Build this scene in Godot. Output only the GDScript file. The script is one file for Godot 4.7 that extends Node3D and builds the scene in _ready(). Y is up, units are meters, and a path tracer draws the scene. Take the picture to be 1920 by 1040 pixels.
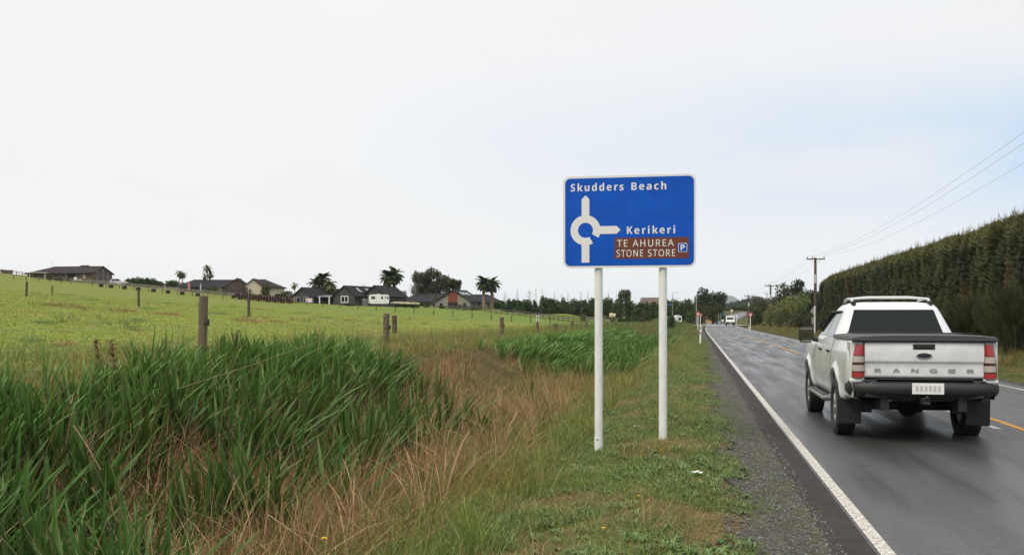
extends Node3D
# A country road with a direction sign, a paddock and a passing utility vehicle.
# World: the road runs along -Z, x is to the right of the camera, y is up, metres.

const YAW := 0.1843          # the camera looks this far to the left of the road's direction
const EYE := 1.55
const FOC := 1850.0          # focal length in pixels of the 1920 x 1040 photograph
const HOR := 597.0           # row of the horizon
const CENTRE := 4.22         # middle of the road

var rng := RandomNumberGenerator.new()
var nz := FastNoiseLite.new()
var nz2 := FastNoiseLite.new()
var taken := {}
var M := {}

# ---------------------------------------------------------------- mesh builder
class MB:
	var v := PackedVector3Array()
	var n := PackedVector3Array()
	var c := PackedColorArray()
	var uv := PackedVector2Array()
	var ix := PackedInt32Array()
	var col := Color(1, 1, 1)

	func vert(p: Vector3, nn: Vector3, t := Vector2.ZERO) -> int:
		v.append(p); n.append(nn); c.append(col); uv.append(t)
		return v.size() - 1

	# corners counter-clockwise as seen from outside
	func quad(a: Vector3, b: Vector3, d: Vector3, e: Vector3) -> void:
		var nn := (b - a).cross(e - a)
		if nn.length_squared() < 1e-14: nn = (d - b).cross(e - b)
		nn = nn.normalized()
		var i := vert(a, nn, Vector2(0, 0)); vert(b, nn, Vector2(1, 0)); vert(d, nn, Vector2(1, 1)); vert(e, nn, Vector2(0, 1))
		ix.append_array([i, i + 2, i + 1, i, i + 3, i + 2])

	func tri(a: Vector3, b: Vector3, d: Vector3) -> void:
		var nn := (b - a).cross(d - a).normalized()
		var i := vert(a, nn); vert(b, nn, Vector2(1, 0)); vert(d, nn, Vector2(0, 1))
		ix.append_array([i, i + 2, i + 1])

	func quad_out(a: Vector3, b: Vector3, d: Vector3, e: Vector3, mid: Vector3) -> void:
		var nn := (b - a).cross(d - a)
		if nn.dot((a + b + d + e) / 4.0 - mid) >= 0: quad(a, b, d, e)
		else: quad(e, d, b, a)

	func tri_out(a: Vector3, b: Vector3, d: Vector3, mid: Vector3) -> void:
		if (b - a).cross(d - a).dot((a + b + d) / 3.0 - mid) >= 0: tri(a, b, d)
		else: tri(d, b, a)

	func box(mid: Vector3, size: Vector3, bs := Basis(), bev := 0.0) -> void:
		var h := size * 0.5
		bev = minf(bev, minf(h.x, minf(h.y, h.z)) * 0.9)
		var P := func(sx: int, sy: int, sz: int, ax: int) -> Vector3:
			var q := Vector3(sx * (h.x - (bev if ax != 0 else 0.0)), sy * (h.y - (bev if ax != 1 else 0.0)), sz * (h.z - (bev if ax != 2 else 0.0)))
			return mid + bs * q
		for s in [-1, 1]:
			quad_out(P.call(s, -1, -1, 0), P.call(s, 1, -1, 0), P.call(s, 1, 1, 0), P.call(s, -1, 1, 0), mid)
			quad_out(P.call(-1, s, -1, 1), P.call(1, s, -1, 1), P.call(1, s, 1, 1), P.call(-1, s, 1, 1), mid)
			quad_out(P.call(-1, -1, s, 2), P.call(1, -1, s, 2), P.call(1, 1, s, 2), P.call(-1, 1, s, 2), mid)
		if bev <= 0.0: return
		for s in [-1, 1]:
			for t in [-1, 1]:
				quad_out(P.call(s, t, -1, 0), P.call(s, t, 1, 0), P.call(s, t, 1, 1), P.call(s, t, -1, 1), mid)
				quad_out(P.call(s, -1, t, 0), P.call(s, 1, t, 0), P.call(s, 1, t, 2), P.call(s, -1, t, 2), mid)
				quad_out(P.call(-1, s, t, 1), P.call(1, s, t, 1), P.call(1, s, t, 2), P.call(-1, s, t, 2), mid)
				for r in [-1, 1]:
					tri_out(P.call(s, t, r, 0), P.call(s, t, r, 1), P.call(s, t, r, 2), mid)

	# a smooth sheet through rows of points; closed joins the ends of each row
	func sheet(rows: Array, closed := false, flip := false) -> void:
		var w: int = rows[0].size()
		var base := v.size()
		var nr := rows.size()
		for r in nr:
			for k in w:
				vert(rows[r][k], Vector3.ZERO, Vector2(float(k) / maxf(1, w - 1), float(r) / maxf(1, nr - 1)))
		var lim := w if closed else w - 1
		for r in nr - 1:
			for k in lim:
				var a := base + r * w + k
				var b := base + r * w + (k + 1) % w
				var d := b + w
				var e := a + w
				var nn := (v[d] - v[a]).cross(v[e] - v[b])
				if flip: nn = -nn
				for q in [a, b, d, e]: n[q] += nn
				if flip: ix.append_array([a, b, d, a, d, e])
				else: ix.append_array([a, d, b, a, e, d])
		for q in range(base, v.size()): n[q] = n[q].normalized()

	func tube(pts: PackedVector3Array, rad: PackedFloat32Array, seg := 8, caps := true) -> void:
		var rows := []
		var side := Vector3.ZERO
		for i in pts.size():
			var dir := (pts[mini(i + 1, pts.size() - 1)] - pts[maxi(i - 1, 0)]).normalized()
			if side == Vector3.ZERO:
				side = dir.cross(Vector3.UP if absf(dir.y) < 0.9 else Vector3.RIGHT).normalized()
			side = (side - dir * side.dot(dir)).normalized()
			var up := side.cross(dir)
			var ring := PackedVector3Array()
			for k in seg:
				var a := TAU * k / seg
				ring.append(pts[i] + (side * cos(a) + up * sin(a)) * rad[i])
			rows.append(ring)
		sheet(rows, true, true)
		if caps:
			for e in [0, rows.size() - 1]:
				var mid := pts[e]
				var inner := pts[1] if e == 0 else pts[e - 1]
				for k in seg: tri_out(mid, rows[e][k], rows[e][(k + 1) % seg], inner)

	func cyl(a: Vector3, b: Vector3, r0: float, r1: float, seg := 12, caps := true) -> void:
		tube(PackedVector3Array([a, b]), PackedFloat32Array([r0, r1]), seg, caps)

	# lathe about an axis through o; prof = (distance along axis, radius)
	func lathe(o: Vector3, axis: Vector3, prof: Array, seg := 24) -> void:
		var side := axis.cross(Vector3.UP if absf(axis.y) < 0.9 else Vector3.RIGHT).normalized()
		var up := axis.cross(side)
		var rows := []
		for p in prof:
			var ring := PackedVector3Array()
			for k in seg:
				var a := TAU * k / seg
				ring.append(o + axis * p.x + (side * cos(a) + up * sin(a)) * p.y)
			rows.append(ring)
		sheet(rows, true, false)

	# polygon in the xy plane of xf (counter-clockwise seen from +z), extruded from z = 0 back to -depth
	func prism(poly: PackedVector2Array, xf: Transform3D, depth: float) -> void:
		if not Geometry2D.is_polygon_clockwise(poly): pass
		else: poly.reverse()
		var t := Geometry2D.triangulate_polygon(poly)
		for k in range(0, t.size(), 3):
			var a := poly[t[k]]; var b := poly[t[k + 1]]; var d := poly[t[k + 2]]
			if (b - a).cross(d - a) < 0:
				var q := b; b = d; d = q
			tri(xf * Vector3(a.x, a.y, 0), xf * Vector3(b.x, b.y, 0), xf * Vector3(d.x, d.y, 0))
			if depth > 0: tri(xf * Vector3(d.x, d.y, -depth), xf * Vector3(b.x, b.y, -depth), xf * Vector3(a.x, a.y, -depth))
		if depth > 0:
			for k in poly.size():
				var a := poly[k]; var b := poly[(k + 1) % poly.size()]
				quad(xf * Vector3(a.x, a.y, -depth), xf * Vector3(b.x, b.y, -depth), xf * Vector3(b.x, b.y, 0), xf * Vector3(a.x, a.y, 0))

	func done() -> ArrayMesh:
		var arr := []
		arr.resize(Mesh.ARRAY_MAX)
		arr[Mesh.ARRAY_VERTEX] = v; arr[Mesh.ARRAY_NORMAL] = n; arr[Mesh.ARRAY_COLOR] = c
		arr[Mesh.ARRAY_TEX_UV] = uv; arr[Mesh.ARRAY_INDEX] = ix
		var m := ArrayMesh.new()
		m.add_surface_from_arrays(Mesh.PRIMITIVE_TRIANGLES, arr)
		return m

# ---------------------------------------------------------------- naming
func numbered(called: String) -> String:
	var k: int = taken.get(called, -1) + 1
	taken[called] = k
	return called if k == 0 else "%s_%03d" % [called, k]

func tag(o: Node3D, label: String, category: String, group := "") -> Node3D:
	o.set_meta("label", label); o.set_meta("category", category)
	if group: o.set_meta("group", group)
	return o

func thing(called: String, label: String, category: String, at := Vector3.ZERO, turn := 0.0, group := "") -> Node3D:
	var o := Node3D.new()
	o.name = numbered(called)
	add_child(o)
	o.position = at; o.rotation.y = turn
	tag(o, label, category, group)
	return o

func put(called: String, mesh: Mesh, m: Material, parent: Node = null, kind := "") -> MeshInstance3D:
	var o := MeshInstance3D.new()
	o.mesh = mesh; o.material_override = m
	if parent == null:
		o.name = numbered(called)
		add_child(o)
	else:
		o.name = called
		parent.add_child(o, true)
	if kind: o.set_meta("kind", kind)
	return o

func obj(called: String, b: MB, m: Material, parent: Node = null, kind := "") -> MeshInstance3D:
	return put(called, b.done(), m, parent, kind)

func copy(src: Node3D, at: Vector3, turn: float, label: String, sc := 1.0) -> Node3D:
	var o: Node3D = src.duplicate()
	o.name = numbered(String(src.name).rstrip("_0123456789"))
	add_child(o)
	o.position = at; o.rotation.y = turn; o.scale = Vector3.ONE * sc
	o.set_meta("label", label)
	return o

func scatter(called: String, mesh: Mesh, m: Material, xf: Array, cols: Array, parent: Node = null, label := "", category := "") -> MultiMeshInstance3D:
	var mm := MultiMesh.new()
	mm.transform_format = MultiMesh.TRANSFORM_3D
	mm.use_colors = true
	mm.mesh = mesh
	mm.instance_count = xf.size()
	for i in xf.size():
		mm.set_instance_transform(i, xf[i])
		mm.set_instance_color(i, cols[i])
	var o := MultiMeshInstance3D.new()
	o.multimesh = mm; o.material_override = m
	o.set_meta("kind", "stuff")
	if parent == null:
		o.name = numbered(called)
		add_child(o)
		if label: tag(o, label, category)
	else:
		o.name = called
		parent.add_child(o, true)
	return o

func lin(r: float, g: float, b: float) -> Color:
	return Color(r, g, b).linear_to_srgb()

func mat(r: float, g: float, b: float, rough := 0.8, metal := 0.0, spec := 0.5) -> StandardMaterial3D:
	var m := StandardMaterial3D.new()
	m.albedo_color = lin(r, g, b)
	m.roughness = rough; m.metallic = metal; m.metallic_specular = spec
	return m

func leafy(rough := 0.6, back := 0.5, spec := 0.4) -> StandardMaterial3D:
	var m := StandardMaterial3D.new()
	m.vertex_color_use_as_albedo = true
	m.roughness = rough; m.metallic_specular = spec
	m.cull_mode = BaseMaterial3D.CULL_DISABLED
	if back > 0.0:
		m.backlight_enabled = true
		m.backlight = Color(back, back, back * 0.8)
	return m

# ---------------------------------------------------------------- the lie of the land
func ss(a: float, b: float, x: float) -> float:
	var t := clampf((x - a) / (b - a), 0.0, 1.0)
	return t * t * (3.0 - 2.0 * t)

func bend(s: float) -> float:     # how far the road has turned to the right
	return 1e-4 * pow(maxf(0, s - 100), 2) + 4e-4 * pow(maxf(0, minf(s, 520) - 260), 2) + maxf(0, s - 520) * 0.2

func climb(s: float) -> float:    # the road's own height
	return 4.6 * ss(238, 450, s) + 2.0 * ss(430, 700, s)

const PX := [-9.0, -7.0, -5.6, -4.4, -3.4, -2.2, -1.2, -0.4, 0.1, 0.6, 0.95, 7.4, 8.2, 9.2, 11.0, 14.0, 30.0, 400.0]
const PY := [0.7, 0.6, 0.05, -0.40, -0.45, -0.24, -0.075, 0.085, 0.06, 0.01, -0.006, -0.06, -0.07, -0.12, 0.1, 0.35, 0.6, 3.0]

func profile(x: float) -> float:
	if x <= PX[0]: return PY[0]
	for i in PX.size() - 1:
		if x < PX[i + 1]:
			var t: float = (x - PX[i]) / (PX[i + 1] - PX[i])
			return lerpf(PY[i], PY[i + 1], t * t * (3 - 2 * t) * 0.5 + t * 0.5)
	return PY[PY.size() - 1]

func land(X: float, s: float) -> float:
	var x := X - bend(s)
	var a := clampf(-x, 0.0, 300.0)
	var field := 0.068 * a + 0.4 * exp(-maxf(0, s) / 60.0) + 1.1 * ss(165, 196, a) + 0.03 * maxf(0, a - 200)
	field *= 1.0 - 0.85 * ss(262, 400, s + 0.25 * maxf(0, a - 150))
	field -= 1.35 * exp(-pow((a - 97) / 32.0, 2) - pow((s - 203) / 36.0, 2))
	field -= 0.7 * exp(-pow((s - 135) / 55.0, 2)) * ss(10, 24, a)
	field += 0.05 * nz.get_noise_2d(X * 0.6, s * 0.6) * ss(7, 12, a)
	field += 1.3 * exp(-pow((X + 24.5) / 4.5, 2) - pow((s - 188) / 4.0, 2)) + 0.9 * exp(-pow((X + 42.0) / 3.5, 2) - pow((s - 205) / 4.0, 2))
	var h := lerpf(profile(x), field, ss(5.0, 7.4, a))
	var off := minf(absf(x - CENTRE), 400.0)
	h += 1.35 * exp(-pow((X + 4.6) / 3.2, 2) - pow((s - 197) / 9.0, 2))
	h += climb(s) * (1.0 - 0.75 * ss(25, 120, off))
	if x > 0.9 and x < 7.4: h -= 0.03
	elif a < 8: h += 0.03 * nz2.get_noise_2d(X * 2.2, s * 2.2) * ss(0.8, 0.2, x)
	return h

func crown(x: float) -> float:
	return 0.07 * (1.0 - pow(clampf((x - CENTRE) / 3.2, -1, 1), 2))

func road_at(x: float, s: float) -> Vector3:      # x measured across the road, s along it
	return Vector3(x + bend(s), climb(s) + crown(x), -s)

# a place on the ground seen in the photograph's column px at depth d
func spot(px: float, d: float, lift := 0.0) -> Vector3:
	var u := (px - 960.0) / FOC * d
	var X := u * cos(YAW) - d * sin(YAW)
	var s := u * sin(YAW) + d * cos(YAW)
	return Vector3(X, land(X, s) + lift, -s)

func faces(p: Vector3, rel := 0.0) -> float:      # turn that makes +z look back at the viewer
	return atan2(-p.x, -p.z) + rel

func ground(X: float, s: float, lift := 0.0) -> Vector3:
	return Vector3(X, land(X, s) + lift, -s)

# ---------------------------------------------------------------- sky, light, textures
func sky_image() -> Image:
	var W := 1536
	var H := 768
	var im := Image.create_empty(W, H, false, Image.FORMAT_RGBF)
	var f := FastNoiseLite.new(); f.seed = 5; f.frequency = 1.0; f.fractal_octaves = 5; f.noise_type = FastNoiseLite.TYPE_SIMPLEX_SMOOTH
	for y in H:
		var el := (0.5 - (y + 0.5) / H) * PI
		var up := sin(el)
		for x in W:
			if up < -0.06:
				im.set_pixel(x, y, Color(0.16, 0.17, 0.12)); continue
			var az := (x + 0.5) / W * TAU
			var d := Vector3(sin(az) * cos(el), up, -cos(az) * cos(el))
			var q := d / (absf(up) + 0.22)
			var streak := f.get_noise_3d(q.x * 0.55, q.y * 2.2, q.z * 0.42)
			var fine := f.get_noise_3d(q.x * 1.9 + 7.0, q.y * 4.0, q.z * 1.2)
			# thin cloud everywhere, thinnest towards the right of the road
			var thin := ss(-0.35, 0.75, sin(az + 0.15)) * ss(0.03, 0.15, up) * (1.0 - 0.85 * ss(0.165, 0.27, up))
			var blue := clampf(thin * 0.85 + streak * 1.1 * thin + fine * 0.3 * thin, 0.0, 1.0)
			var low := Color(0.94, 0.945, 0.937)
			var high := Color(0.915, 0.917, 0.925)
			var c := low.lerp(high, ss(0.0, 0.28, up))
			c = c * (1.0 + 0.03 * streak + 0.02 * fine)
			c = c.lerp(Color(0.48, 0.69, 0.93), 0.90 * blue)
			c = c.lerp(Color(0.84, 0.92, 0.95), 0.5 * ss(0.09, 0.0, up) * ss(-0.15, 0.5, sin(az + 0.3)))
			c = c * (1.0 + 0.95 * ss(0.32, 0.95, up))
			im.set_pixel(x, y, c)
	return im

func noise_image(size: int, freq: float, oct: int, sd: int, kind := FastNoiseLite.TYPE_SIMPLEX_SMOOTH) -> Image:
	var f := FastNoiseLite.new()
	f.seed = sd; f.frequency = freq; f.fractal_octaves = oct; f.noise_type = kind
	return f.get_seamless_image(size, size)

# mixes noise pictures (0..1 each) into a colour picture
func blended(size: int, pics: Array, how: Callable) -> ImageTexture:
	var im := Image.create_empty(size, size, true, Image.FORMAT_RGBA8)
	var raw := []
	for p in pics: raw.append(p.get_data())
	var k := 0
	var out := PackedByteArray(); out.resize(size * size * 4)
	for i in size * size:
		var vals := []
		for r in raw: vals.append(r[i] / 255.0)
		var c: Color = how.call(vals)
		out[k] = clampi(int(c.r * 255), 0, 255); out[k + 1] = clampi(int(c.g * 255), 0, 255); out[k + 2] = clampi(int(c.b * 255), 0, 255); out[k + 3] = 255
		k += 4
	im = Image.create_from_data(size, size, false, Image.FORMAT_RGBA8, out)
	return ImageTexture.create_from_image(im)

func grey(v: float) -> Color:
	return Color(v, v, v)

func make_materials() -> void:
	# soil and turf: the mesh's own colours say where what grows, the pictures add grain
	var a := noise_image(512, 0.012, 5, 11)
	var b := noise_image(512, 0.09, 3, 12)
	var e := noise_image(512, 0.35, 2, 13)
	var turf := blended(512, [a, b, e], func(p):
		var k: float = 0.86 + 0.26 * (p[0] - 0.5) + 0.22 * (p[1] - 0.5) + 0.30 * (p[2] - 0.5)
		return Color(k * (1.0 + 0.10 * (p[0] - 0.5)), k, k * 0.92))
	var soil := blended(512, [b, e], func(p): return grey(0.88 + 0.4 * (p[0] - 0.5) + 0.45 * (p[1] - 0.5)))
	var m := StandardMaterial3D.new()
	m.vertex_color_use_as_albedo = true
	m.albedo_texture = turf
	m.roughness = 0.95; m.metallic_specular = 0.2
	m.detail_enabled = true; m.detail_albedo = soil; m.detail_blend_mode = BaseMaterial3D.BLEND_MODE_MUL; m.detail_uv_layer = BaseMaterial3D.DETAIL_UV_1
	m.uv1_scale = Vector3.ONE
	M.turf = m

	# chip seal, damp: tar between stones, smoother and darker where the wheels run
	var g1 := noise_image(1024, 0.30, 2, 21, FastNoiseLite.TYPE_CELLULAR)
	var g2 := noise_image(1024, 0.008, 4, 22)
	var g3 := noise_image(1024, 0.05, 3, 23)
	var seal := blended(1024, [g1, g2, g3], func(p):
		var stone: float = pow(1.0 - p[0], 1.6)
		var k: float = 0.205 + 0.085 * stone + 0.05 * (p[1] - 0.5) + 0.02 * (p[2] - 0.5)
		return Color(k * 1.02, k, k * 0.985))
	M.seal_pic = seal
	var fs := FastNoiseLite.new()
	fs.seed = 24; fs.frequency = 0.009; fs.fractal_octaves = 3
	var g4 := fs.get_seamless_image(1024, 256)
	g4.resize(1024, 1024, Image.INTERPOLATE_CUBIC)
	var wet := blended(1024, [g1, g4, g3], func(p):
		return grey(clampf(0.50 + 0.48 * (p[1] - 0.5) + 0.03 * (p[2] - 0.5) + 0.12 * (p[0] - 0.5), 0.26, 0.9)))
	var r := StandardMaterial3D.new()
	r.albedo_texture = seal
	r.vertex_color_use_as_albedo = true
	r.roughness_texture = wet; r.roughness = 0.90
	r.metallic_specular = 0.5
	r.heightmap_enabled = true; r.heightmap_texture = ImageTexture.create_from_image(g1); r.heightmap_scale = 0.05; r.heightmap_flip_texture = true
	M.seal = r
	var gv := StandardMaterial3D.new()
	gv.albedo_texture = blended(512, [noise_image(512, 0.22, 2, 31, FastNoiseLite.TYPE_CELLULAR), noise_image(512, 0.02, 4, 32)], func(p):
		var k: float = 0.125 + 0.20 * pow(1.0 - p[0], 1.6) + 0.20 * (p[1] - 0.5)
		return Color(k * 1.02, k * 0.98, k * 0.92))
	gv.vertex_color_use_as_albedo = true
	gv.roughness = 0.95
	M.gravel = gv
	# road paint, worn through to the stones
	var pa := noise_image(512, 0.16, 3, 41)
	var pw := blended(512, [pa, g1.duplicate() if false else noise_image(512, 0.03, 3, 42)], func(p):
		var k := clampf((p[0] - 0.36) * 7.0 + (p[1] - 0.4) * 3.0, 0.0, 1.0)
		return grey(lerpf(0.26, 0.80, k)))
	var wp := StandardMaterial3D.new()
	wp.albedo_texture = pw; wp.albedo_color = Color(0.98, 0.955, 0.90); wp.roughness = 0.7
	M.paint_white = wp
	var yp: StandardMaterial3D = wp.duplicate()
	yp.albedo_color = Color(1.0, 0.70, 0.16)
	M.paint_yellow = yp
	# wood
	var grain := blended(256, [noise_image(256, 0.05, 4, 51), noise_image(256, 0.25, 2, 52)], func(p):
		var k: float = 0.62 + 0.55 * (p[0] - 0.5) + 0.35 * (p[1] - 0.5)
		return Color(k, k * 0.97, k * 0.9))
	var wd := StandardMaterial3D.new()
	wd.albedo_texture = grain; wd.albedo_color = lin(0.34, 0.28, 0.21); wd.roughness = 0.9
	wd.uv1_scale = Vector3(3, 0.4, 1)
	M.post_wood = wd
	var w2: StandardMaterial3D = wd.duplicate(); w2.albedo_color = lin(0.23, 0.19, 0.15); M.pole_wood = w2
	var w3: StandardMaterial3D = wd.duplicate(); w3.albedo_color = lin(0.62, 0.59, 0.54); M.rail_wood = w3
	var w4: StandardMaterial3D = wd.duplicate(); w4.albedo_color = lin(0.24, 0.20, 0.18); M.dark_rail = w4
	M.wire = mat(0.32, 0.32, 0.32, 0.5, 0.6)
	M.line = mat(0.22, 0.22, 0.23, 0.6)
	M.cable = mat(0.10, 0.10, 0.11, 0.7)
	M.black = mat(0.012, 0.012, 0.013, 0.6)
	M.white = mat(0.74, 0.74, 0.72, 0.45)
	M.grey = mat(0.35, 0.36, 0.37, 0.5)
	M.steel = mat(0.45, 0.46, 0.47, 0.4, 0.7)
	M.glass_dark = mat(0.012, 0.014, 0.016, 0.06, 0.0, 0.6)
	M.red = mat(0.42, 0.015, 0.02, 0.45)
	M.leaf = leafy()
	M.leaf_far = leafy(0.75, 0.25, 0.3)
	M.blade = leafy(0.42, 0.5, 0.45)
	M.straw = leafy(0.8, 0.35, 0.25)
	M.bark = mat(0.14, 0.11, 0.085, 0.95)
	M.pale_bark = mat(0.30, 0.26, 0.22, 0.9)

# ---------------------------------------------------------------- ground, roads, hills
func ground_colour(X: float, s: float) -> Color:
	var x := X - bend(s)
	var a := -x
	var n1 := nz.get_noise_2d(X * 0.35, s * 0.35)
	var n2 := nz2.get_noise_2d(X * 1.3, s * 1.3)
	var n3 := nz2.get_noise_2d(X * 0.09 + 50, s * 0.09)
	var past := Color(0.285, 0.335, 0.074)
	past = past.lerp(Color(0.235, 0.300, 0.056), clampf(0.4 + 1.3 * n1, 0, 1) * 0.75)
	past = past.lerp(Color(0.33, 0.275, 0.10), clampf(n2 * 1.8 - 0.15 + n3 * 0.6, 0, 1) * 0.8)
	past = past.lerp(Color(0.215, 0.325, 0.058), ss(105, 150, s) * ss(75, 50, a) * 0.7)
	past = past.lerp(Color(0.27, 0.21, 0.075), ss(14, 8, a) * 0.5)
	var verge := Color(0.105, 0.150, 0.034).lerp(Color(0.215, 0.150, 0.085), clampf(0.25 + 1.9 * n2 + 0.8 * n1, 0, 1))
	var ditch := Color(0.10, 0.090, 0.040).lerp(Color(0.18, 0.14, 0.07), clampf(0.5 + n2, 0, 1))
	var stones := Color(0.13, 0.115, 0.095).lerp(Color(0.13, 0.13, 0.05), clampf(n2 * 2.2, 0, 1))
	var c := past
	if a < 9.0:
		c = ditch.lerp(past, ss(6.2, 8.6, a + n2))
		c = verge.lerp(c, ss(1.6, 3.0, a + 0.5 * n2))
		c = stones.lerp(c, ss(-0.62, -0.15, a + 0.3 * n2))
	if x > 7.3:
		c = stones.lerp(Color(0.20, 0.16, 0.07).lerp(Color(0.09, 0.13, 0.03), clampf(0.5 + 1.5 * n2, 0, 1)), ss(7.7, 8.4, x + 0.4 * n2))
	return c

func spaced(segs: Array) -> PackedFloat32Array:    # [from, to, step] runs, then growth to a far end
	var out := PackedFloat32Array()
	for g in segs:
		var p: float = g[0]
		while p < g[1] - 1e-4:
			out.append(p); p += g[2]
	return out

func growing(from: float, to: float, step: float, k: float) -> PackedFloat32Array:
	var out := PackedFloat32Array()
	var p := from
	while p < to:
		out.append(p); p += step; step *= k
	out.append(to)
	return out

func build_ground() -> void:
	var left := growing(13.0, 7000.0, 0.6, 1.075)
	left.reverse()
	var xs := PackedFloat32Array()
	for p in left: xs.append(-p)
	xs.append_array(spaced([[-12.5, -7.5, 0.35], [-7.5, 1.4, 0.14], [1.4, 7.0, 0.7], [7.0, 14.0, 0.3]]))
	xs.append_array(growing(14.0, 7000.0, 0.5, 1.1))
	var back := growing(4.0, 2500.0, 1.0, 1.3)
	back.reverse()
	var zs := PackedFloat32Array()
	for p in back: zs.append(-p)
	zs.append_array(spaced([[-3, 3, 0.8], [3, 22, 0.16], [22, 50, 0.35]]))
	zs.append_array(growing(50, 7500, 0.5, 1.028))
	var b := MB.new()
	var w := xs.size()
	for s in zs:
		for X in xs:
			b.v.append(Vector3(X, land(X, s), -s))
			b.c.append(ground_colour(X, s))
			b.uv.append(Vector2(X, s) / 2.3)
	b.n.resize(b.v.size())
	for r in zs.size():
		for k in w:
			var i := r * w + k
			var dx := b.v[r * w + mini(k + 1, w - 1)] - b.v[r * w + maxi(k - 1, 0)]
			var dz := b.v[mini(r + 1, zs.size() - 1) * w + k] - b.v[maxi(r - 1, 0) * w + k]
			b.n[i] = dx.cross(dz).normalized()
			if k < w - 1 and r < zs.size() - 1:
				b.ix.append_array([i, i + w, i + w + 1, i, i + w + 1, i + 1])
	tag(obj("ground", b, M.turf, null, "structure"), "green paddock and rough verge falling to a ditch beside the road", "ground")

func strip(x0: float, x1: float, s0: float, s1: float, lift: float, col := Color.WHITE, tile := 2.0, cols := 1, step := 2.0, wob := 0.0) -> MB:
	var b := MB.new()
	var rows := 0
	var s := s0
	var st := step if s0 > 20 else minf(step, 0.5)
	while true:
		for k in cols + 1:
			var x := lerpf(x0, x1, float(k) / cols)
			if wob > 0 and k == 0: x += wob * (nz2.get_noise_2d(s * 3.0, 7.0) + 0.5 * nz2.get_noise_2d(s * 11.0, 3.0))
			var p := road_at(x, s)
			b.v.append(p + Vector3(0, lift, 0))
			b.n.append(Vector3.UP)
			b.c.append(col); b.uv.append(Vector2(x, s) / tile)
		rows += 1
		if s >= s1: break
		if s > 40: st = step
		s = minf(s + st, s1)
	var w := cols + 1
	for r in rows - 1:
		for k in cols:
			var i := r * w + k
			b.ix.append_array([i, i + w, i + w + 1, i, i + w + 1, i + 1])
	return b

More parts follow.
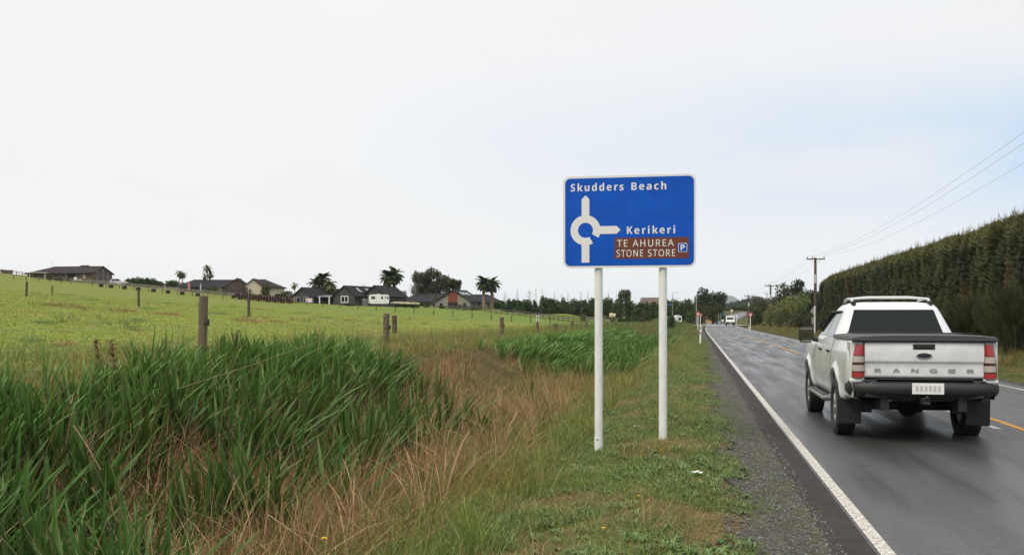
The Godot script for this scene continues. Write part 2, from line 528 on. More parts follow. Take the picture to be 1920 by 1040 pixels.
func build_roads() -> void:
	# carriageway: darker, polished wheel tracks; fresher tar along the sealed shoulder
	var b := strip(1.17, 7.35, -25, 700, 0.0, Color.WHITE, 6.5, 26, 2.0)
	for i in b.v.size():
		var x := b.v[i].x - bend(-b.v[i].z)
		var t := 1.0
		for tr in [2.0, 3.5, 5.1, 6.5]: t -= 0.13 * exp(-pow((x - tr) / 0.32, 2))
		t -= 0.40 * ss(1.20, 1.08, x)
		t += 0.10 * nz.get_noise_2d(b.v[i].x * 2, b.v[i].z * 0.25)
		b.c[i] = Color(t, t, t)
		b.uv[i] = Vector2(x / 6.5, -b.v[i].z / 22.0)
	tag(obj("road", b, M.seal, null, "structure"), "damp grey sealed country road running straight to a distant junction", "road")
	var dry: StandardMaterial3D = M.seal.duplicate()
	dry.roughness_texture = null; dry.roughness = 0.95; dry.metallic_specular = 0.2; dry.albedo_color = lin(0.92, 0.89, 0.84)
	tag(obj("sealed_shoulder", strip(0.88, 1.17, -25, 700, 0.0, Color.WHITE, 2.6, 3, 0.5, 0.07), dry, null, "structure"), "dark strip of sealed shoulder outside the left white line", "shoulder")
	var sh := strip(0.34, 0.96, -25, 215, 0.0, Color.WHITE, 1.3, 8, 0.4, 0.34)
	for i in sh.v.size():
		var p := sh.v[i]
		var mn := nz2.get_noise_2d(p.x * 2.2, p.z * 1.1)
		sh.c[i] = Color(1.16, 1.02, 0.84).lerp(Color(1.25, 1.15, 0.55), clampf(mn * 2.0 + 0.15, 0, 1)).lerp(Color(1.35, 1.02, 0.72), clampf(-mn * 2.0, 0, 0.9) + 0.3 * ss(0.55, 0.3, p.x))
		sh.v[i].y = land(minf(p.x, 0.89), -p.z) + 0.006 - 0.03 * ss(0.88, 0.96, p.x)
	tag(obj("gravel_shoulder", sh, M.gravel, null, "structure"), "dark gravel strip with moss along the left edge of the road", "shoulder")
	var sr := strip(7.36, 7.95, -25, 215, 0.0, Color.WHITE, 1.3, 4, 1.0)
	for i in sr.v.size():
		var p := sr.v[i]
		sr.v[i].y = land(p.x, -p.z) + 0.006
	tag(obj("gravel_shoulder", sr, M.gravel, null, "structure"), "dark gravel strip along the far right edge of the road", "shoulder")
	# painted lines
	var el := strip(1.188, 1.284, -25, 212, 0.005, Color.WHITE, 0.9, 1, 1.0)
	tag(obj("edge_line", el, M.paint_white, null, "structure"), "worn white line along the left edge of the lane", "road marking")
	var er := strip(6.83, 6.93, -25, 205, 0.005, Color.WHITE, 0.9, 1, 1.0)
	tag(obj("edge_line", er, M.paint_white, null, "structure"), "white line along the right edge of the road", "road marking")
	var dash := MB.new()
	for k in 19:
		var s := -15.1 + 9.75 * k
		join(dash, strip(3.93, 4.03, s, s + 3.0, 0.005, Color.WHITE, 0.9, 1, 1.0))
	tag(obj("centre_line", dash, M.paint_white, null, "structure"), "broken white line down the middle of the road", "road marking")
	var yl := MB.new()
	for k in 7:
		var s := -11.0 + 18.0 * k
		join(yl, strip(4.24, 4.34, s, s + 14.2, 0.005, Color.WHITE, 0.9, 1, 1.0))
	tag(obj("no_passing_line", yl, M.paint_yellow, null, "structure"), "long yellow dashes beside the broken white centre line", "road marking")
	# crossing road at the junction
	var cr := MB.new()
	var i0 := 0
	for r in 9:
		var s := 213.0 + r * 2.4
		for k in 24:
			var x := -44.0 + k * 4.0
			cr.v.append(Vector3(x, maxf(land(x, s), climb(s)) + 0.06, -s))
			cr.n.append(Vector3.UP); cr.c.append(Color(0.9, 0.9, 0.92)); cr.uv.append(Vector2(x, s) / 2.6)
	for r in 8:
		for k in 23:
			var i := r * 24 + k
			cr.ix.append_array([i, i + 24, i + 25, i, i + 25, i + 1])
	tag(obj("cross_road", cr, M.seal, null, "structure"), "grey side road crossing at the distant junction", "road")
	var kb := MB.new()
	for k in 22:
		var x := -20.0 + k * 1.6
		var s := 214.0
		kb.box(Vector3(x, maxf(land(x, s), climb(s)) + 0.12, -s), Vector3(1.6, 0.11, 0.4))
	tag(obj("kerb_line", kb, M.white, null, "structure"), "pale kerb line across the road at the junction", "kerb")

func join(a: MB, b: MB) -> void:
	var o := a.v.size()
	a.v.append_array(b.v); a.n.append_array(b.n); a.c.append_array(b.c); a.uv.append_array(b.uv)
	for i in b.ix: a.ix.append(i + o)

func build_hills() -> void:
	# blue mountain far away and a wooded ridge before it
	var make := func(px0: float, px1: float, d: float, depth: float, prof: Callable) -> MB:
		var b := MB.new()
		var rows := []
		for r in 9:
			var dd := d + depth * (r / 8.0 - 0.5) * 2.0
			var row := PackedVector3Array()
			for k in 61:
				var px := lerpf(px0, px1, k / 60.0)
				var p := spot(px, dd)
				var side := cos((r / 8.0 - 0.5) * PI)
				p.y = lerpf(-3.0, prof.call(px), pow(side, 0.7))
				row.append(p)
			rows.append(row)
		b.sheet(rows)
		return b
	var mm := mat(0.10, 0.125, 0.11, 1.0)
	var mt: MB = make.call(700.0, 2100.0, 5200.0, 900.0, func(px):
		return 12 + 108 * exp(-pow((px - 1362) / 34.0, 2)) + 84 * exp(-pow((px - 1258) / 60.0, 2)) + 44 * exp(-pow((px - 1500) / 120.0, 2)) + 16 * nz.get_noise_1d(px * 0.9))
	tag(obj("mountain", mt, mm, null, "structure"), "pale blue mountain on the horizon beyond the road", "hill")
	var rd: MB = make.call(1180.0, 1760.0, 1250.0, 220.0, func(px):
		return 3.0 + 17.5 * ss(1300, 1420, px) * (1.0 - 0.3 * ss(1500, 1700, px)) + 3.5 * nz.get_noise_1d(px * 1.3))
	tag(obj("hill", rd, mat(0.03, 0.04, 0.02, 1.0), null, "structure"), "low dark wooded ridge behind the bend of the road", "hill")
	var xf := []
	var cols := []
	for i in 1500:
		var px := rng.randf_range(1230, 1640)
		var d := rng.randf_range(1060, 1330)
		var p := spot(px, d)
		var side := cos(((d - 1250) / 440.0) * PI)
		p.y = lerpf(-3.0, 3.0 + 17.5 * ss(1300, 1420, px) * (1.0 - 0.3 * ss(1500, 1700, px)) + 3.5 * nz.get_noise_1d(px * 1.3), pow(maxf(side, 0.0), 0.7)) - 1.0
		var z := rng.randf_range(5.0, 9.5)
		xf.append(Transform3D(Basis(Vector3.UP, rng.randf() * TAU).scaled(Vector3(z * 0.75, z, z * 0.75)), p))
		var k := rng.randf_range(0.6, 1.35)
		cols.append(Color(0.042 * k, 0.055 * k, 0.026 * k))
	scatter("forest", crown_mesh(77, [[Vector3(0, 0.55, 0), Vector3(0.42, 0.45, 0.42)]], 160, 0.16, Color(1, 1, 1), 0.45), M.leaf_far, xf, cols, null, "dark woodland covering the low ridge", "forest")

# ---------------------------------------------------------------- plants
# a crown: leaf-clump faces spread through lobes [centre, radii], with gaps
func crown_mesh(sd: int, lobes: Array, count: int, leaf: float, tint: Color, spread := 0.35, up := 0.25, gap := 0.25) -> ArrayMesh:
	var r := RandomNumberGenerator.new(); r.seed = sd
	var f := FastNoiseLite.new(); f.seed = sd; f.frequency = 0.9
	var b := MB.new()
	var vol := 0.0
	for l in lobes: vol += pow(l[1].x * l[1].y * l[1].z, 0.667)
	for l in lobes:
		var n := int(count * pow(l[1].x * l[1].y * l[1].z, 0.667) / vol)
		var hue := r.randf_range(-0.12, 0.12)
		for i in n:
			var d := Vector3(r.randfn(), r.randfn(), r.randfn()).normalized()
			var k := pow(r.randf(), 0.42)
			var p: Vector3 = l[0] + d * l[1] * k * (1.0 + 0.16 * r.randfn() * spread)
			var g := f.get_noise_3dv(p / maxf(leaf * 5.0, 0.05))
			if g < -1.0 + gap * 2.0 * 0.7 and k > 0.55 and r.randf() < 0.8 and g < -0.12: continue
			var dir := (d + Vector3(r.randfn(), r.randfn() + up, r.randfn()) * 0.7).normalized()
			var side := dir.cross(Vector3(r.randfn(), r.randfn(), r.randfn())).normalized()
			var z := leaf * r.randf_range(0.55, 1.35)
			var t := clampf(1.0 + 0.75 * g + 0.22 * r.randfn(), 0.45, 1.9)
			var cc := Color(tint.r * t * (1.0 + hue + 0.15 * g), tint.g * t, tint.b * t * (1.0 - hue))
			b.col = cc
			var a0 := p - side * z * 0.42
			var a1 := p + side * z * 0.42
			var tip := p + dir * z + side * z * r.randf_range(-0.2, 0.2)
			var base := p - dir * z * 0.45
			b.quad(base, a1, tip, a0)
	return b.done()

func trunk_part(parent: Node3D, h: float, r0: float, m: Material, lean := Vector3.ZERO, limbs := 0, sd := 1, reach := 1.0) -> void:
	var r := RandomNumberGenerator.new(); r.seed = sd
	var b := MB.new()
	var pts := PackedVector3Array()
	var rad := PackedFloat32Array()
	for i in 6:
		var t := i / 5.0
		pts.append(Vector3(0, -0.15 + (h + 0.15) * t, 0) + lean * t * t + Vector3(r.randfn(), 0, r.randfn()) * r0 * 0.5 * t)
		rad.append(r0 * lerpf(1.0, 0.45, t) * (1.25 if i == 0 else 1.0))
	b.tube(pts, rad, 7)
	for k in limbs:
		var st: Vector3 = pts[3 + k % 3]
		var a := TAU * k / limbs + r.randf()
		var q := PackedVector3Array()
		var rr := PackedFloat32Array()
		for i in 4:
			var t := i / 3.0
			q.append(st + Vector3(cos(a) * t, 0.75 * t + 0.3 * t * t, sin(a) * t) * reach)
			rr.append(r0 * lerpf(0.5, 0.12, t))
		b.tube(q, rr, 5)
	obj("trunk", b, m, parent)

func sword_clump(sd: int, n: int, len0: float, len1: float, wide: float, lean: float, arch: float, base: Color, tip: Color) -> ArrayMesh:
	var r := RandomNumberGenerator.new(); r.seed = sd
	var b := MB.new()
	for i in n:
		var L := r.randf_range(len0, len1)
		var a := r.randf() * TAU
		var out := Vector3(cos(a), 0, sin(a))
		var p := out * r.randf() * 0.09
		var dir := (Vector3.UP + out * r.randf_range(0.05, lean) + Vector3(0.22, 0, 0.05)).normalized()
		var side := dir.cross(out).normalized().rotated(dir, r.randf_range(-0.9, 0.9))
		var w := wide * r.randf_range(0.65, 1.2)
		var bendy := arch * r.randf_range(0.3, 1.3)
		var seg := 5
		var k := r.randf_range(0.75, 1.25)
		var yel := r.randf_range(0.0, 0.25)
		var rows := []
		var cls := []
		for j in seg + 1:
			var t := float(j) / seg
			var ww := w * (0.75 + 0.5 * t) * (1.0 - pow(t, 3.0)) + 0.0008
			var fold := dir.cross(side).normalized() * ww * 0.30
			rows.append([p - side * ww * 0.5 + fold, p, p + side * ww * 0.5 + fold])
			var cc := base.lerp(tip, t)
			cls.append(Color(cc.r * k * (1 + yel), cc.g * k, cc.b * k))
			p += dir * L / seg
			dir = (dir + (out * 0.8 + Vector3(0.35, -0.75, 0)) * bendy * 0.16 * (0.4 + t)).normalized()
		for j in seg:
			for q in 2:
				b.col = cls[j]
				b.quad(rows[j][q], rows[j][q + 1], rows[j + 1][q + 1], rows[j + 1][q])
				var e := b.c.size()
				b.c[e - 1] = cls[j + 1]; b.c[e - 2] = cls[j + 1]
	return b.done()

func stalk_clump(sd: int, n: int, len0: float, len1: float, thick: float, mess: float, cols: Array, spread := 0.10) -> ArrayMesh:
	var r := RandomNumberGenerator.new(); r.seed = sd
	var b := MB.new()
	for i in n:
		var L := r.randf_range(len0, len1)
		var a := r.randf() * TAU
		var out := Vector3(cos(a), 0, sin(a))
		var p := out * r.randf() * spread
		var dir := (Vector3.UP + out * r.randf_range(0.0, mess) + Vector3(0.1, 0, 0)).normalized()
		b.col = cols[r.randi() % cols.size()] * r.randf_range(0.75, 1.25)
		var w := thick * r.randf_range(0.6, 1.3)
		var droop := r.randf_range(0.05, 1.0) * mess
		var face := Vector3(r.randfn(), 0, r.randfn()).normalized()
		var prev := [p - face * w * 0.5, p + face * w * 0.5]
		var seg := 4
		for j in seg:
			var t := (j + 1.0) / seg
			dir = (dir + (out * 0.5 + Vector3(0, -0.8, 0)) * droop * 0.35 * t).normalized()
			if r.randf() < 0.10 * mess: dir = (dir + out * 0.9 - Vector3(0, 0.7, 0)).normalized()
			p += dir * L / seg
			var ww := w * (1.0 - 0.8 * t)
			var cur := [p - face * ww * 0.5, p + face * ww * 0.5]
			b.quad(prev[0], prev[1], cur[1], cur[0])
			prev = cur
	return b.done()

func rosette(sd: int, n: int, L: float, w: float, rise: float, col: Color) -> ArrayMesh:
	var r := RandomNumberGenerator.new(); r.seed = sd
	var b := MB.new()
	for i in n:
		var a := TAU * i / n + r.randf_range(-0.3, 0.3)
		var out := Vector3(cos(a), 0, sin(a))
		var side := Vector3(-sin(a), 0, cos(a))
		var z := L * r.randf_range(0.6, 1.2)
		var up := rise * r.randf_range(0.5, 1.5)
		var k := r.randf_range(0.75, 1.3)
		b.col = Color(col.r * k, col.g * k, col.b * k)
		var p0 := Vector3.ZERO
		var p1 := out * z * 0.5 + Vector3(0, z * up, 0)
		var p2 := out * z + Vector3(0, z * up * r.randf_range(0.4, 1.1), 0)
		var f := Vector3(0, w * 0.25, 0)
		b.quad(p0, p1, p1 + side * w * 0.5 + f, p0 + side * w * 0.1)
		b.quad(p0, p0 - side * w * 0.1, p1 - side * w * 0.5 + f, p1)
		b.tri(p1, p2, p1 + side * w * 0.5 + f)
		b.tri(p1, p1 - side * w * 0.5 + f, p2)
	return b.done()

func in_view(X: float, s: float, slack := 0.04) -> bool:
	var d := -sin(YAW) * X + cos(YAW) * s
	if d < 1.5: return false
	return absf((cos(YAW) * X + sin(YAW) * s) / d) < 0.519 + slack + 0.8 / d

func build_plants() -> void:
	var sets := {}
	# --- sword-leaved plants filling the ditch and its bank
	var xf := [[], [], []]
	var cols := [[], [], []]
	var n := 0
	while n < 7000:
		n += 1
		var X := rng.randf_range(-7.6, -1.6)
		var s := 3.2 + 76.0 * pow(rng.randf(), 1.9)
		if not in_view(X, s, 0.1): continue
		var nn := nz2.get_noise_2d(X * 0.9, s * 0.6)
		var w := 0.0
		if s < 21.0:
			var xr := lerpf(-3.5, -3.75, ss(3.5, 9.0, s)) - 1.5 * ss(12, 20, s)
			w = ss(xr + 0.35, xr - 0.35, X + 0.9 * nn) * ss(-7.5 + 0.5 * ss(14, 11, s), -7.0 + 0.5 * ss(14, 11, s), X + 0.3 * nn) * (1.0 - ss(17.5, 20.5, s + nn * 2))
			w *= 1.0 - 0.92 * ss(-5.9, -4.9, X) * ss(5.0, 7.5, s) * clampf(0.62 + 2.4 * nz.get_noise_2d(X * 1.6 + 30, s * 1.2), 0, 1)
			w *= clampf(1.15 + 1.6 * nz2.get_noise_2d(X * 1.5 + 80, s * 1.1), 0.12, 1.0)
		if s > 28.0:
			w = maxf(w, ss(28, 35, s + 4 * nn) * ss(-6.9, -6.3, X) * ss(-1.8, -2.6, X - 0.5 * nn) * (0.75 + 0.6 * nn))
		if s > 12 and s < 22 and X > -5.0 and X < -3.0 and nn > 0.42: w = maxf(w, 0.4)
		if rng.randf() > w: continue
		var bank := ss(-5.2, -6.6, X)
		var z := rng.randf_range(0.75, 1.15) * lerpf(1.04, 0.66, bank) * (1.0 if s < 22 else 0.80) * (1.0 if s > 13.5 else lerpf(1.0, 0.90, bank))
		z *= 1.0 + 0.16 * nn
		var k := rng.randi() % 3
		var ls := rng.randf_range(0.95, 1.25) * (1.0 + 0.012 * s)
		xf[k].append(Transform3D(Basis(Vector3.UP, rng.randf_range(-0.6, 0.6)).scaled(Vector3(z * ls, z, z * ls)), ground(X, s, -0.03)))
		var t := rng.randf_range(0.72, 1.2)
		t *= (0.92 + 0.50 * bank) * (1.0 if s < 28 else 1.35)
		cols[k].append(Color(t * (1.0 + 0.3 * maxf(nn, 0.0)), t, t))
	for k in 3:
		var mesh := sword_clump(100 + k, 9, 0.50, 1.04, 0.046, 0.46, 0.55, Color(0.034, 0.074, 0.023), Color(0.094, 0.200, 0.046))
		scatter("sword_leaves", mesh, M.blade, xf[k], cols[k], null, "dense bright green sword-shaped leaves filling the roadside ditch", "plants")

	# dead leaves and bent straw among them
	var dx := [[], []]
	var dc := [[], []]
	n = 0
	while n < 1000:
		n += 1
		var X := rng.randf_range(-7.2, -2.2)
		var s := 3.6 + 17.0 * pow(rng.randf(), 1.4)
		if not in_view(X, s, 0.1): continue
		var k := rng.randi() % 2
		var t := rng.randf_range(0.7, 1.25)
		if k == 1 and X < -5.6: continue
		dx[k].append(Transform3D(Basis(Vector3.UP, rng.randf() * TAU).scaled(Vector3.ONE * rng.randf_range(0.7, 1.1) * (0.75 if X < -5.6 else 1.0)), ground(X, s, 0.0)))
		dc[k].append(Color(t, t, t))
	scatter("dead_leaves", sword_clump(140, 3, 0.45, 0.95, 0.013, 0.8, 1.9, Color(0.16, 0.10, 0.055), Color(0.38, 0.28, 0.16)), M.straw, dx[0], dc[0], null, "dead brown leaves hanging among the green ditch plants", "plants")
	scatter("dead_leaves", stalk_clump(141, 7, 0.5, 1.15, 0.006, 0.9, [Color(0.46, 0.34, 0.19), Color(0.32, 0.21, 0.11), Color(0.20, 0.13, 0.07)], 0.12), M.straw, dx[1], dc[1], null, "thin straw stems sticking out of the green ditch plants", "plants")

	# --- dry brown grass
	xf = [[], [], []]; cols = [[], [], []]
	n = 0
	while n < 8000:
		n += 1
		var X := rng.randf_range(-9.0, 0.2)
		var s := 3.5 + 40.0 * pow(rng.randf(), 1.5)
		if not in_view(X, s, 0.1): continue
		var nn := nz.get_noise_2d(X * 1.6 + 30, s * 1.2)
		var w := 0.0
		if s < 12: w = ss(-6.0, -4.6, X) * ss(-1.9, -2.7, X) * clampf(0.62 + 2.2 * nn, 0.05, 1.0) * ss(4.0, 6.0, s)
		if s >= 10 and s < 32: w = maxf(w, ss(-6.8, -5.4, X) * ss(-1.9, -2.9, X) * clampf(0.44 + 2.2 * nn, 0.05, 1.0) * ss(9, 12, s) * (1 - ss(25, 33, s)))
		if s > 18 and s < 36 and X < -5: w = maxf(w, 0.30 * ss(-9, -7.6, X) * (0.7 + 1.5 * nn))
		if X > -1.6: w = maxf(w, 0.05)
		if rng.randf() > w: continue
		var k := rng.randi() % 3
		var z := rng.randf_range(0.55, 1.1) * (0.62 if X < -6 else 1.0) * (0.45 if X > -1.5 else 1.0)
		xf[k].append(Transform3D(Basis(Vector3.UP, rng.randf() * TAU).scaled(Vector3(z * 1.15, z, z * 1.15)), ground(X, s, -0.02)))
		var t := rng.randf_range(0.75, 1.2)
		cols[k].append(Color(t, t * rng.randf_range(0.92, 1.05), t))
	var tan_cols := [Color(0.36, 0.215, 0.105), Color(0.29, 0.155, 0.075), Color(0.50, 0.36, 0.20), Color(0.20, 0.095, 0.050), Color(0.23, 0.125, 0.06), Color(0.14, 0.18, 0.045)]
	for k in 3:
		scatter("dry_grass", stalk_clump(200 + k, 26, 0.40, 0.95, 0.0075, 0.8 + 0.2 * k, tan_cols, 0.16), M.straw, xf[k], cols[k], null, "dry brown rank grass standing between the ditch plants and the mown verge", "grass")

	# --- middling green grass, on the shoulder of the ditch and under the fence
	xf = [[], []]; cols = [[], []]
	n = 0
	while n < 21000:
		n += 1
		var X := rng.randf_range(-9.5, 0.1)
		var s := 3.5 + 75.0 * pow(rng.randf(), 2.0)
		if not in_view(X, s): continue
		var nn := nz2.get_noise_2d(X * 1.2 + 9, s * 1.2)
		var w := ss(-5.6, -3.8, X) * ss(-0.9, -1.9, X + 0.5 * nn) * 0.95
		if X < -6.4: w = maxf(w, 0.5)
		if s > 30: w = maxf(w, 0.5 * ss(-4, -2, X) * ss(0.1, -0.8, X))
		w = maxf(w, 0.22 * ss(-1.6, -1.3, X) * (0.4 + 1.6 * nn))
		if rng.randf() > w: continue
		var k := rng.randi() % 2
		var z := rng.randf_range(0.55, 1.25) * (1.0 + 0.010 * s) * (0.55 if X > -1.4 else 1.0)
		xf[k].append(Transform3D(Basis(Vector3.UP, rng.randf() * TAU).scaled(Vector3.ONE * z), ground(X, s, -0.01)))
		var t := rng.randf_range(0.75, 1.3)
		var dry := clampf(0.35 + nn * 1.2, 0, 1) * 0.7
		cols[k].append(Color(t * lerpf(1.0, 2.0, dry), t * lerpf(1.0, 1.02, dry), t * lerpf(1.0, 1.25, dry)))
	for k in 2:
		scatter("rank_grass", stalk_clump(230 + k, 22, 0.14, 0.36, 0.006, 0.8, [Color(0.14, 0.205, 0.038), Color(0.105, 0.165, 0.034), Color(0.19, 0.21, 0.055)], 0.10), M.blade, xf[k], cols[k], null, "knee-high green and straw grass at the edge of the ditch", "grass")

	# --- short turf of the verge
	xf = [[], [], []]; cols = [[], [], []]
	n = 0
	while n < 75000:
		n += 1
		var X := rng.randf_range(-2.9, 0.78)
		var s := 4.0 + 70.0 * pow(rng.randf(), 2.1)
		if not in_view(X, s): continue
		var n1 := nz2.get_noise_2d(X * 1.3, s * 1.3)
		var n0 := nz.get_noise_2d(X * 0.35, s * 0.35)
		var bare := clampf(0.25 + 1.9 * n1 + 0.8 * n0, 0, 1)
		var w := 1.0 - 0.80 * bare
		if X > -0.05: w *= 1.0 - 0.94 * ss(0.02, 0.55, X + 0.45 * n1)
		if rng.randf() > w: continue
		var k := rng.randi() % 3
		var z := rng.randf_range(0.6, 1.3) * (1.0 + 0.014 * s)
		xf[k].append(Transform3D(Basis(Vector3.UP, rng.randf() * TAU).scaled(Vector3(z, z * rng.randf_range(0.6, 1.2), z)), ground(X, s, -0.004)))
		var t := rng.randf_range(0.65, 1.3)
		var dry := 0.8 * pow(rng.randf(), 3.0) + 0.35 * bare
		cols[k].append(Color(t * (1.0 + 1.1 * dry), t * (1.0 + 0.05 * dry), t * (1.0 + 0.8 * dry)))
	for k in 3:
		scatter("short_grass", stalk_clump(260 + k, 16, 0.025, 0.085, 0.0042, 1.3, [Color(0.115, 0.200, 0.034), Color(0.085, 0.160, 0.028), Color(0.155, 0.220, 0.046)], 0.06), M.blade, xf[k], cols[k], null, "short patchy turf on the road verge", "grass")

	# --- broad-leaved weeds in the turf
	xf = [[], [], []]; cols = [[], [], []]
	n = 0
	while n < 6000:
		n += 1
		var X := rng.randf_range(-2.6, 0.45)
		var s := 4.2 + 40.0 * pow(rng.randf(), 2.2)
		if not in_view(X, s): continue
		var nn := nz2.get_noise_2d(X * 0.9 + 70, s * 0.9)
		if rng.randf() > clampf(0.36 + 1.5 * nn, 0.05, 1.0): continue
		var k := rng.randi() % 3
		var z := rng.randf_range(0.45, 1.2)
		xf[k].append(Transform3D(Basis(Vector3.UP, rng.randf() * TAU).scaled(Vector3.ONE * z), ground(X, s, 0.004)))
		var t := rng.randf_range(0.7, 1.3)
		cols[k].append(Color(t, t, t))
	scatter("broadleaf_weed", rosette(301, 9, 0.085, 0.022, 0.35, Color(0.105, 0.180, 0.038)), M.blade, xf[0], cols[0], null, "flat rosettes of narrow-leaved weeds in the verge", "weeds")
	scatter("broadleaf_weed", rosette(302, 7, 0.055, 0.030, 0.30, Color(0.080, 0.150, 0.030)), M.blade, xf[1], cols[1], null, "small round-leaved weeds among the verge turf", "weeds")
	scatter("broadleaf_weed", rosette(303, 15, 0.085, 0.011, 0.7, Color(0.115, 0.175, 0.045)), M.blade, xf[2], cols[2], null, "pale green tufted weeds in the verge", "weeds")

	# --- moss and sparse tufts on the gravel, loose chips
	xf = [[], [], []]; cols = [[], [], []]
	n = 0
	while n < 5200:
		n += 1
		var X := rng.randf_range(0.05, 0.93)
		var s := 4.4 + 60.0 * pow(rng.randf(), 2.0)
		if not in_view(X, s): continue
		var nn := nz2.get_noise_2d(X * 1.8 + 5, s * 1.5)
		var edge := exp(-pow((X - 0.84 - 0.05 * nn) / 0.055, 2)) * 0.9 * clampf(0.3 + 2.0 * nn, 0, 1)
		if rng.randf() > clampf(edge + 0.75 * (nn - 0.05) + 0.25 * ss(0.7, 0.2, X), 0, 1): continue
		var z := rng.randf_range(0.5, 1.2) * (1.0 + 0.01 * s)
		xf[0].append(Transform3D(Basis(Vector3.UP, rng.randf() * TAU).scaled(Vector3(z, z * 0.6, z)), ground(X, s, 0.003)))
		var t := rng.randf_range(0.7, 1.25)
		cols[0].append(Color(1.75 * t, 1.15 * t, 0.9 * t))
	scatter("moss", stalk_clump(270, 18, 0.015, 0.06, 0.004, 1.4, [Color(0.085, 0.13, 0.022), Color(0.11, 0.13, 0.03)], 0.06), M.blade, xf[0], cols[0], null, "yellow green moss and thin grass along the gravel shoulder", "moss")
	var chip := MB.new()
	chip.box(Vector3.ZERO, Vector3(0.016, 0.010, 0.013), Basis(Vector3(1, 1, 0).normalized(), 0.5), 0.004)
	for i in 9000:
		var s := 5.0 + 28.0 * pow(rng.randf(), 1.8)
		var X := rng.randf_range(0.2, 0.98)
		var k := rng.randf_range(0.04, 0.22)
		xf[1].append(Transform3D(Basis(Vector3(rng.randfn(), rng.randfn(), rng.randfn()).normalized(), rng.randf() * TAU).scaled(Vector3.ONE * rng.randf_range(0.4, 1.3)), ground(X, s, 0.006) if X < 0.87 else road_at(X, s) + Vector3(0, 0.002, 0)))
		cols[1].append(Color(k, k * 0.97, k * 0.93))
	scatter("loose_chips", chip.done(), M.leaf_far, xf[1], cols[1], null, "loose stone chips scattered on the gravel shoulder", "gravel")

	# --- paddock grass
	xf = [[], [], []]; cols = [[], [], []]
	n = 0
	while n < 80000:
		n += 1
		var d := 12.0 + 90.0 * pow(rng.randf(), 1.35)
		var px := rng.randf_range(-60, 1130)
		var p := spot(px, d)
		if p.x > -7.3: continue
		var s := -p.z
		var n1 := nz2.get_noise_2d(p.x * 1.3, s * 1.3)
		var n3 := nz2.get_noise_2d(p.x * 0.09 + 50, s * 0.09)
		var n0 := nz.get_noise_2d(p.x * 0.35, s * 0.35)
		var k := rng.randi() % 3
		var z := rng.randf_range(0.5, 1.15) * (0.8 + 0.010 * d) * (1.0 + 0.6 * ss(-9.5, -7.4, p.x))
		xf[k].append(Transform3D(Basis(Vector3.UP, rng.randf() * TAU).scaled(Vector3(z * 1.6, z * 0.6, z * 1.6)), p))
		var t := rng.randf_range(0.8, 1.2)
		var c := Color(0.345, 0.405, 0.092).lerp(Color(0.295, 0.37, 0.080), clampf(0.4 + 1.3 * n0, 0, 1) * 0.75)
		c = c.lerp(Color(0.42, 0.345, 0.13), clampf(n1 * 1.8 - 0.15 + n3 * 0.6 + 0.5 * ss(-11, -7.5, p.x), 0, 1) * 0.8)
		cols[k].append(c * t)
	for k in 3:
		scatter("paddock_grass", stalk_clump(280 + k, 12, 0.03, 0.10, 0.006, 1.2, [Color(1, 1, 1), Color(0.85, 0.9, 0.9), Color(1.1, 1.05, 1.1)], 0.09), M.straw, xf[k], cols[k], null, "grazed yellow green pasture of the paddock", "grass")
	# rough tussocks in the paddock
	xf = [[], []]; cols = [[], []]
	for i in 300:
		var d := 14.0 + 75.0 * pow(rng.randf(), 1.2)
		var p := spot(rng.randf_range(0, 1100), d)
		if p.x > -7.6 or nz2.get_noise_2d(p.x * 0.25 + 20, p.z * 0.25) < 0.12: continue
		var k := rng.randi() % 2
		xf[k].append(Transform3D(Basis(Vector3.UP, rng.randf() * TAU).scaled(Vector3.ONE * rng.randf_range(0.35, 0.8) * (1.0 + 0.012 * d)), p))
		var t := rng.randf_range(0.75, 1.1)
		cols[k].append(Color(t, t, t))
	scatter("tussock", stalk_clump(291, 40, 0.15, 0.45, 0.012, 1.2, [Color(0.13, 0.19, 0.03), Color(0.10, 0.15, 0.03), Color(0.22, 0.19, 0.06)], 0.25), M.blade, xf[0], cols[0], null, "rough darker green tufts dotted through the pasture", "grass")
	scatter("tussock", stalk_clump(292, 40, 0.12, 0.40, 0.012, 1.3, [Color(0.30, 0.20, 0.09), Color(0.20, 0.12, 0.05), Color(0.26, 0.22, 0.08)], 0.28), M.straw, xf[1], cols[1], null, "brown dead tufts dotted through the pasture", "grass")

	# clumps that show in the grazed grass
	xf = [[], []]; cols = [[], []]
	for q in [[102, 573, 0, 1.2], [130, 573, 0, 1.7], [146, 576, 0, 1.3], [219, 582, 0, 1.5], [239, 584, 0, 1.1], [302, 589, 0, 1.3], [326, 590, 0, 1.1], [489, 581, 0, 0.9], [80, 605, 1, 1.2], [122, 554, 1, 1.3], [163, 562, 1, 1.4], [406, 589, 1, 1.1], [279, 579, 1, 1.5], [311, 569, 1, 1.2], [255, 601, 1, 1.0], [190, 606, 1, 1.2], [455, 601, 0, 1.4], [478, 604, 0, 1.0], [520, 604, 0, 1.1], [560, 588, 1, 1.2], [610, 596, 1, 1.1], [690, 592, 1, 1.2], [660, 602, 0, 1.0], [850, 600, 1, 1.2], [870, 640, 0, 0.8], [905, 612, 1, 0.8], [1000, 620, 0, 0.8], [55, 640, 1, 0.6], [120, 650, 0, 0.5], [320, 645, 0, 0.7], [300, 660, 0, 0.6]]:
		var d := 12.0
		while d < 200.0:
			var t := spot(q[0], d)
			if t.y - EYE >= (HOR - q[1]) / FOC * d: break
			d += 0.2
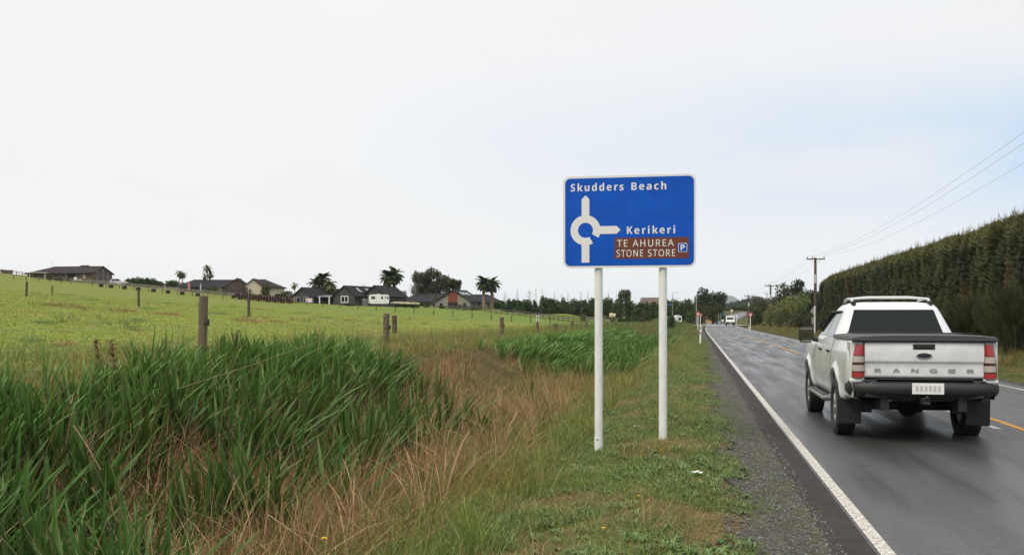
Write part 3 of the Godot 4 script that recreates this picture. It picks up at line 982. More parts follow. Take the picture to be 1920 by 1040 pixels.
		for i in 26:
			var px: float = q[0] + rng.randfn() * 7.0 * q[3]
			var p := spot(px, d + rng.randfn() * 0.02 * d)
			if p.x > -7.4: continue
			xf[q[2]].append(Transform3D(Basis(Vector3.UP, rng.randf() * TAU).scaled(Vector3(1.2, 0.55, 1.2) * rng.randf_range(0.4, 0.9) * (0.5 + 0.012 * d)), p))
			var t := rng.randf_range(0.8, 1.2)
			cols[q[2]].append(Color(t, t, t))
	scatter("tussock", stalk_clump(293, 40, 0.12, 0.40, 0.014, 1.3, [Color(0.33, 0.22, 0.11), Color(0.24, 0.15, 0.07), Color(0.30, 0.26, 0.10)], 0.30), M.straw, xf[0], cols[0], null, "patches of brown trampled grass across the paddock", "grass")
	scatter("tussock", stalk_clump(294, 40, 0.12, 0.40, 0.014, 1.2, [Color(0.16, 0.24, 0.045), Color(0.13, 0.20, 0.04), Color(0.20, 0.26, 0.06)], 0.30), M.blade, xf[1], cols[1], null, "patches of darker lusher grass across the paddock", "grass")

	# --- right-hand verge, under the hedge
	xf = [[], [], []]; cols = [[], [], []]
	for i in 4200:
		var s := 22.0 + 170.0 * pow(rng.randf(), 1.2)
		var X := bend(s) + rng.randf_range(7.7, 13.0)
		if not in_view(X, s): continue
		var nn := nz2.get_noise_2d(X * 0.7, s * 0.5)
		var k := 0 if rng.randf() < 0.5 + nn else 1
		var z := rng.randf_range(0.5, 1.2) * (1.0 + 0.006 * s) * (0.35 + 0.35 * ss(8, 10.5, X - bend(s)))
		xf[k].append(Transform3D(Basis(Vector3.UP, rng.randf() * TAU).scaled(Vector3.ONE * z), ground(X, s)))
		var t := rng.randf_range(0.7, 1.2)
		cols[k].append(Color(t, t, t))
	scatter("verge_grass", stalk_clump(295, 30, 0.15, 0.55, 0.012, 1.0, [Color(0.27, 0.20, 0.085), Color(0.20, 0.14, 0.06), Color(0.15, 0.155, 0.05)], 0.25), M.straw, xf[0], cols[0], null, "straw coloured grass along the foot of the tall hedge", "grass")
	scatter("verge_grass", stalk_clump(296, 30, 0.10, 0.40, 0.012, 1.0, [Color(0.10, 0.17, 0.03), Color(0.08, 0.13, 0.03), Color(0.16, 0.18, 0.05)], 0.25), M.blade, xf[1], cols[1], null, "green grass on the far side verge of the road", "grass")
	# left verge far grass to the junction
	xf = [[], []]; cols = [[], []]
	for i in 5000:
		var s := 60.0 + 150.0 * rng.randf()
		var X := bend(s) + rng.randf_range(-9.0, 0.4)
		var k := 0 if nz2.get_noise_2d(X * 0.5, s * 0.2) > -0.1 else 1
		var z := rng.randf_range(0.7, 1.5) * (0.8 if X - bend(s) < -1.5 else 0.3)
		xf[k].append(Transform3D(Basis(Vector3.UP, rng.randf() * TAU).scaled(Vector3.ONE * z), ground(X, s)))
		var t := rng.randf_range(0.7, 1.2)
		cols[k].append(Color(t, t, t))
	scatter("far_verge_grass", stalk_clump(297, 30, 0.2, 0.7, 0.02, 0.9, [Color(0.09, 0.17, 0.03), Color(0.08, 0.13, 0.03), Color(0.13, 0.18, 0.045)], 0.4), M.blade, xf[0], cols[0], null, "green growth along the verge towards the junction", "grass")
	scatter("far_verge_grass", stalk_clump(298, 30, 0.2, 0.6, 0.02, 0.9, [Color(0.26, 0.20, 0.08), Color(0.20, 0.14, 0.06), Color(0.14, 0.16, 0.045)], 0.4), M.straw, xf[1], cols[1], null, "brownish growth along the verge towards the junction", "grass")

func build_small_plants() -> void:
	# long dead stalks lying across the ditch plants
	var stems := [
		[[Vector3(-5.0, 0.86, -8.9), Vector3(-4.6, 1.05, -9.6), Vector3(-4.25, 1.28, -10.6), Vector3(-3.75, 1.63, -12.0)], 0.0042, "long pale dry stalk leaning up and right over the green leaves"],
		[[Vector3(-4.75, 0.72, -6.9), Vector3(-4.62, 0.60, -6.85), Vector3(-4.45, 0.40, -6.8)], 0.006, "bent straw coloured stalk low among the leaves at the left"],
		[[Vector3(-3.0, 0.15, -6.6), Vector3(-2.6, 0.05, -6.3), Vector3(-2.25, -0.22, -6.1)], 0.005, "dry bent twig beside the single yellow dandelion"],
		[[Vector3(-6.2, 0.9, -15.6), Vector3(-6.22, 1.3, -15.7), Vector3(-6.35, 1.75, -15.9)], 0.005, "thin bare stem standing above the leaves between the two nearest posts"],
	]
	for st in stems:
		var b := MB.new()
		var pts := PackedVector3Array(st[0])
		var rad := PackedFloat32Array()
		for i in pts.size(): rad.append(st[1] * lerpf(1.0, 0.5, float(i) / pts.size()))
		b.tube(pts, rad, 5)
		tag(obj("dry_stalk", b, mat(0.22, 0.16, 0.09, 0.9)), st[2], "stalk")
	# dead seed heads
	for q in [[[220.0, 11.3], 1.0, "dead brown seed head rising behind the leaves at far left"], [[190.0, 11.6], 0.85, "smaller dead seed head just left of a taller one"], [[437.0, 15.2], 0.9, "dead reddish seed head right of the nearest fence post"], [[412.0, 15.6], 0.7, "short dead seed head close beside the nearest fence post"], [[97.0, 50.0], 1.5, "single dead brown weed standing in the open paddock"]]:
		var p := spot(q[0][0], q[0][1])
		var o := thing("dead_weed", q[2], "weed", p, rng.randf() * TAU)
		var b := MB.new()
		var top := Vector3(0.10, 0.62, 0.03)
		b.tube(PackedVector3Array([Vector3(0, -0.05, 0), Vector3(0.03, 0.3, 0), top]), PackedFloat32Array([0.008, 0.006, 0.003]), 5)
		obj("stem", b, mat(0.12, 0.07, 0.045, 0.9), o)
		var hd := MB.new()
		for i in 150:
			var t := rng.randf_range(0.45, 1.0)
			var c := Vector3(0, 0, 0).lerp(top, t) + Vector3(rng.randfn(), rng.randfn(), rng.randfn()) * 0.022
			hd.col = Color(0.12, 0.065, 0.05) * rng.randf_range(0.6, 1.5)
			var d1 := Vector3(rng.randfn(), rng.randfn(), rng.randfn()).normalized() * 0.018
			var d2 := Vector3(rng.randfn(), rng.randfn(), rng.randfn()).normalized() * 0.010
			hd.quad(c - d1, c - d2, c + d1, c + d2)
		obj("seed_head", hd, M.straw, o)
		o.scale = Vector3.ONE * q[1]
	# dandelion-like flowers
	var fl := thing("yellow_flower", "single bright yellow dandelion among the dry grass low at the left", "flower", Vector3(-2.56, 0.0, -6.55))
	flower_parts(fl, 0.024)
	fl.position = Vector3(-2.56, land(-2.56, 6.55) + 0.30, -6.55)
	var spots := [[1073, 795, 1.0, "left of the left post, the farthest back"], [1085, 822, 1.0, "left of the left post, beside its sleeve"], [1137, 824, 1.0, "touching the right side of the left post"], [1143, 824, 0.8, "just right of another by the left post"], [1167, 819, 1.0, "midway between the posts"], [1202, 855, 1.0, "below the gap between the posts, on the left"], [1240, 854, 1.0, "directly below the right post"], [1077, 880, 1.0, "left below the left post"], [982, 913, 1.0, "far left, at the edge of the brown grass"], [1132, 1004, 1.1, "near the bottom edge of the picture"], [1253, 798, 0.9, "close to the right of the right post"], [1297, 801, 0.8, "well right of the right post, upper one"], [1040, 868, 1.0, "left of the left post near the brown grass"], [1295, 815, 0.8, "well right of the right post, lower one"], [1198, 943, 1.0, "among the broad leaves in the lower middle"], [986, 890, 0.9, "just above the far left one"]]
	for q in spots:
		# where the sight line meets the verge
		var d := 5.0
		while d < 20.0:
			var t := spot(q[0], d)
			if t.y - EYE >= (HOR - q[1]) / FOC * d: break
			d += 0.02
		var p := spot(q[0], d)
		var o: Node3D = fl.duplicate()
		o.name = numbered("yellow_flower")
		add_child(o)
		o.position = p + Vector3(0, 0.05, 0)
		o.scale = Vector3.ONE * 0.62 * float(q[2])
		tag(o, "tiny yellow flower in the turf, %s" % q[3], "flower", "small yellow flowers in the verge")

func flower_parts(o: Node3D, r: float) -> void:
	var b := MB.new()
	for ring in 3:
		var k := 14 - ring * 3
		for i in k:
			var a := TAU * i / k + ring * 0.3
			var dirv := Vector3(cos(a), 0.25 + 0.45 * ring, sin(a)).normalized()
			var side := Vector3(-sin(a), 0, cos(a)) * r * 0.16
			var z := r * (1.0 - 0.22 * ring)
			b.quad(-side * 0.5, side * 0.5, dirv * z + side, dirv * z - side)
	obj("petals", b, mat(0.80, 0.52, 0.01, 0.7), o)
	var st := MB.new()
	st.cyl(Vector3(0.01, -0.10, 0), Vector3.ZERO, 0.0025, 0.003, 5)
	obj("stem", st, mat(0.07, 0.12, 0.03, 0.8), o)

# ---------------------------------------------------------------- lettering and signs
func lettering(parent: Node, text: String, x: float, y: float, w: float, h: float, m: Material, xf: Transform3D, bold := true, gap := 10.0, called := "lettering", depth := 0.0015) -> void:
	# writes text from x to x + w with its capitals h high on the base line y of the plane xf
	var f := SystemFont.new()
	f.font_names = PackedStringArray(["Droid Sans"])
	f.font_weight = 700 if bold else 400
	var fv := FontVariation.new()
	fv.base_font = f
	fv.spacing_glyph = int(gap)
	fv.spacing_space = int(gap)
	var t := TextMesh.new()
	t.font = fv; t.font_size = 96; t.pixel_size = 0.01; t.depth = 0.05; t.curve_step = 1.5
	t.text = "H"
	t.horizontal_alignment = HORIZONTAL_ALIGNMENT_LEFT
	t.vertical_alignment = VERTICAL_ALIGNMENT_BOTTOM
	var hb := t.get_aabb()
	t.text = text
	var bb := t.get_aabb()
	var sy := h / hb.size.y
	var sx := w / bb.size.x
	var o := put(called, t, m, parent)
	o.transform = xf * Transform3D(Basis.from_scale(Vector3(sx, sy, depth / 0.05)), Vector3(x - bb.position.x * sx, y - hb.position.y * sy, depth * 0.5))

func rounded(w: float, h: float, r: float, seg := 6) -> PackedVector2Array:
	var out := PackedVector2Array()
	for q in [[w - r, r, -PI / 2], [w - r, h - r, 0.0], [r, h - r, PI / 2], [r, r, PI]]:
		for k in seg + 1:
			var a: float = q[2] + PI / 2 * k / seg
			out.append(Vector2(q[0] + cos(a) * r, q[1] + sin(a) * r))
	return out

func build_direction_sign() -> void:
	var W := 1.606
	var H := 1.12
	var o := thing("direction_sign", "large blue direction sign with a white roundabout diagram on two white posts", "road sign", Vector3(-0.797, 0.0, -12.0))
	var xf := Transform3D(Basis(), Vector3(-W / 2, 2.166, 0.0))
	var white := mat(0.70, 0.70, 0.685, 0.35)
	var blue := mat(0.004, 0.088, 0.50, 0.4, 0.0, 0.3)
	var dust := blended(256, [noise_image(256, 0.02, 4, 61), noise_image(256, 0.006, 3, 62)], func(p): return grey(clampf(0.88 + 0.08 * p[0] + 0.08 * p[1], 0, 1)))
	blue.albedo_texture = dust; blue.uv1_triplanar = true; blue.uv1_scale = Vector3.ONE * 0.9
	var brown := mat(0.130, 0.030, 0.014, 0.4)
	var b := MB.new()
	b.prism(rounded(W, H, 0.085), xf, 0.012)
	obj("panel", b, white, o)
	var lay := func(z: float) -> Transform3D: return xf * Transform3D(Basis(), Vector3(0, 0, z))
	# upper and lower blue sheets meet at a seam
	var full := rounded(W - 0.052, H - 0.052, 0.065)
	var cut := H - 0.026 - 0.455
	for part in 2:
		var win := PackedVector2Array([Vector2(-1, cut + 0.0006), Vector2(3, cut + 0.0006), Vector2(3, 3), Vector2(-1, 3)]) if part == 0 else PackedVector2Array([Vector2(-1, -1), Vector2(3, -1), Vector2(3, cut - 0.0006), Vector2(-1, cut - 0.0006)])
		var got := Geometry2D.intersect_polygons(full, win)
		b = MB.new()
		b.prism(got[0], lay.call(0.002) * Transform3D(Basis(), Vector3(0.026, 0.026, 0)), 0.0015)
		obj("blue_sheet", b, blue, o)
	# diagram
	var c := Vector2(0.2765, H - 0.660)
	var R := 0.1835
	var r := 0.092
	var ring := PackedVector2Array()
	var a0 := deg_to_rad(-30.0)
	var a1 := deg_to_rad(300.0)
	for k in 61:
		var a := lerpf(a0, a1, k / 60.0)
		ring.append(c + Vector2(cos(a), sin(a)) * R)
	for k in 61:
		var a := lerpf(a1, a0, k / 60.0)
		ring.append(c + Vector2(cos(a), sin(a)) * r)
	var hw := 0.0475
	var up := PackedVector2Array([Vector2(c.x - hw, c.y + R * 0.9), Vector2(c.x + hw, c.y + R * 0.9), Vector2(c.x + hw, H - 0.281), Vector2(c.x, H - 0.233), Vector2(c.x - hw, H - 0.281)])
	var dn := PackedVector2Array([Vector2(c.x - hw, H - 1.053), Vector2(c.x + hw, H - 1.053), Vector2(c.x + hw, c.y - R * 0.8), Vector2(c.x - hw, c.y - R * 0.9)])
	var rt := PackedVector2Array([Vector2(c.x + R * 0.9, c.y - hw), Vector2(0.655, c.y - hw), Vector2(0.704, c.y), Vector2(0.655, c.y + hw), Vector2(c.x + R * 0.9, c.y + hw)])
	b = MB.new()
	var all := [ring]
	for q in [up, dn, rt]:
		var nxt := []
		var cur: PackedVector2Array = q
		for p in all:
			var m := Geometry2D.merge_polygons(p, cur)
			if m.size() == 1: cur = m[0]
			else: nxt.append(p)
		nxt.append(cur)
		all = nxt
	for p in all: b.prism(p, lay.call(0.004), 0.0015)
	obj("roundabout_diagram", b, white, o)
	var t: Transform3D = lay.call(0.0035)
	lettering(o, "Skudders", 0.095, H - 0.183, 0.645, 0.090, white, t, true, 12)
	lettering(o, "Beach", 0.834, H - 0.183, 0.418, 0.090, white, t, true, 12)
	lettering(o, "Kerikeri", 0.780, H - 0.713, 0.577, 0.090, white, t, true, 12)
	b = MB.new()
	b.prism(PackedVector2Array([Vector2(0.6305, H - 1.012), Vector2(1.520, H - 1.012), Vector2(1.520, H - 0.757), Vector2(0.6305, H - 0.757)]), lay.call(0.004), 0.0015)
	var bp := obj("brown_plate", b, brown, o)
	t = lay.call(0.0055)
	lettering(o, "TE", 0.662, H - 0.866, 0.125, 0.082, white, t, false, 9)
	lettering(o, "AHUREA", 0.849, H - 0.866, 0.492, 0.082, white, t, false, 9)
	lettering(o, "STONE", 0.655, H - 0.987, 0.321, 0.082, white, t, false, 7)
	lettering(o, "STORE", 1.033, H - 0.987, 0.326, 0.082, white, t, false, 7)
	b = MB.new()
	b.prism(rounded(0.107, 0.106, 0.010), lay.call(0.0058) * Transform3D(Basis(), Vector3(1.393, H - 0.938, 0)), 0.001)
	var pk := obj("parking_symbol", b, white, o)
	b = MB.new()
	b.prism(rounded(0.095, 0.094, 0.007), lay.call(0.0068) * Transform3D(Basis(), Vector3(1.399, H - 0.932, 0)), 0.0008)
	obj("symbol_face", b, blue, pk)
	lettering(pk, "P", 1.421, H - 0.915, 0.052, 0.063, white, lay.call(0.0070), true, 2, "letter", 0.0008)
	# posts, clamps and stiffeners behind
	var post := mat(0.80, 0.80, 0.78, 0.4)
	var grime := blended(256, [noise_image(256, 0.03, 4, 63), noise_image(256, 0.15, 2, 64)], func(p): return grey(clampf(0.94 + 0.10 * (p[0] - 0.4) + 0.05 * (p[1] - 0.5), 0, 1)))
	post.albedo_texture = grime; post.uv1_triplanar = true; post.uv1_scale = Vector3(1, 0.5, 1)
	var k := 0
	for x in [-1.17, -0.391]:
		var base := land(x, 12.065)
		var q := Vector3(x + 0.797, 0, -0.075)
		b = MB.new()
		b.cyl(Vector3(q.x, base - 0.3, q.z), Vector3(q.x, 3.2, q.z), 0.049, 0.049, 28)
		var po := obj("post", b, post, o)
		if k == 0:
			b = MB.new()
			b.tube(PackedVector3Array([Vector3(q.x, base - 0.05, q.z), Vector3(q.x, base + 0.155, q.z), Vector3(q.x, base + 0.163, q.z)]), PackedFloat32Array([0.0525, 0.0525, 0.0495]), 28)
			obj("sleeve", b, post, po)
			b = MB.new()
			b.lathe(Vector3(q.x - 0.01, base + 0.135, q.z + 0.049), Vector3(0, 0, 1), [Vector2(0, 0.010), Vector2(0.006, 0.009), Vector2(0.008, 0.0)], 10)
			obj("bolt", b, M.black, po)
		k += 1
	for y in [2.36, 3.05]:
		b = MB.new()
		b.box(Vector3(0, y, -0.0205), Vector3(W - 0.1, 0.045, 0.014))
		obj("stiffener", b, M.steel, o)

func roundel(called: String, label: String, at: Vector3, turn: float, h: float, number: String, dia: float) -> void:
	var o := thing(called, label, "road sign", at, turn)
	var b := MB.new()
	b.cyl(Vector3(0, -0.2, 0), Vector3(0, h + dia * 0.35, 0), 0.055, 0.055, 10)
	obj("post", b, M.white, o)
	var c := Vector3(0, h, 0.07)
	var z := Vector3(0, 0, 1)
	b = MB.new()
	b.box(c + Vector3(0, 0, -0.006), Vector3(dia, dia, 0.012), Basis(), 0.004)
	obj("backing", b, mat(0.30, 0.012, 0.015, 0.5), o)
	b = MB.new()
	b.lathe(c, z, [Vector2(0.003, dia * 0.36), Vector2(0.006, dia * 0.36), Vector2(0.006, 0.0)], 28)
	obj("face", b, M.white, o)
	b = MB.new()
	b.lathe(c, z, [Vector2(0.008, dia * 0.42), Vector2(0.010, dia * 0.42), Vector2(0.010, dia * 0.31), Vector2(0.006, dia * 0.31)], 28)
	obj("red_ring", b, M.red, o)
	lettering(o, number, -dia * 0.2, h - dia * 0.14, dia * 0.4, dia * 0.28, M.black, Transform3D(Basis(), Vector3(0, 0, 0.078)), true, 2)

func delineator(label: String, at: Vector3, h: float) -> Node3D:
	var o := thing("marker_post", label, "marker post", at, 0.0)
	var b := MB.new()
	b.box(Vector3(0, h / 2 - 0.05, 0), Vector3(0.105, h + 0.1, 0.035), Basis(), 0.010)
	obj("post", b, M.white, o)
	b = MB.new()
	b.box(Vector3(0, h * 0.80, 0), Vector3(0.108, 0.10, 0.039), Basis(), 0.008)
	obj("red_band", b, M.red, o)
	b = MB.new()
	b.box(Vector3(0, h * 0.66, 0.019), Vector3(0.07, 0.07, 0.006), Basis(), 0.002)
	obj("reflector", b, mat(0.5, 0.5, 0.48, 0.2), o)
	return o

func give_way(label: String, at: Vector3, turn: float, h: float, z: float, back: bool) -> void:
	var o := thing("give_way_sign", label, "road sign", at, turn)
	var b := MB.new()
	b.cyl(Vector3(0, -0.2, 0), Vector3(0, h + z * 0.3, 0), 0.05, 0.05, 8)
	obj("post", b, M.white, o)
	b = MB.new()
	b.prism(PackedVector2Array([Vector2(0, -z * 0.5), Vector2(z * 0.58, z * 0.5), Vector2(-z * 0.58, z * 0.5)]), Transform3D(Basis(), Vector3(0, h, 0.075)), 0.012)
	obj("plate", b, M.white if back else M.red, o)
	if not back:
		b = MB.new()
		b.prism(PackedVector2Array([Vector2(0, -z * 0.30), Vector2(z * 0.36, z * 0.37), Vector2(-z * 0.36, z * 0.37)]), Transform3D(Basis(), Vector3(0, h, 0.079)), 0.002)
		obj("face", b, M.white, o)

func build_small_signs() -> void:
	roundel("speed_sign", "round red speed sign on a white post left of the road", spot(1309, 128), 0.0, 2.1, "50", 0.54)
	roundel("speed_sign", "round red speed sign on a white post right of the road", spot(1407.5, 140), 0.0, 2.15, "50", 0.62)
	# the back of a second sign just behind the left one
	var o := thing("sign_board", "narrow pinkish sign on a white post just behind the left speed sign", "road sign", spot(1313.5, 150))
	var b := MB.new()
	b.cyl(Vector3(0, -0.2, 0), Vector3(0, 2.2, 0), 0.055, 0.055, 8)
	obj("post", b, M.white, o)
	b = MB.new()
	b.box(Vector3(0, 2.05, 0.07), Vector3(0.36, 0.5, 0.012), Basis(), 0.004)
	obj("board", b, mat(0.55, 0.22, 0.24, 0.5), o)
	delineator("white marker post with red band beside the left road edge, nearest one", spot(1313.5, 57.5), 0.84)
	delineator("small distant white marker post beyond the nearest one on the left", spot(1315, 104), 0.8)
	var bp := delineator("white marker post with dark band below the right speed sign", spot(1405, 136), 0.8)
	bp.get_node("red_band").material_override = M.black
	give_way("white triangular give way sign on the right past the junction", spot(1382, 236), 0.0, 2.1, 0.62, true)
	give_way("small give way sign at the crest of the rising road", spot(1372.5, 330), 0.0, 2.0, 0.9, true)
	give_way("low red and white triangular sign on the traffic island", spot(1341, 214), 0.0, 0.45, 0.34, false)
	give_way("white triangular sign left of the oncoming van", spot(1355.5, 222), 0.0, 1.05, 0.62, true)
	# sign seen from behind beside the first power pole
	o = thing("warning_sign", "grey backs of a diamond and a square sign on a white post", "road sign", spot(1528.5, 92), 0.5)
	b = MB.new()
	b.box(Vector3(0, 1.25, 0), Vector3(0.10, 2.75, 0.10), Basis(), 0.01)
	obj("post", b, M.white, o)
	b = MB.new()
	b.box(Vector3(-0.12, 2.15, -0.06), Vector3(0.52, 0.52, 0.012), Basis(Vector3(0, 0, 1), PI / 4), 0.004)
	obj("diamond_plate", b, M.grey, o)
	b = MB.new()
	b.box(Vector3(-0.10, 1.25, -0.06), Vector3(0.42, 0.62, 0.012), Basis(), 0.004)
	obj("square_plate", b, M.grey, o)
	# yellow barriers at the junction
	var k := 0
	for q in [[1325.5, "leftmost"], [1329.5, "middle"], [1333.0, "rightmost"]]:
		o = thing("chevron_barrier", "%s of the three low yellow boards on white legs at the junction" % q[1], "barrier", spot(q[0], 224))
		for s in [-1, 1]:
			b = MB.new()
			b.cyl(Vector3(s * 0.12, -0.1, 0), Vector3(s * 0.12, 0.80, 0), 0.04, 0.04, 8)
			obj("leg", b, M.white, o)
		b = MB.new()
		b.box(Vector3(0, 0.98, 0.03), Vector3(0.28, 0.36, 0.04), Basis(), 0.008)
		obj("board", b, mat(0.62, 0.34, 0.04, 0.5), o)
		k += 1
	o = thing("traffic_cabinet", "blue grey box with a tall thin pole on the traffic island", "cabinet", spot(1349, 216))
	b = MB.new()
	b.box(Vector3(0, 0.55, 0), Vector3(0.62, 0.9, 0.5), Basis(), 0.03)
	obj("box", b, mat(0.20, 0.28, 0.34, 0.6), o)
	b = MB.new()
	b.cyl(Vector3(-0.1, 0, 0), Vector3(-0.1, 2.6, 0), 0.05, 0.04, 8)
	obj("pole", b, M.grey, o)
	o = thing("street_name_sign", "small blue street name plate on a grey pole at the junction", "street sign", spot(1257, 205))
	b = MB.new()
	b.cyl(Vector3(0.5, -0.2, 0), Vector3(0.5, 3.9, 0), 0.04, 0.04, 8)
	obj("pole", b, M.grey, o)
	b = MB.new()
	b.box(Vector3(0.0, 3.7, 0.02), Vector3(1.0, 0.22, 0.03), Basis(), 0.006)
	obj("plate", b, mat(0.02, 0.12, 0.42, 0.4), o)
	o = thing("street_name_sign", "thin blue plate above the rising road behind the traffic island", "street sign", spot(1352, 240))
	b = MB.new()
	b.cyl(Vector3(0, -0.2, 0), Vector3(0, 2.6, 0), 0.04, 0.04, 8)
	obj("pole", b, M.grey, o)
	b = MB.new()
	b.box(Vector3(0.35, 2.5, 0.02), Vector3(0.9, 0.18, 0.03), Basis(), 0.006)
	obj("plate", b, mat(0.02, 0.12, 0.42, 0.4), o)
	# white kiosk
	o = thing("kiosk", "small white kiosk with an arched top and dark window beside the junction", "kiosk", spot(1271, 196), faces(spot(1271, 196), 0.25))
	b = MB.new()
	var poly := PackedVector2Array([Vector2(-0.72, -0.3), Vector2(0.72, -0.3), Vector2(0.72, 1.15)])
	for i in 7:
		var a := lerpf(0.25, PI - 0.25, i / 6.0)
		poly.append(Vector2(0.74 * cos(a), 1.02 + 0.42 * sin(a)))
	poly.append(Vector2(-0.72, 1.15))
	b.prism(poly, Transform3D(Basis(), Vector3(0, 0, 0.5)), 1.0)
	obj("cabin", b, M.white, o)
	b = MB.new()
	b.box(Vector3(0.28, 0.68, 0.506), Vector3(0.56, 0.58, 0.02), Basis(), 0.005)
	obj("window", b, M.glass_dark, o)
	b = MB.new()
	b.box(Vector3(0.0, 1.2, 0.506), Vector3(0.62, 0.10, 0.02), Basis(), 0.004)
	obj("vent", b, M.grey, o)
	o = thing("letterbox", "small dark letterbox on a post in the right hand verge", "letterbox", spot(1433, 128), faces(spot(1433, 128)))
	b = MB.new(); b.cyl(Vector3(0, -0.2, 0), Vector3(0, 0.75, 0), 0.04, 0.04, 6); obj("post", b, M.pole_wood, o)
	b = MB.new(); b.box(Vector3(0, 0.88, 0), Vector3(0.36, 0.26, 0.4), Basis(), 0.05); obj("box", b, M.black, o)
	b = MB.new(); b.box(Vector3(0, 1.03, 0), Vector3(0.42, 0.03, 0.44), Basis(), 0.01); obj("lid", b, M.grey, o)
	# litter
	for q in [[1308, 892, 0.055, "crumpled white scrap of litter on the verge right of the sign"], [1194, 803, 0.05, "thin white sliver of litter in the grass between the posts"]]:
		var d := 5.0
		while d < 20.0:
			var t := spot(q[0], d)
			if t.y - EYE >= (HOR - q[1]) / FOC * d: break
			d += 0.02
		var p := spot(q[0], d, 0.02)
		b = MB.new()
		var r := RandomNumberGenerator.new(); r.seed = int(q[0])
		var rows := []
		for i in 5:
			var row := PackedVector3Array()
			for j in 5:
				row.append(Vector3((i - 2) * q[2] * 0.42, r.randf() * q[2] * 0.55, (j - 2) * q[2] * (0.30 if q[0] > 1200 else 0.08)))
			rows.append(row)
		b.sheet(rows)
		var lo := obj("litter", b, mat(0.8, 0.8, 0.78, 0.6))
		lo.position = p
		lo.rotation.y = 0.6
		tag(lo, q[3], "litter")

# ---------------------------------------------------------------- fences, poles, lamps
func wood_post(h: float, r: float, sd: int) -> MB:
	var g := RandomNumberGenerator.new(); g.seed = sd
	var b := MB.new()
	var rows := []
	var seg := 14
	for i in 7:
		var t := i / 6.0
		var y := -0.3 + (h + 0.3) * t
		var ring := PackedVector3Array()
		for k in seg:
			var a := TAU * k / seg
			var rr := r * (1.0 - 0.08 * t) * (1.0 + 0.05 * sin(3.0 * a + sd) + 0.025 * g.randf())
			ring.append(Vector3(cos(a) * rr, y, -sin(a) * rr))
		rows.append(ring)
	var top := PackedVector3Array(); var mid := PackedVector3Array()
	for k in seg:
		var p: Vector3 = rows[6][k]
		top.append(Vector3(p.x * 0.9, h + 0.012 + 0.012 * g.randf(), p.z * 0.9)); mid.append(Vector3(0, h + 0.015, 0))
	rows.append(top); rows.append(mid)
	b.sheet(rows, true, false)
	return b

func wire_part(parent: Node3D, pts: Array, r: float, m: Material, called := "wire") -> void:
	var b := MB.new()
	var q := PackedVector3Array()
	for i in pts.size() - 1:
		for k in 4:
			var t := k / 4.0
			q.append(pts[i].lerp(pts[i + 1], t) - Vector3(0, 0.03 * 4.0 * t * (1 - t), 0))
	q.append(pts[pts.size() - 1])
	var rad := PackedFloat32Array(); rad.resize(q.size()); rad.fill(r)
	b.tube(q, rad, 5)
	obj(called, b, m, parent)

func insulator() -> MB:
	var b := MB.new()
	b.box(Vector3(0.035, 0, 0), Vector3(0.075, 0.035, 0.035), Basis(), 0.006)
	b.box(Vector3(0.055, 0, 0), Vector3(0.02, 0.10, 0.05), Basis(), 0.006)
	return b

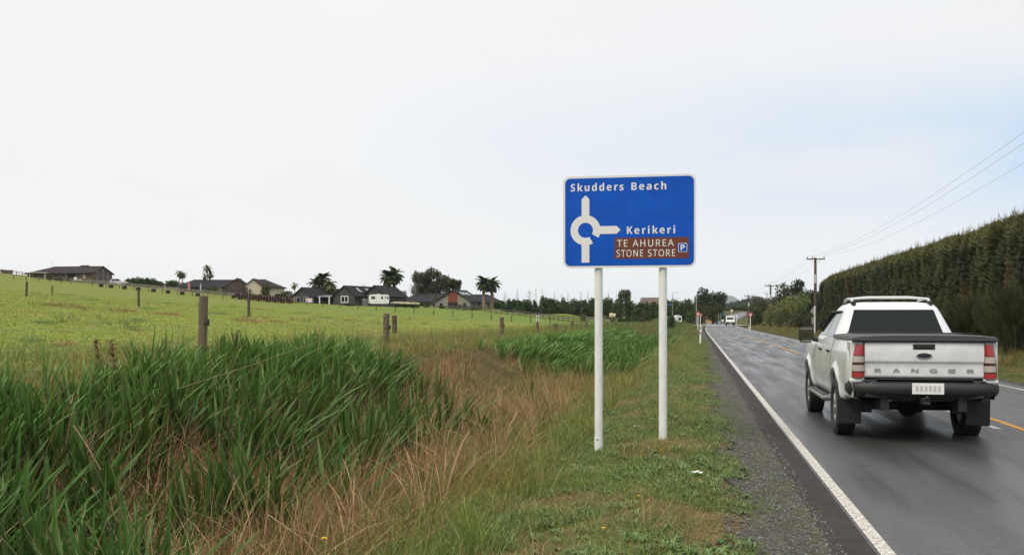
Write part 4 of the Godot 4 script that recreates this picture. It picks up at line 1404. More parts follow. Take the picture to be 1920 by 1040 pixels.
func build_fences() -> void:
	# along the road
	var o := thing("roadside_fence", "wire fence on round timber posts running beside the ditch", "fence")
	var ss_ := [5.2, 13.9, 23.0, 37.6, 46.3, 52.6, 59.6, 67.6, 75.4, 84.0, 93.0]
	var hs := [1.05, 1.07, 0.90, 0.88, 0.75, 0.62, 0.72, 0.72, 0.72, 0.72, 0.72]
	var rs := [0.07, 0.072, 0.080, 0.085, 0.075, 0.11, 0.085, 0.08, 0.08, 0.08, 0.08]
	var bases := []
	for i in ss_.size():
		var p := ground(-7.4 + 0.0 * i, ss_[i])
		bases.append(p)
		var b := wood_post(hs[i], rs[i], 300 + i)
		var po := obj("fence_post", b, M.post_wood, o)
		po.position = p
		po.rotation = Vector3(0.0, i * 1.3, [0.0, -0.035, 0.01, -0.02, 0.0, 0.05, 0.02, 0.0, 0.0, 0.0, 0.0][i])
		if i < 4:
			for y in [0.55, 0.16]:
				if y < 0.3 and i != 1: continue
				var ins := obj("insulator", insulator(), M.black, po)
				ins.rotation.y = -i * 1.3
				ins.position = Vector3(0.055, hs[i] * y + 0.09, 0.045).rotated(Vector3.UP, -i * 1.3)
	for y in [0.18, 0.40, 0.62]:
		var pts := []
		for i in bases.size(): pts.append(bases[i] + Vector3(0.09, y, 0))
		wire_part(o, pts, 0.0018, M.wire)
	var mk := MB.new()
	var q: Vector3 = bases[4] + Vector3(0.02, hs[4] - 0.05, 0.09)
	mk.box(q + Vector3(-0.055, 0.15, 0), Vector3(0.022, 0.34, 0.022), Basis(), 0.004)
	mk.box(q + Vector3(0.055, 0.15, 0), Vector3(0.022, 0.34, 0.022), Basis(), 0.004)
	mk.box(q + Vector3(0, 0.31, 0), Vector3(0.088, 0.024, 0.022), Basis(), 0.004)
	tag(obj("white_bracket", mk, M.white), "white rectangular frame standing on a roadside fence post", "bracket")
	# fence running away to the left
	o = thing("cross_fence", "sparse wire fence of thin dark posts climbing left across the paddock", "fence")
	bases = []
	var k := 0
	for e in [[740.0, 37.0, 0.70, 0.10], [466.0, 50.0, 1.02, 0.075], [259.0, 56.0, 0.98, 0.075], [48.0, 64.0, 0.98, 0.075], [-190.0, 72.0, 1.0, 0.075]]:
		var p := spot(e[0], e[1])
		bases.append(p)
		var po := obj("fence_post", wood_post(e[2], e[3], 330 + k), M.pole_wood, o)
		po.position = p
		po.rotation.z = [0.02, 0.0, 0.0, -0.05, 0.0][k]
		k += 1
	for y in [0.3, 0.62]:
		var pts := []
		for p in bases: pts.append(p + Vector3(0, y, 0.09))
		wire_part(o, pts, 0.0022, M.wire)
	# low electric fence across the middle of the paddock
	o = thing("electric_fence", "low wire fence of slim dark stakes in the middle of the paddock", "fence")
	bases = []
	for px in [540, 575, 605, 637.5, 670.5, 705, 741, 776, 813, 849, 885, 921, 959, 995, 1032]:
		var t: float = (px - 540.0) / 490.0
		var p := spot(px, 172.0 - 40.0 * t)
		bases.append(p)
		var b := MB.new()
		b.cyl(Vector3(0, -0.2, 0), Vector3(0, 0.92, 0), 0.075, 0.065, 6)
		var po := obj("stake", b, M.pole_wood, o)
		po.position = p
	for y in [0.1, 0.45, 0.8]:
		var pts := []
		for p in bases: pts.append(p + Vector3(0, y, 0.06))
		wire_part(o, pts, 0.006, M.cable)
	# pale post-and-rail fence before the houses on the left
	rail_fence("pale post and rail fence running past the houses on the hillside", [[130, 247], [215, 243], [285, 240], [360, 238], [435, 238], [500, 236], [556, 232]], 3, M.rail_wood, 3.2, 0.30, 1.1)
	rail_fence("weathered grey post and rail fence before the house with the red panel", [[838, 226], [880, 214], [930, 200], [985, 186], [1030, 174], [1075, 160], [1150, 146]], 3, M.dark_rail, 3.4, 0.34, 1.0)
	rail_fence("post and rail fence along the skyline at far left", [[-60, 286], [0, 276], [30, 272], [62, 268]], 2, M.dark_rail, 3.0, 0.4, 1.1)
	# post and wire below the pale rails
	o = thing("field_fence", "dark post and wire fence at the top edge of the paddock", "fence")
	bases = []
	var line := [[-20, 238], [24, 236], [48, 235], [72, 234], [92, 233], [115, 232], [132, 231], [172, 230], [198, 229], [223, 228], [251, 227], [278, 226], [304, 225], [332, 224], [360, 223], [389, 222], [417, 221]]
	for e in line:
		var p := spot(e[0], e[1])
		bases.append(p)
		var b := MB.new()
		b.cyl(Vector3(0, -0.2, 0), Vector3(0, 1.15, 0), 0.085, 0.075, 6)
		var po := obj("fence_post", b, M.pole_wood, o)
		po.position = p
	for y in [0.3, 0.65, 1.0]:
		var pts := []
		for p in bases: pts.append(p + Vector3(0, y, 0.08))
		wire_part(o, pts, 0.007, M.cable)
	# square dark tree guards
	var names := ["first", "second", "third", "fourth", "fifth", "sixth", "seventh", "eighth"]
	var proto: Node3D = null
	k = 0
	for px in [188.5, 207, 232.5, 258.5, 287, 314, 341, 370]:
		var p := spot(px, 226)
		var lab: String = "square dark tree guard by the top paddock fence, %s from the left" % names[k]
		if proto == null:
			proto = thing("tree_guard", lab, "tree guard", p, faces(p, 0.3), "tree guards along the top fence")
			for i in 4:
				var a := PI / 4 + PI / 2 * i
				var b := MB.new()
				b.cyl(Vector3(cos(a) * 0.55, -0.2, sin(a) * 0.55), Vector3(cos(a) * 0.55, 0.82, sin(a) * 0.55), 0.035, 0.035, 6)
				obj("stake", b, M.pole_wood, proto)
				b = MB.new()
				b.box(Vector3(cos(a + PI / 4) * 0.385, 0.4, sin(a + PI / 4) * 0.385), Vector3(0.76, 0.72, 0.02), Basis(Vector3.UP, -(a + PI / 4) + PI / 2))
				obj("shade_cloth", b, mat(0.018, 0.02, 0.02, 0.9), proto)
		else:
			copy(proto, p, faces(p, 0.3), lab)
		k += 1

func rail_fence(label: String, pts: Array, rails: int, m: Material, step: float, gap: float, h: float) -> void:
	var o := thing("rail_fence", label, "fence")
	var nodes := []
	for i in pts.size() - 1:
		var a := spot(pts[i][0], pts[i][1]); var b := spot(pts[i + 1][0], pts[i + 1][1])
		var cnt := int(ceil(a.distance_to(b) / step))
		for k in cnt:
			var p := a.lerp(b, float(k) / cnt)
			nodes.append(Vector3(p.x, land(p.x, -p.z), p.z))
	nodes.append(spot(pts[pts.size() - 1][0], pts[pts.size() - 1][1]))
	var pm := MB.new()
	pm.box(Vector3(0, h / 2 - 0.1, 0), Vector3(0.13, h + 0.2, 0.11), Basis(), 0.01)
	var mesh := pm.done()
	for p in nodes:
		var po := put("post", mesh, m, o)
		po.position = p
	for r in rails:
		for i in nodes.size() - 1:
			var y := h - 0.08 - gap * r
			var a: Vector3 = nodes[i] + Vector3(0, y, 0.075); var b: Vector3 = nodes[i + 1] + Vector3(0, y, 0.075)
			var d := b - a
			var bm := MB.new()
			bm.box((a + b) / 2, Vector3(d.length(), 0.15, 0.035), Basis(d.normalized(), Vector3.UP, d.normalized().cross(Vector3.UP)).orthonormalized())
			obj("rail", bm, m, o)

func power_pole(label: String, at: Vector3, h: float, turn: float, arms: int, sc := 1.0) -> Node3D:
	var o := thing("power_pole", label, "power pole", at, turn)
	var b := MB.new()
	b.tube(PackedVector3Array([Vector3(0, -0.5, 0), Vector3(0, h * 0.5, 0), Vector3(0, h, 0)]), PackedFloat32Array([0.17, 0.145, 0.115]), 10)
	obj("pole", b, M.pole_wood, o)
	b = MB.new()
	b.tube(PackedVector3Array([Vector3(0, h * 0.66, 0), Vector3(0, h * 0.78, 0)]), PackedFloat32Array([0.148, 0.142]), 10)
	obj("pale_band", b, mat(0.42, 0.42, 0.40, 0.6), o)
	for k in arms:
		var y := h - 0.15 - 0.75 * k
		b = MB.new()
		b.box(Vector3(0, y, 0.15), Vector3(1.75 * sc, 0.11, 0.09), Basis(), 0.01)
		var arm := obj("cross_arm", b, M.pole_wood, o)
		for x in [-0.8, -0.28 if k == 0 else -0.4, 0.8]:
			b = MB.new()
			b.lathe(Vector3(x * sc, y + 0.055, 0.15), Vector3.UP, [Vector2(0, 0.02), Vector2(0.06, 0.02), Vector2(0.07, 0.055), Vector2(0.13, 0.06), Vector2(0.18, 0.03), Vector2(0.19, 0.0)], 8)
			obj("insulator", b, mat(0.10, 0.08, 0.07, 0.3), arm)
		for s in [-1, 1]:
			b = MB.new()
			b.cyl(Vector3(s * 0.5 * sc, y - 0.03, 0.15), Vector3(0, y - 0.55, 0.13), 0.018, 0.018, 5)
			obj("brace", b, M.steel, o)
	return o

func build_poles() -> void:
	var P := []
	var p0 := Vector3(11.4, land(11.4, 27.0), -27.0)
	var p1 := spot(1529.5, 96)
	var p2 := spot(1445.5, 147)
	var p3 := spot(1404.5, 190)
	power_pole("timber power pole close by on the right beyond the picture edge", p0, 7.9, 0.02, 1)
	power_pole("nearest timber power pole in view, beside the end of the tall hedge", p1, 7.35, 0.06, 1)
	power_pole("second timber power pole, in front of the pale green bushes", p2, 6.5, 0.12, 1)
	power_pole("third timber power pole with two cross arms, above the right speed sign", p3, 6.1, 0.15, 2)
	power_pole("small far power pole left of the other distant one", spot(1420.5, 330), 6.6, 0.2, 1)
	power_pole("small far power pole right of the other distant one", spot(1438.5, 372), 7.4, 0.2, 1)
	var tops := [p0 + Vector3(0, 7.9, 0), p1 + Vector3(0, 7.35, 0), p2 + Vector3(0, 6.5, 0), p3 + Vector3(0, 6.1, 0), spot(1420.5, 330) + Vector3(0, 6.6, 0)]
	var words := [["left", "nearest span"], ["middle", "nearest span"], ["right", "nearest span"], ["left", "second span"], ["middle", "second span"], ["right", "second span"], ["left", "third span"], ["middle", "third span"], ["right", "third span"], ["left", "last span"], ["middle", "last span"], ["right", "last span"]]
	for i in 4:
		for k in 3:
			var x: float = [-0.8, -0.28, 0.8][k]
			var a: Vector3 = tops[i] + Vector3(x, 0.08, 0.15)
			var b: Vector3 = tops[i + 1] + Vector3(x, 0.08, 0.15)
			var q := PackedVector3Array()
			var rad := PackedFloat32Array()
			for j in 25:
				var t := j / 24.0
				q.append(a.lerp(b, t) - Vector3(0, 4.0 * [0.95, 0.5, 0.4, 0.5][i] * t * (1 - t), 0))
				rad.append(0.0055 if i == 0 else 0.008)
			var m := MB.new()
			m.tube(q, rad, 4)
			var w: Array = words[i * 3 + k]
			tag(obj("power_line", m, M.line), "%s of the three power wires, %s along the right of the road" % [w[0], w[1]], "power line", "power lines")
	# street lamps
	for e in [[1261.5, 250.0, "thin street lamp left of the large dark tree, near the brown roof"], [1306.0, 238.0, "thin street lamp in front of the large dark tree"]]:
		var p := spot(e[0], e[1])
		var o := thing("street_lamp", e[2], "street lamp", p, 0.1)
		var b := MB.new()
		b.tube(PackedVector3Array([Vector3(0, -0.3, 0), Vector3(0, 4, 0), Vector3(0, 7.4, 0)]), PackedFloat32Array([0.10, 0.085, 0.07]), 8)
		obj("pole", b, M.grey, o)
		b = MB.new()
		b.tube(PackedVector3Array([Vector3(0, 7.35, 0), Vector3(0.25, 7.55, 0), Vector3(0.9, 7.6, 0)]), PackedFloat32Array([0.05, 0.045, 0.04]), 6)
		obj("arm", b, M.grey, o)
		b = MB.new()
		b.box(Vector3(1.15, 7.6, 0), Vector3(0.65, 0.10, 0.26), Basis(), 0.04)
		obj("lamp_head", b, mat(0.55, 0.55, 0.55, 0.5), o)
	# television aerial beside the leftmost house and small lamp

# ---------------------------------------------------------------- trees and hedges
var crowns := {}

func crown_of(kind: String, v: int) -> ArrayMesh:
	var key := "%s%d" % [kind, v]
	if crowns.has(key): return crowns[key]
	var r := RandomNumberGenerator.new(); r.seed = hash(key) % 100000
	var lobes := []
	var n := 1500; var leaf := 0.045; var tint := Color(0.05, 0.07, 0.022); var sp := 0.4; var gap := 0.3
	match kind:
		"dense":
			lobes.append([Vector3(0, 0.46, 0), Vector3(0.46, 0.44, 0.46)])
			for i in 10: lobes.append([Vector3(r.randf_range(-0.30, 0.30), r.randf_range(0.18, 0.80), r.randf_range(-0.3, 0.3)), Vector3.ONE * r.randf_range(0.15, 0.26)])
			tint = Color(0.052, 0.080, 0.024); n = 2500; gap = 0.1; leaf = 0.058
		"cone":
			for i in 6:
				var t := i / 5.0
				lobes.append([Vector3(r.randf_range(-0.06, 0.06), 0.14 + 0.72 * t, r.randf_range(-0.06, 0.06)), Vector3(lerpf(0.42, 0.12, t), 0.17, lerpf(0.42, 0.12, t))])
			tint = Color(0.046, 0.070, 0.022); n = 1900; leaf = 0.058; gap = 0.12
		"pale":
			for i in 11: lobes.append([Vector3(r.randf_range(-0.32, 0.32), r.randf_range(0.15, 0.78), r.randf_range(-0.32, 0.32)), Vector3.ONE * r.randf_range(0.15, 0.25)])
			tint = Color(0.135, 0.155, 0.052); n = 4600; leaf = 0.028; gap = 0.22
		"dark":
			lobes.append([Vector3(0, 0.48, 0), Vector3(0.38, 0.36, 0.38)])
			for i in 14:
				var a := r.randf() * TAU
				lobes.append([Vector3(cos(a) * r.randf_range(0.15, 0.36), r.randf_range(0.28, 0.80), sin(a) * r.randf_range(0.15, 0.36)), Vector3.ONE * r.randf_range(0.15, 0.24)])
			tint = Color(0.036, 0.048, 0.020); n = 6500; leaf = 0.038; gap = 0.05
		"olive":
			for i in 10: lobes.append([Vector3(r.randf_range(-0.34, 0.34), r.randf_range(0.12, 0.75), r.randf_range(-0.34, 0.34)), Vector3(0.2, 0.22, 0.2) * r.randf_range(0.8, 1.2)])
			tint = Color(0.052, 0.058, 0.022); n = 4200; leaf = 0.030
		"gum":
			for i in 15:
				var a := r.randf() * TAU
				lobes.append([Vector3(cos(a) * r.randf_range(0.05, 0.36), r.randf_range(0.30, 0.90), sin(a) * r.randf_range(0.05, 0.36)), Vector3(0.18, 0.12, 0.18) * r.randf_range(0.8, 1.4)])
			tint = Color(0.060, 0.068, 0.030); n = 3800; leaf = 0.045; gap = 0.2; sp = 0.6
		"shrub":
			for i in 6: lobes.append([Vector3(r.randf_range(-0.28, 0.28), r.randf_range(0.25, 0.65), r.randf_range(-0.28, 0.28)), Vector3.ONE * r.randf_range(0.2, 0.32)])
			tint = Color(0.055, 0.085, 0.024); n = 900; leaf = 0.07
		"red":
			for i in 7: lobes.append([Vector3(r.randf_range(-0.35, 0.35), r.randf_range(0.2, 0.7), r.randf_range(-0.3, 0.3)), Vector3.ONE * r.randf_range(0.2, 0.3)])
			tint = Color(0.075, 0.030, 0.024); n = 900; leaf = 0.07
	crowns[key] = crown_mesh(hash(key) % 9999, lobes, n, leaf, tint, sp, 0.25, gap)
	return crowns[key]

func tree(kind: String, v: int, px: float, vtop: float, d: float, wpx: float, called: String, label: String, cat := "tree", group := "", sink := 0.0) -> Node3D:
	var p := spot(px, d)
	var top := (HOR - vtop) * d / FOC + EYE
	var h := maxf(top - p.y, 0.6)
	var w := wpx * d / FOC * (1.3 if called == "belt_tree" else 1.1)
	var o := thing(called, label, cat, p, rng.randf() * TAU, group)
	trunk_part(o, h * 0.5, clampf(h * 0.03, 0.04, 0.4), M.pale_bark if kind == "gum" else M.bark, Vector3.ZERO, 0, v + int(px))
	var c := put("crown", crown_of(kind, v), M.leaf_far if d > 180 else M.leaf, o)
	c.scale = Vector3(w, h, w)
	c.position.y = -sink * h
	return o

func bare_tree(px: float, vtop: float, d: float, wpx: float, label: String, tone := 0.24) -> void:
	var p := spot(px, d)
	var h := maxf((HOR - vtop) * d / FOC + EYE - p.y, 1.0)
	var w := wpx * d / FOC
	var o := thing("bare_tree", label, "tree", p, rng.randf() * TAU, "bare poplars behind the dark tree belt")
	var b := MB.new()
	b.tube(PackedVector3Array([Vector3(0, -0.2, 0), Vector3(0.05, h * 0.5, 0), Vector3(0, h, 0)]), PackedFloat32Array([0.10, 0.06, 0.015]), 5)
	var m := mat(tone, tone * 0.92, tone * 0.85, 0.95)
	obj("trunk", b, m, o)
	b = MB.new()
	for i in 26:
		var y := h * rng.randf_range(0.25, 0.92)
		var a := rng.randf() * TAU
		var L := w * 0.5 * rng.randf_range(0.5, 1.1) * (1.15 - y / h)
		var q := Vector3(cos(a) * L, L * 2.0, sin(a) * L)
		b.tube(PackedVector3Array([Vector3(0, y, 0), Vector3(0, y, 0) + q * Vector3(0.55, 0.4, 0.55), Vector3(0, y, 0) + q]), PackedFloat32Array([0.022, 0.016, 0.007]), 4, false)
	obj("branches", b, m, o)

func frond_mesh(L: float, droop: float, n: int, wide: float, tint: Color) -> ArrayMesh:
	var b := MB.new()
	var pts := []
	var p := Vector3.ZERO
	var dir := Vector3(0.75, 0.66, 0).normalized()
	var seg := 10
	for i in seg + 1:
		pts.append(p)
		p += dir * L / seg
		dir = (dir + Vector3(0.10, -droop * 0.20, 0)).normalized()
	b.col = Color(tint.r * 1.4, tint.g * 1.1, tint.b)
	for i in seg:
		var w := 0.05 * (1.0 - i / 11.0)
		b.quad(pts[i] - Vector3(0, 0, w), pts[i + 1] - Vector3(0, 0, w), pts[i + 1] + Vector3(0, 0, w), pts[i] + Vector3(0, 0, w))
	for k in n:
		var t := 0.12 + 0.88 * k / n
		var f := t * seg
		var i := mini(int(f), seg - 1)
		var o: Vector3 = pts[i].lerp(pts[i + 1], f - i)
		var ax: Vector3 = (pts[i + 1] - pts[i]).normalized()
		var z := wide * sin(PI * clampf(t * 0.9 + 0.08, 0, 1)) * (0.9 + 0.2 * ((k * 7) % 5) / 5.0)
		for s in [-1, 1]:
			var kk: float = 0.75 + 0.5 * ((k * 13 + s * 5 + 20) % 7) / 7.0
			b.col = Color(tint.r * kk, tint.g * kk, tint.b * kk)
			var tip := o + ax * z * 0.55 + Vector3(0, -z * 0.35, s * z * 0.85)
			b.quad(o, o + ax * 0.10, tip + ax * 0.015, tip)
	return b.done()

func palm(px: float, vhead: float, d: float, L: float, n: int, frond: ArrayMesh, r0: float, called: String, label: String) -> void:
	var p := spot(px, d)
	var h := (HOR - vhead) * d / FOC + EYE - p.y
	var o := thing(called, label, "palm", p, rng.randf() * TAU)
	var b := MB.new()
	b.tube(PackedVector3Array([Vector3(0, -0.3, 0), Vector3(0.05, h * 0.5, 0), Vector3(0, h - 0.3, 0), Vector3(0, h, 0)]), PackedFloat32Array([r0 * 1.15, r0, r0 * 1.05, r0 * 0.9]), 9)
	obj("trunk", b, mat(0.20, 0.15, 0.11, 0.95), o)
	for i in n:
		var f := put("frond", frond, M.leaf_far, o)
		var ring := float(i) / n
		var a := i * 2.399963
		var tilt := lerpf(0.95, -1.15, pow(ring, 0.8)) + rng.randf_range(-0.2, 0.2)
		f.transform = Transform3D(Basis(Vector3.UP, a) * Basis(Vector3(0, 0, 1), tilt), Vector3(0, h - 0.1, 0)).scaled_local(Vector3.ONE * L * rng.randf_range(0.85, 1.1))

func build_hedge() -> void:
	var o := thing("shelterbelt_hedge", "tall clipped dark green hedge running along the right of the road", "hedge")
	var s0 := 22.0
	var s1 := 112.0
	var face := func(s: float, y: float) -> float:
		var colm := 0.06 * sin(s * 2.9 + 2.3 * nz.get_noise_1d(s * 0.8)) + 0.30 * nz.get_noise_2d(s * 0.7, y * 0.35) + 0.36 * nz2.get_noise_2d(s * 1.3, y * 0.9)
		var x := 13.6 + colm
		x -= 0.9 * ss(2.6, 0.3, y) * (0.6 + nz2.get_noise_1d(s * 0.45))
		x += 1.0 * pow(clampf((y - 5.0) / 0.9, 0, 1), 2)
		return x
	var topy := func(s: float) -> float:
		return 5.62 + 0.10 * nz2.get_noise_1d(s * 1.3) + 0.16 * nz.get_noise_1d(s * 0.5) - 0.7 * ss(109, 112.2, s)
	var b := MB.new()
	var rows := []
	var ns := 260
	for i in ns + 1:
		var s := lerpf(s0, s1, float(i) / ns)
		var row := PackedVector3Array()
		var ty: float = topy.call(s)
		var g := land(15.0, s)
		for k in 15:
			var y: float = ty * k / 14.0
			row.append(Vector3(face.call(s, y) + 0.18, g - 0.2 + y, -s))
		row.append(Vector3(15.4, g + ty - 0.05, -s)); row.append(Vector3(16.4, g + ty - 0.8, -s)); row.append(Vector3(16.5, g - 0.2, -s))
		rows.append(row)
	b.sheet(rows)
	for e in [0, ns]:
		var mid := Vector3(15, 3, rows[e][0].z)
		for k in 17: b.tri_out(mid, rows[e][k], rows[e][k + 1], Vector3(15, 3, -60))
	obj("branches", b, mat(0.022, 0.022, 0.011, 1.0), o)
	# sprays of foliage over the clipped face
	var spray := MB.new()
	var r := RandomNumberGenerator.new(); r.seed = 900
	for i in 26:
		var a := r.randf_range(-1.1, 1.1)
		var L := r.randf_range(0.10, 0.26)
		var o0 := Vector3(r.randfn() * 0.07, r.randfn() * 0.09, r.randfn() * 0.05)
		var dir := Vector3(sin(a) * 0.7, r.randf_range(0.1, 1.0), r.randf_range(0.0, 0.9)).normalized()
		var side := dir.cross(Vector3(r.randfn(), r.randfn(), r.randfn())).normalized() * 0.018
		var k := r.randf_range(0.6, 1.4)
		spray.col = Color(k, k, k)
		spray.quad(o0 - side, o0 + side, o0 + dir * L + side * 0.4, o0 + dir * L - side * 0.4)
	var mesh := spray.done()
	var xf := []
	var cols := []
	for i in 60000:
		var s := s0 + (s1 - s0) * pow(r.randf(), 1.25)
		var ty: float = topy.call(s)
		var y := ty * r.randf()
		var g := land(15.0, s)
		var pos := Vector3(face.call(s, y) + r.randf_range(-0.02, 0.16), g + y - 0.2, -s)
		var bs := Basis(Vector3.UP, -PI / 2 + r.randf_range(-0.5, 0.5))
		var z := r.randf_range(0.7, 1.25)
		if i % 5 == 0:
			pos = Vector3(r.randf_range(14.0, 16.2), g + ty - 0.30, -s)
			pos.y -= 0.5 * ss(15.2, 16.3, pos.x)
			z *= 1.2
		xf.append(Transform3D(bs * Basis(Vector3(1, 0, 0), r.randf_range(-0.5, 0.25)).scaled(Vector3.ONE * z), pos))
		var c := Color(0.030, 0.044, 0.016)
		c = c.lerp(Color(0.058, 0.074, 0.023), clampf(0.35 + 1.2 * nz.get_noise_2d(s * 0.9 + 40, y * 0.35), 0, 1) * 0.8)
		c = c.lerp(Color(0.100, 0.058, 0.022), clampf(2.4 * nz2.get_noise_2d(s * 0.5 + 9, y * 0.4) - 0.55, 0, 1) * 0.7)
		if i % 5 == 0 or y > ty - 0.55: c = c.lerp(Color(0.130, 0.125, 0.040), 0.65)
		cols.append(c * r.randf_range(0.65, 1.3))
	for i in 1500:   # shoots standing above the clipped top
		var s := r.randf_range(s0, s1)
		var g := land(15.0, s)
		var ty: float = topy.call(s)
		xf.append(Transform3D(Basis(Vector3.UP, r.randf() * TAU).scaled(Vector3(0.45, r.randf_range(0.9, 2.0) * (1.0 + 0.5 * nz2.get_noise_1d(s)), 0.45)), Vector3(r.randf_range(13.9, 15.2), g + ty - 0.22, -s)))
		cols.append(Color(0.10, 0.105, 0.036) * r.randf_range(0.7, 1.3))
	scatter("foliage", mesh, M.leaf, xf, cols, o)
	# looser growth spilling out at its foot
	var bushes := [[12.1, 34.0, 3.4, 2.6], [12.3, 41.5, 2.9, 2.4], [12.6, 50.0, 2.3, 2.2], [12.4, 62.0, 2.0, 2.4], [12.7, 77.0, 2.4, 2.6], [12.6, 92.0, 2.2, 2.4]]
	var where := ["nearest the right edge", "second from the right edge", "third from the right edge", "behind the tailgate of the pickup", "behind the cab of the pickup", "near the far end of the hedge"]
	var plume := MB.new()
	for i in 60:
		var a := r.randf() * TAU
		var t := r.randf()
		var o0 := Vector3(0.02 * cos(a), t * 0.75, 0.02 * sin(a))
		var dir := Vector3(cos(a) * 0.6, r.randf_range(0.5, 1.1), sin(a) * 0.6).normalized()
		var side := dir.cross(Vector3(r.randfn(), 0.1, r.randfn())).normalized() * 0.009
		var k := r.randf_range(0.6, 1.5)
		plume.col = Color(k, k, k)
		plume.quad(o0 - side, o0 + side, o0 + dir * 0.22 + side * 0.3, o0 + dir * 0.22 - side * 0.3)
	var pm := plume.done()
	for q in bushes.size():
		var e: Array = bushes[q]
		var p := ground(e[0], e[1])
		var bo := thing("feathery_bush", "feathery dark bush below the tall hedge, %s" % where[q], "bush", p)
		trunk_part(bo, e[2] * 0.5, 0.06, M.bark, Vector3.ZERO, 4, 500 + q, 0.7)
		var bx := []
		var bc := []
		for i in 520:
			var d := Vector3(r.randfn(), r.randfn(), r.randfn()).normalized()
			var c := Vector3(0, e[2] * 0.42, 0) + d * Vector3(e[3] * 0.5, e[2] * 0.45, e[3] * 0.62) * pow(r.randf(), 0.45)
			var tilt := Vector3(d.z, 0, -d.x)
			var bs := Basis(Vector3.UP, r.randf() * TAU)
			if tilt.length() > 0.05: bs = Basis(tilt.normalized(), 0.7 * tilt.length()) * bs
			bx.append(Transform3D(bs.scaled(Vector3.ONE * r.randf_range(0.45, 0.85)), c))
			var k := r.randf_range(0.6, 1.35) * (1.0 + 0.4 * nz2.get_noise_3dv(c * 1.2))
			bc.append(Color(0.055, 0.066, 0.022) * k)
		scatter("foliage", pm, M.leaf, bx, bc, bo)

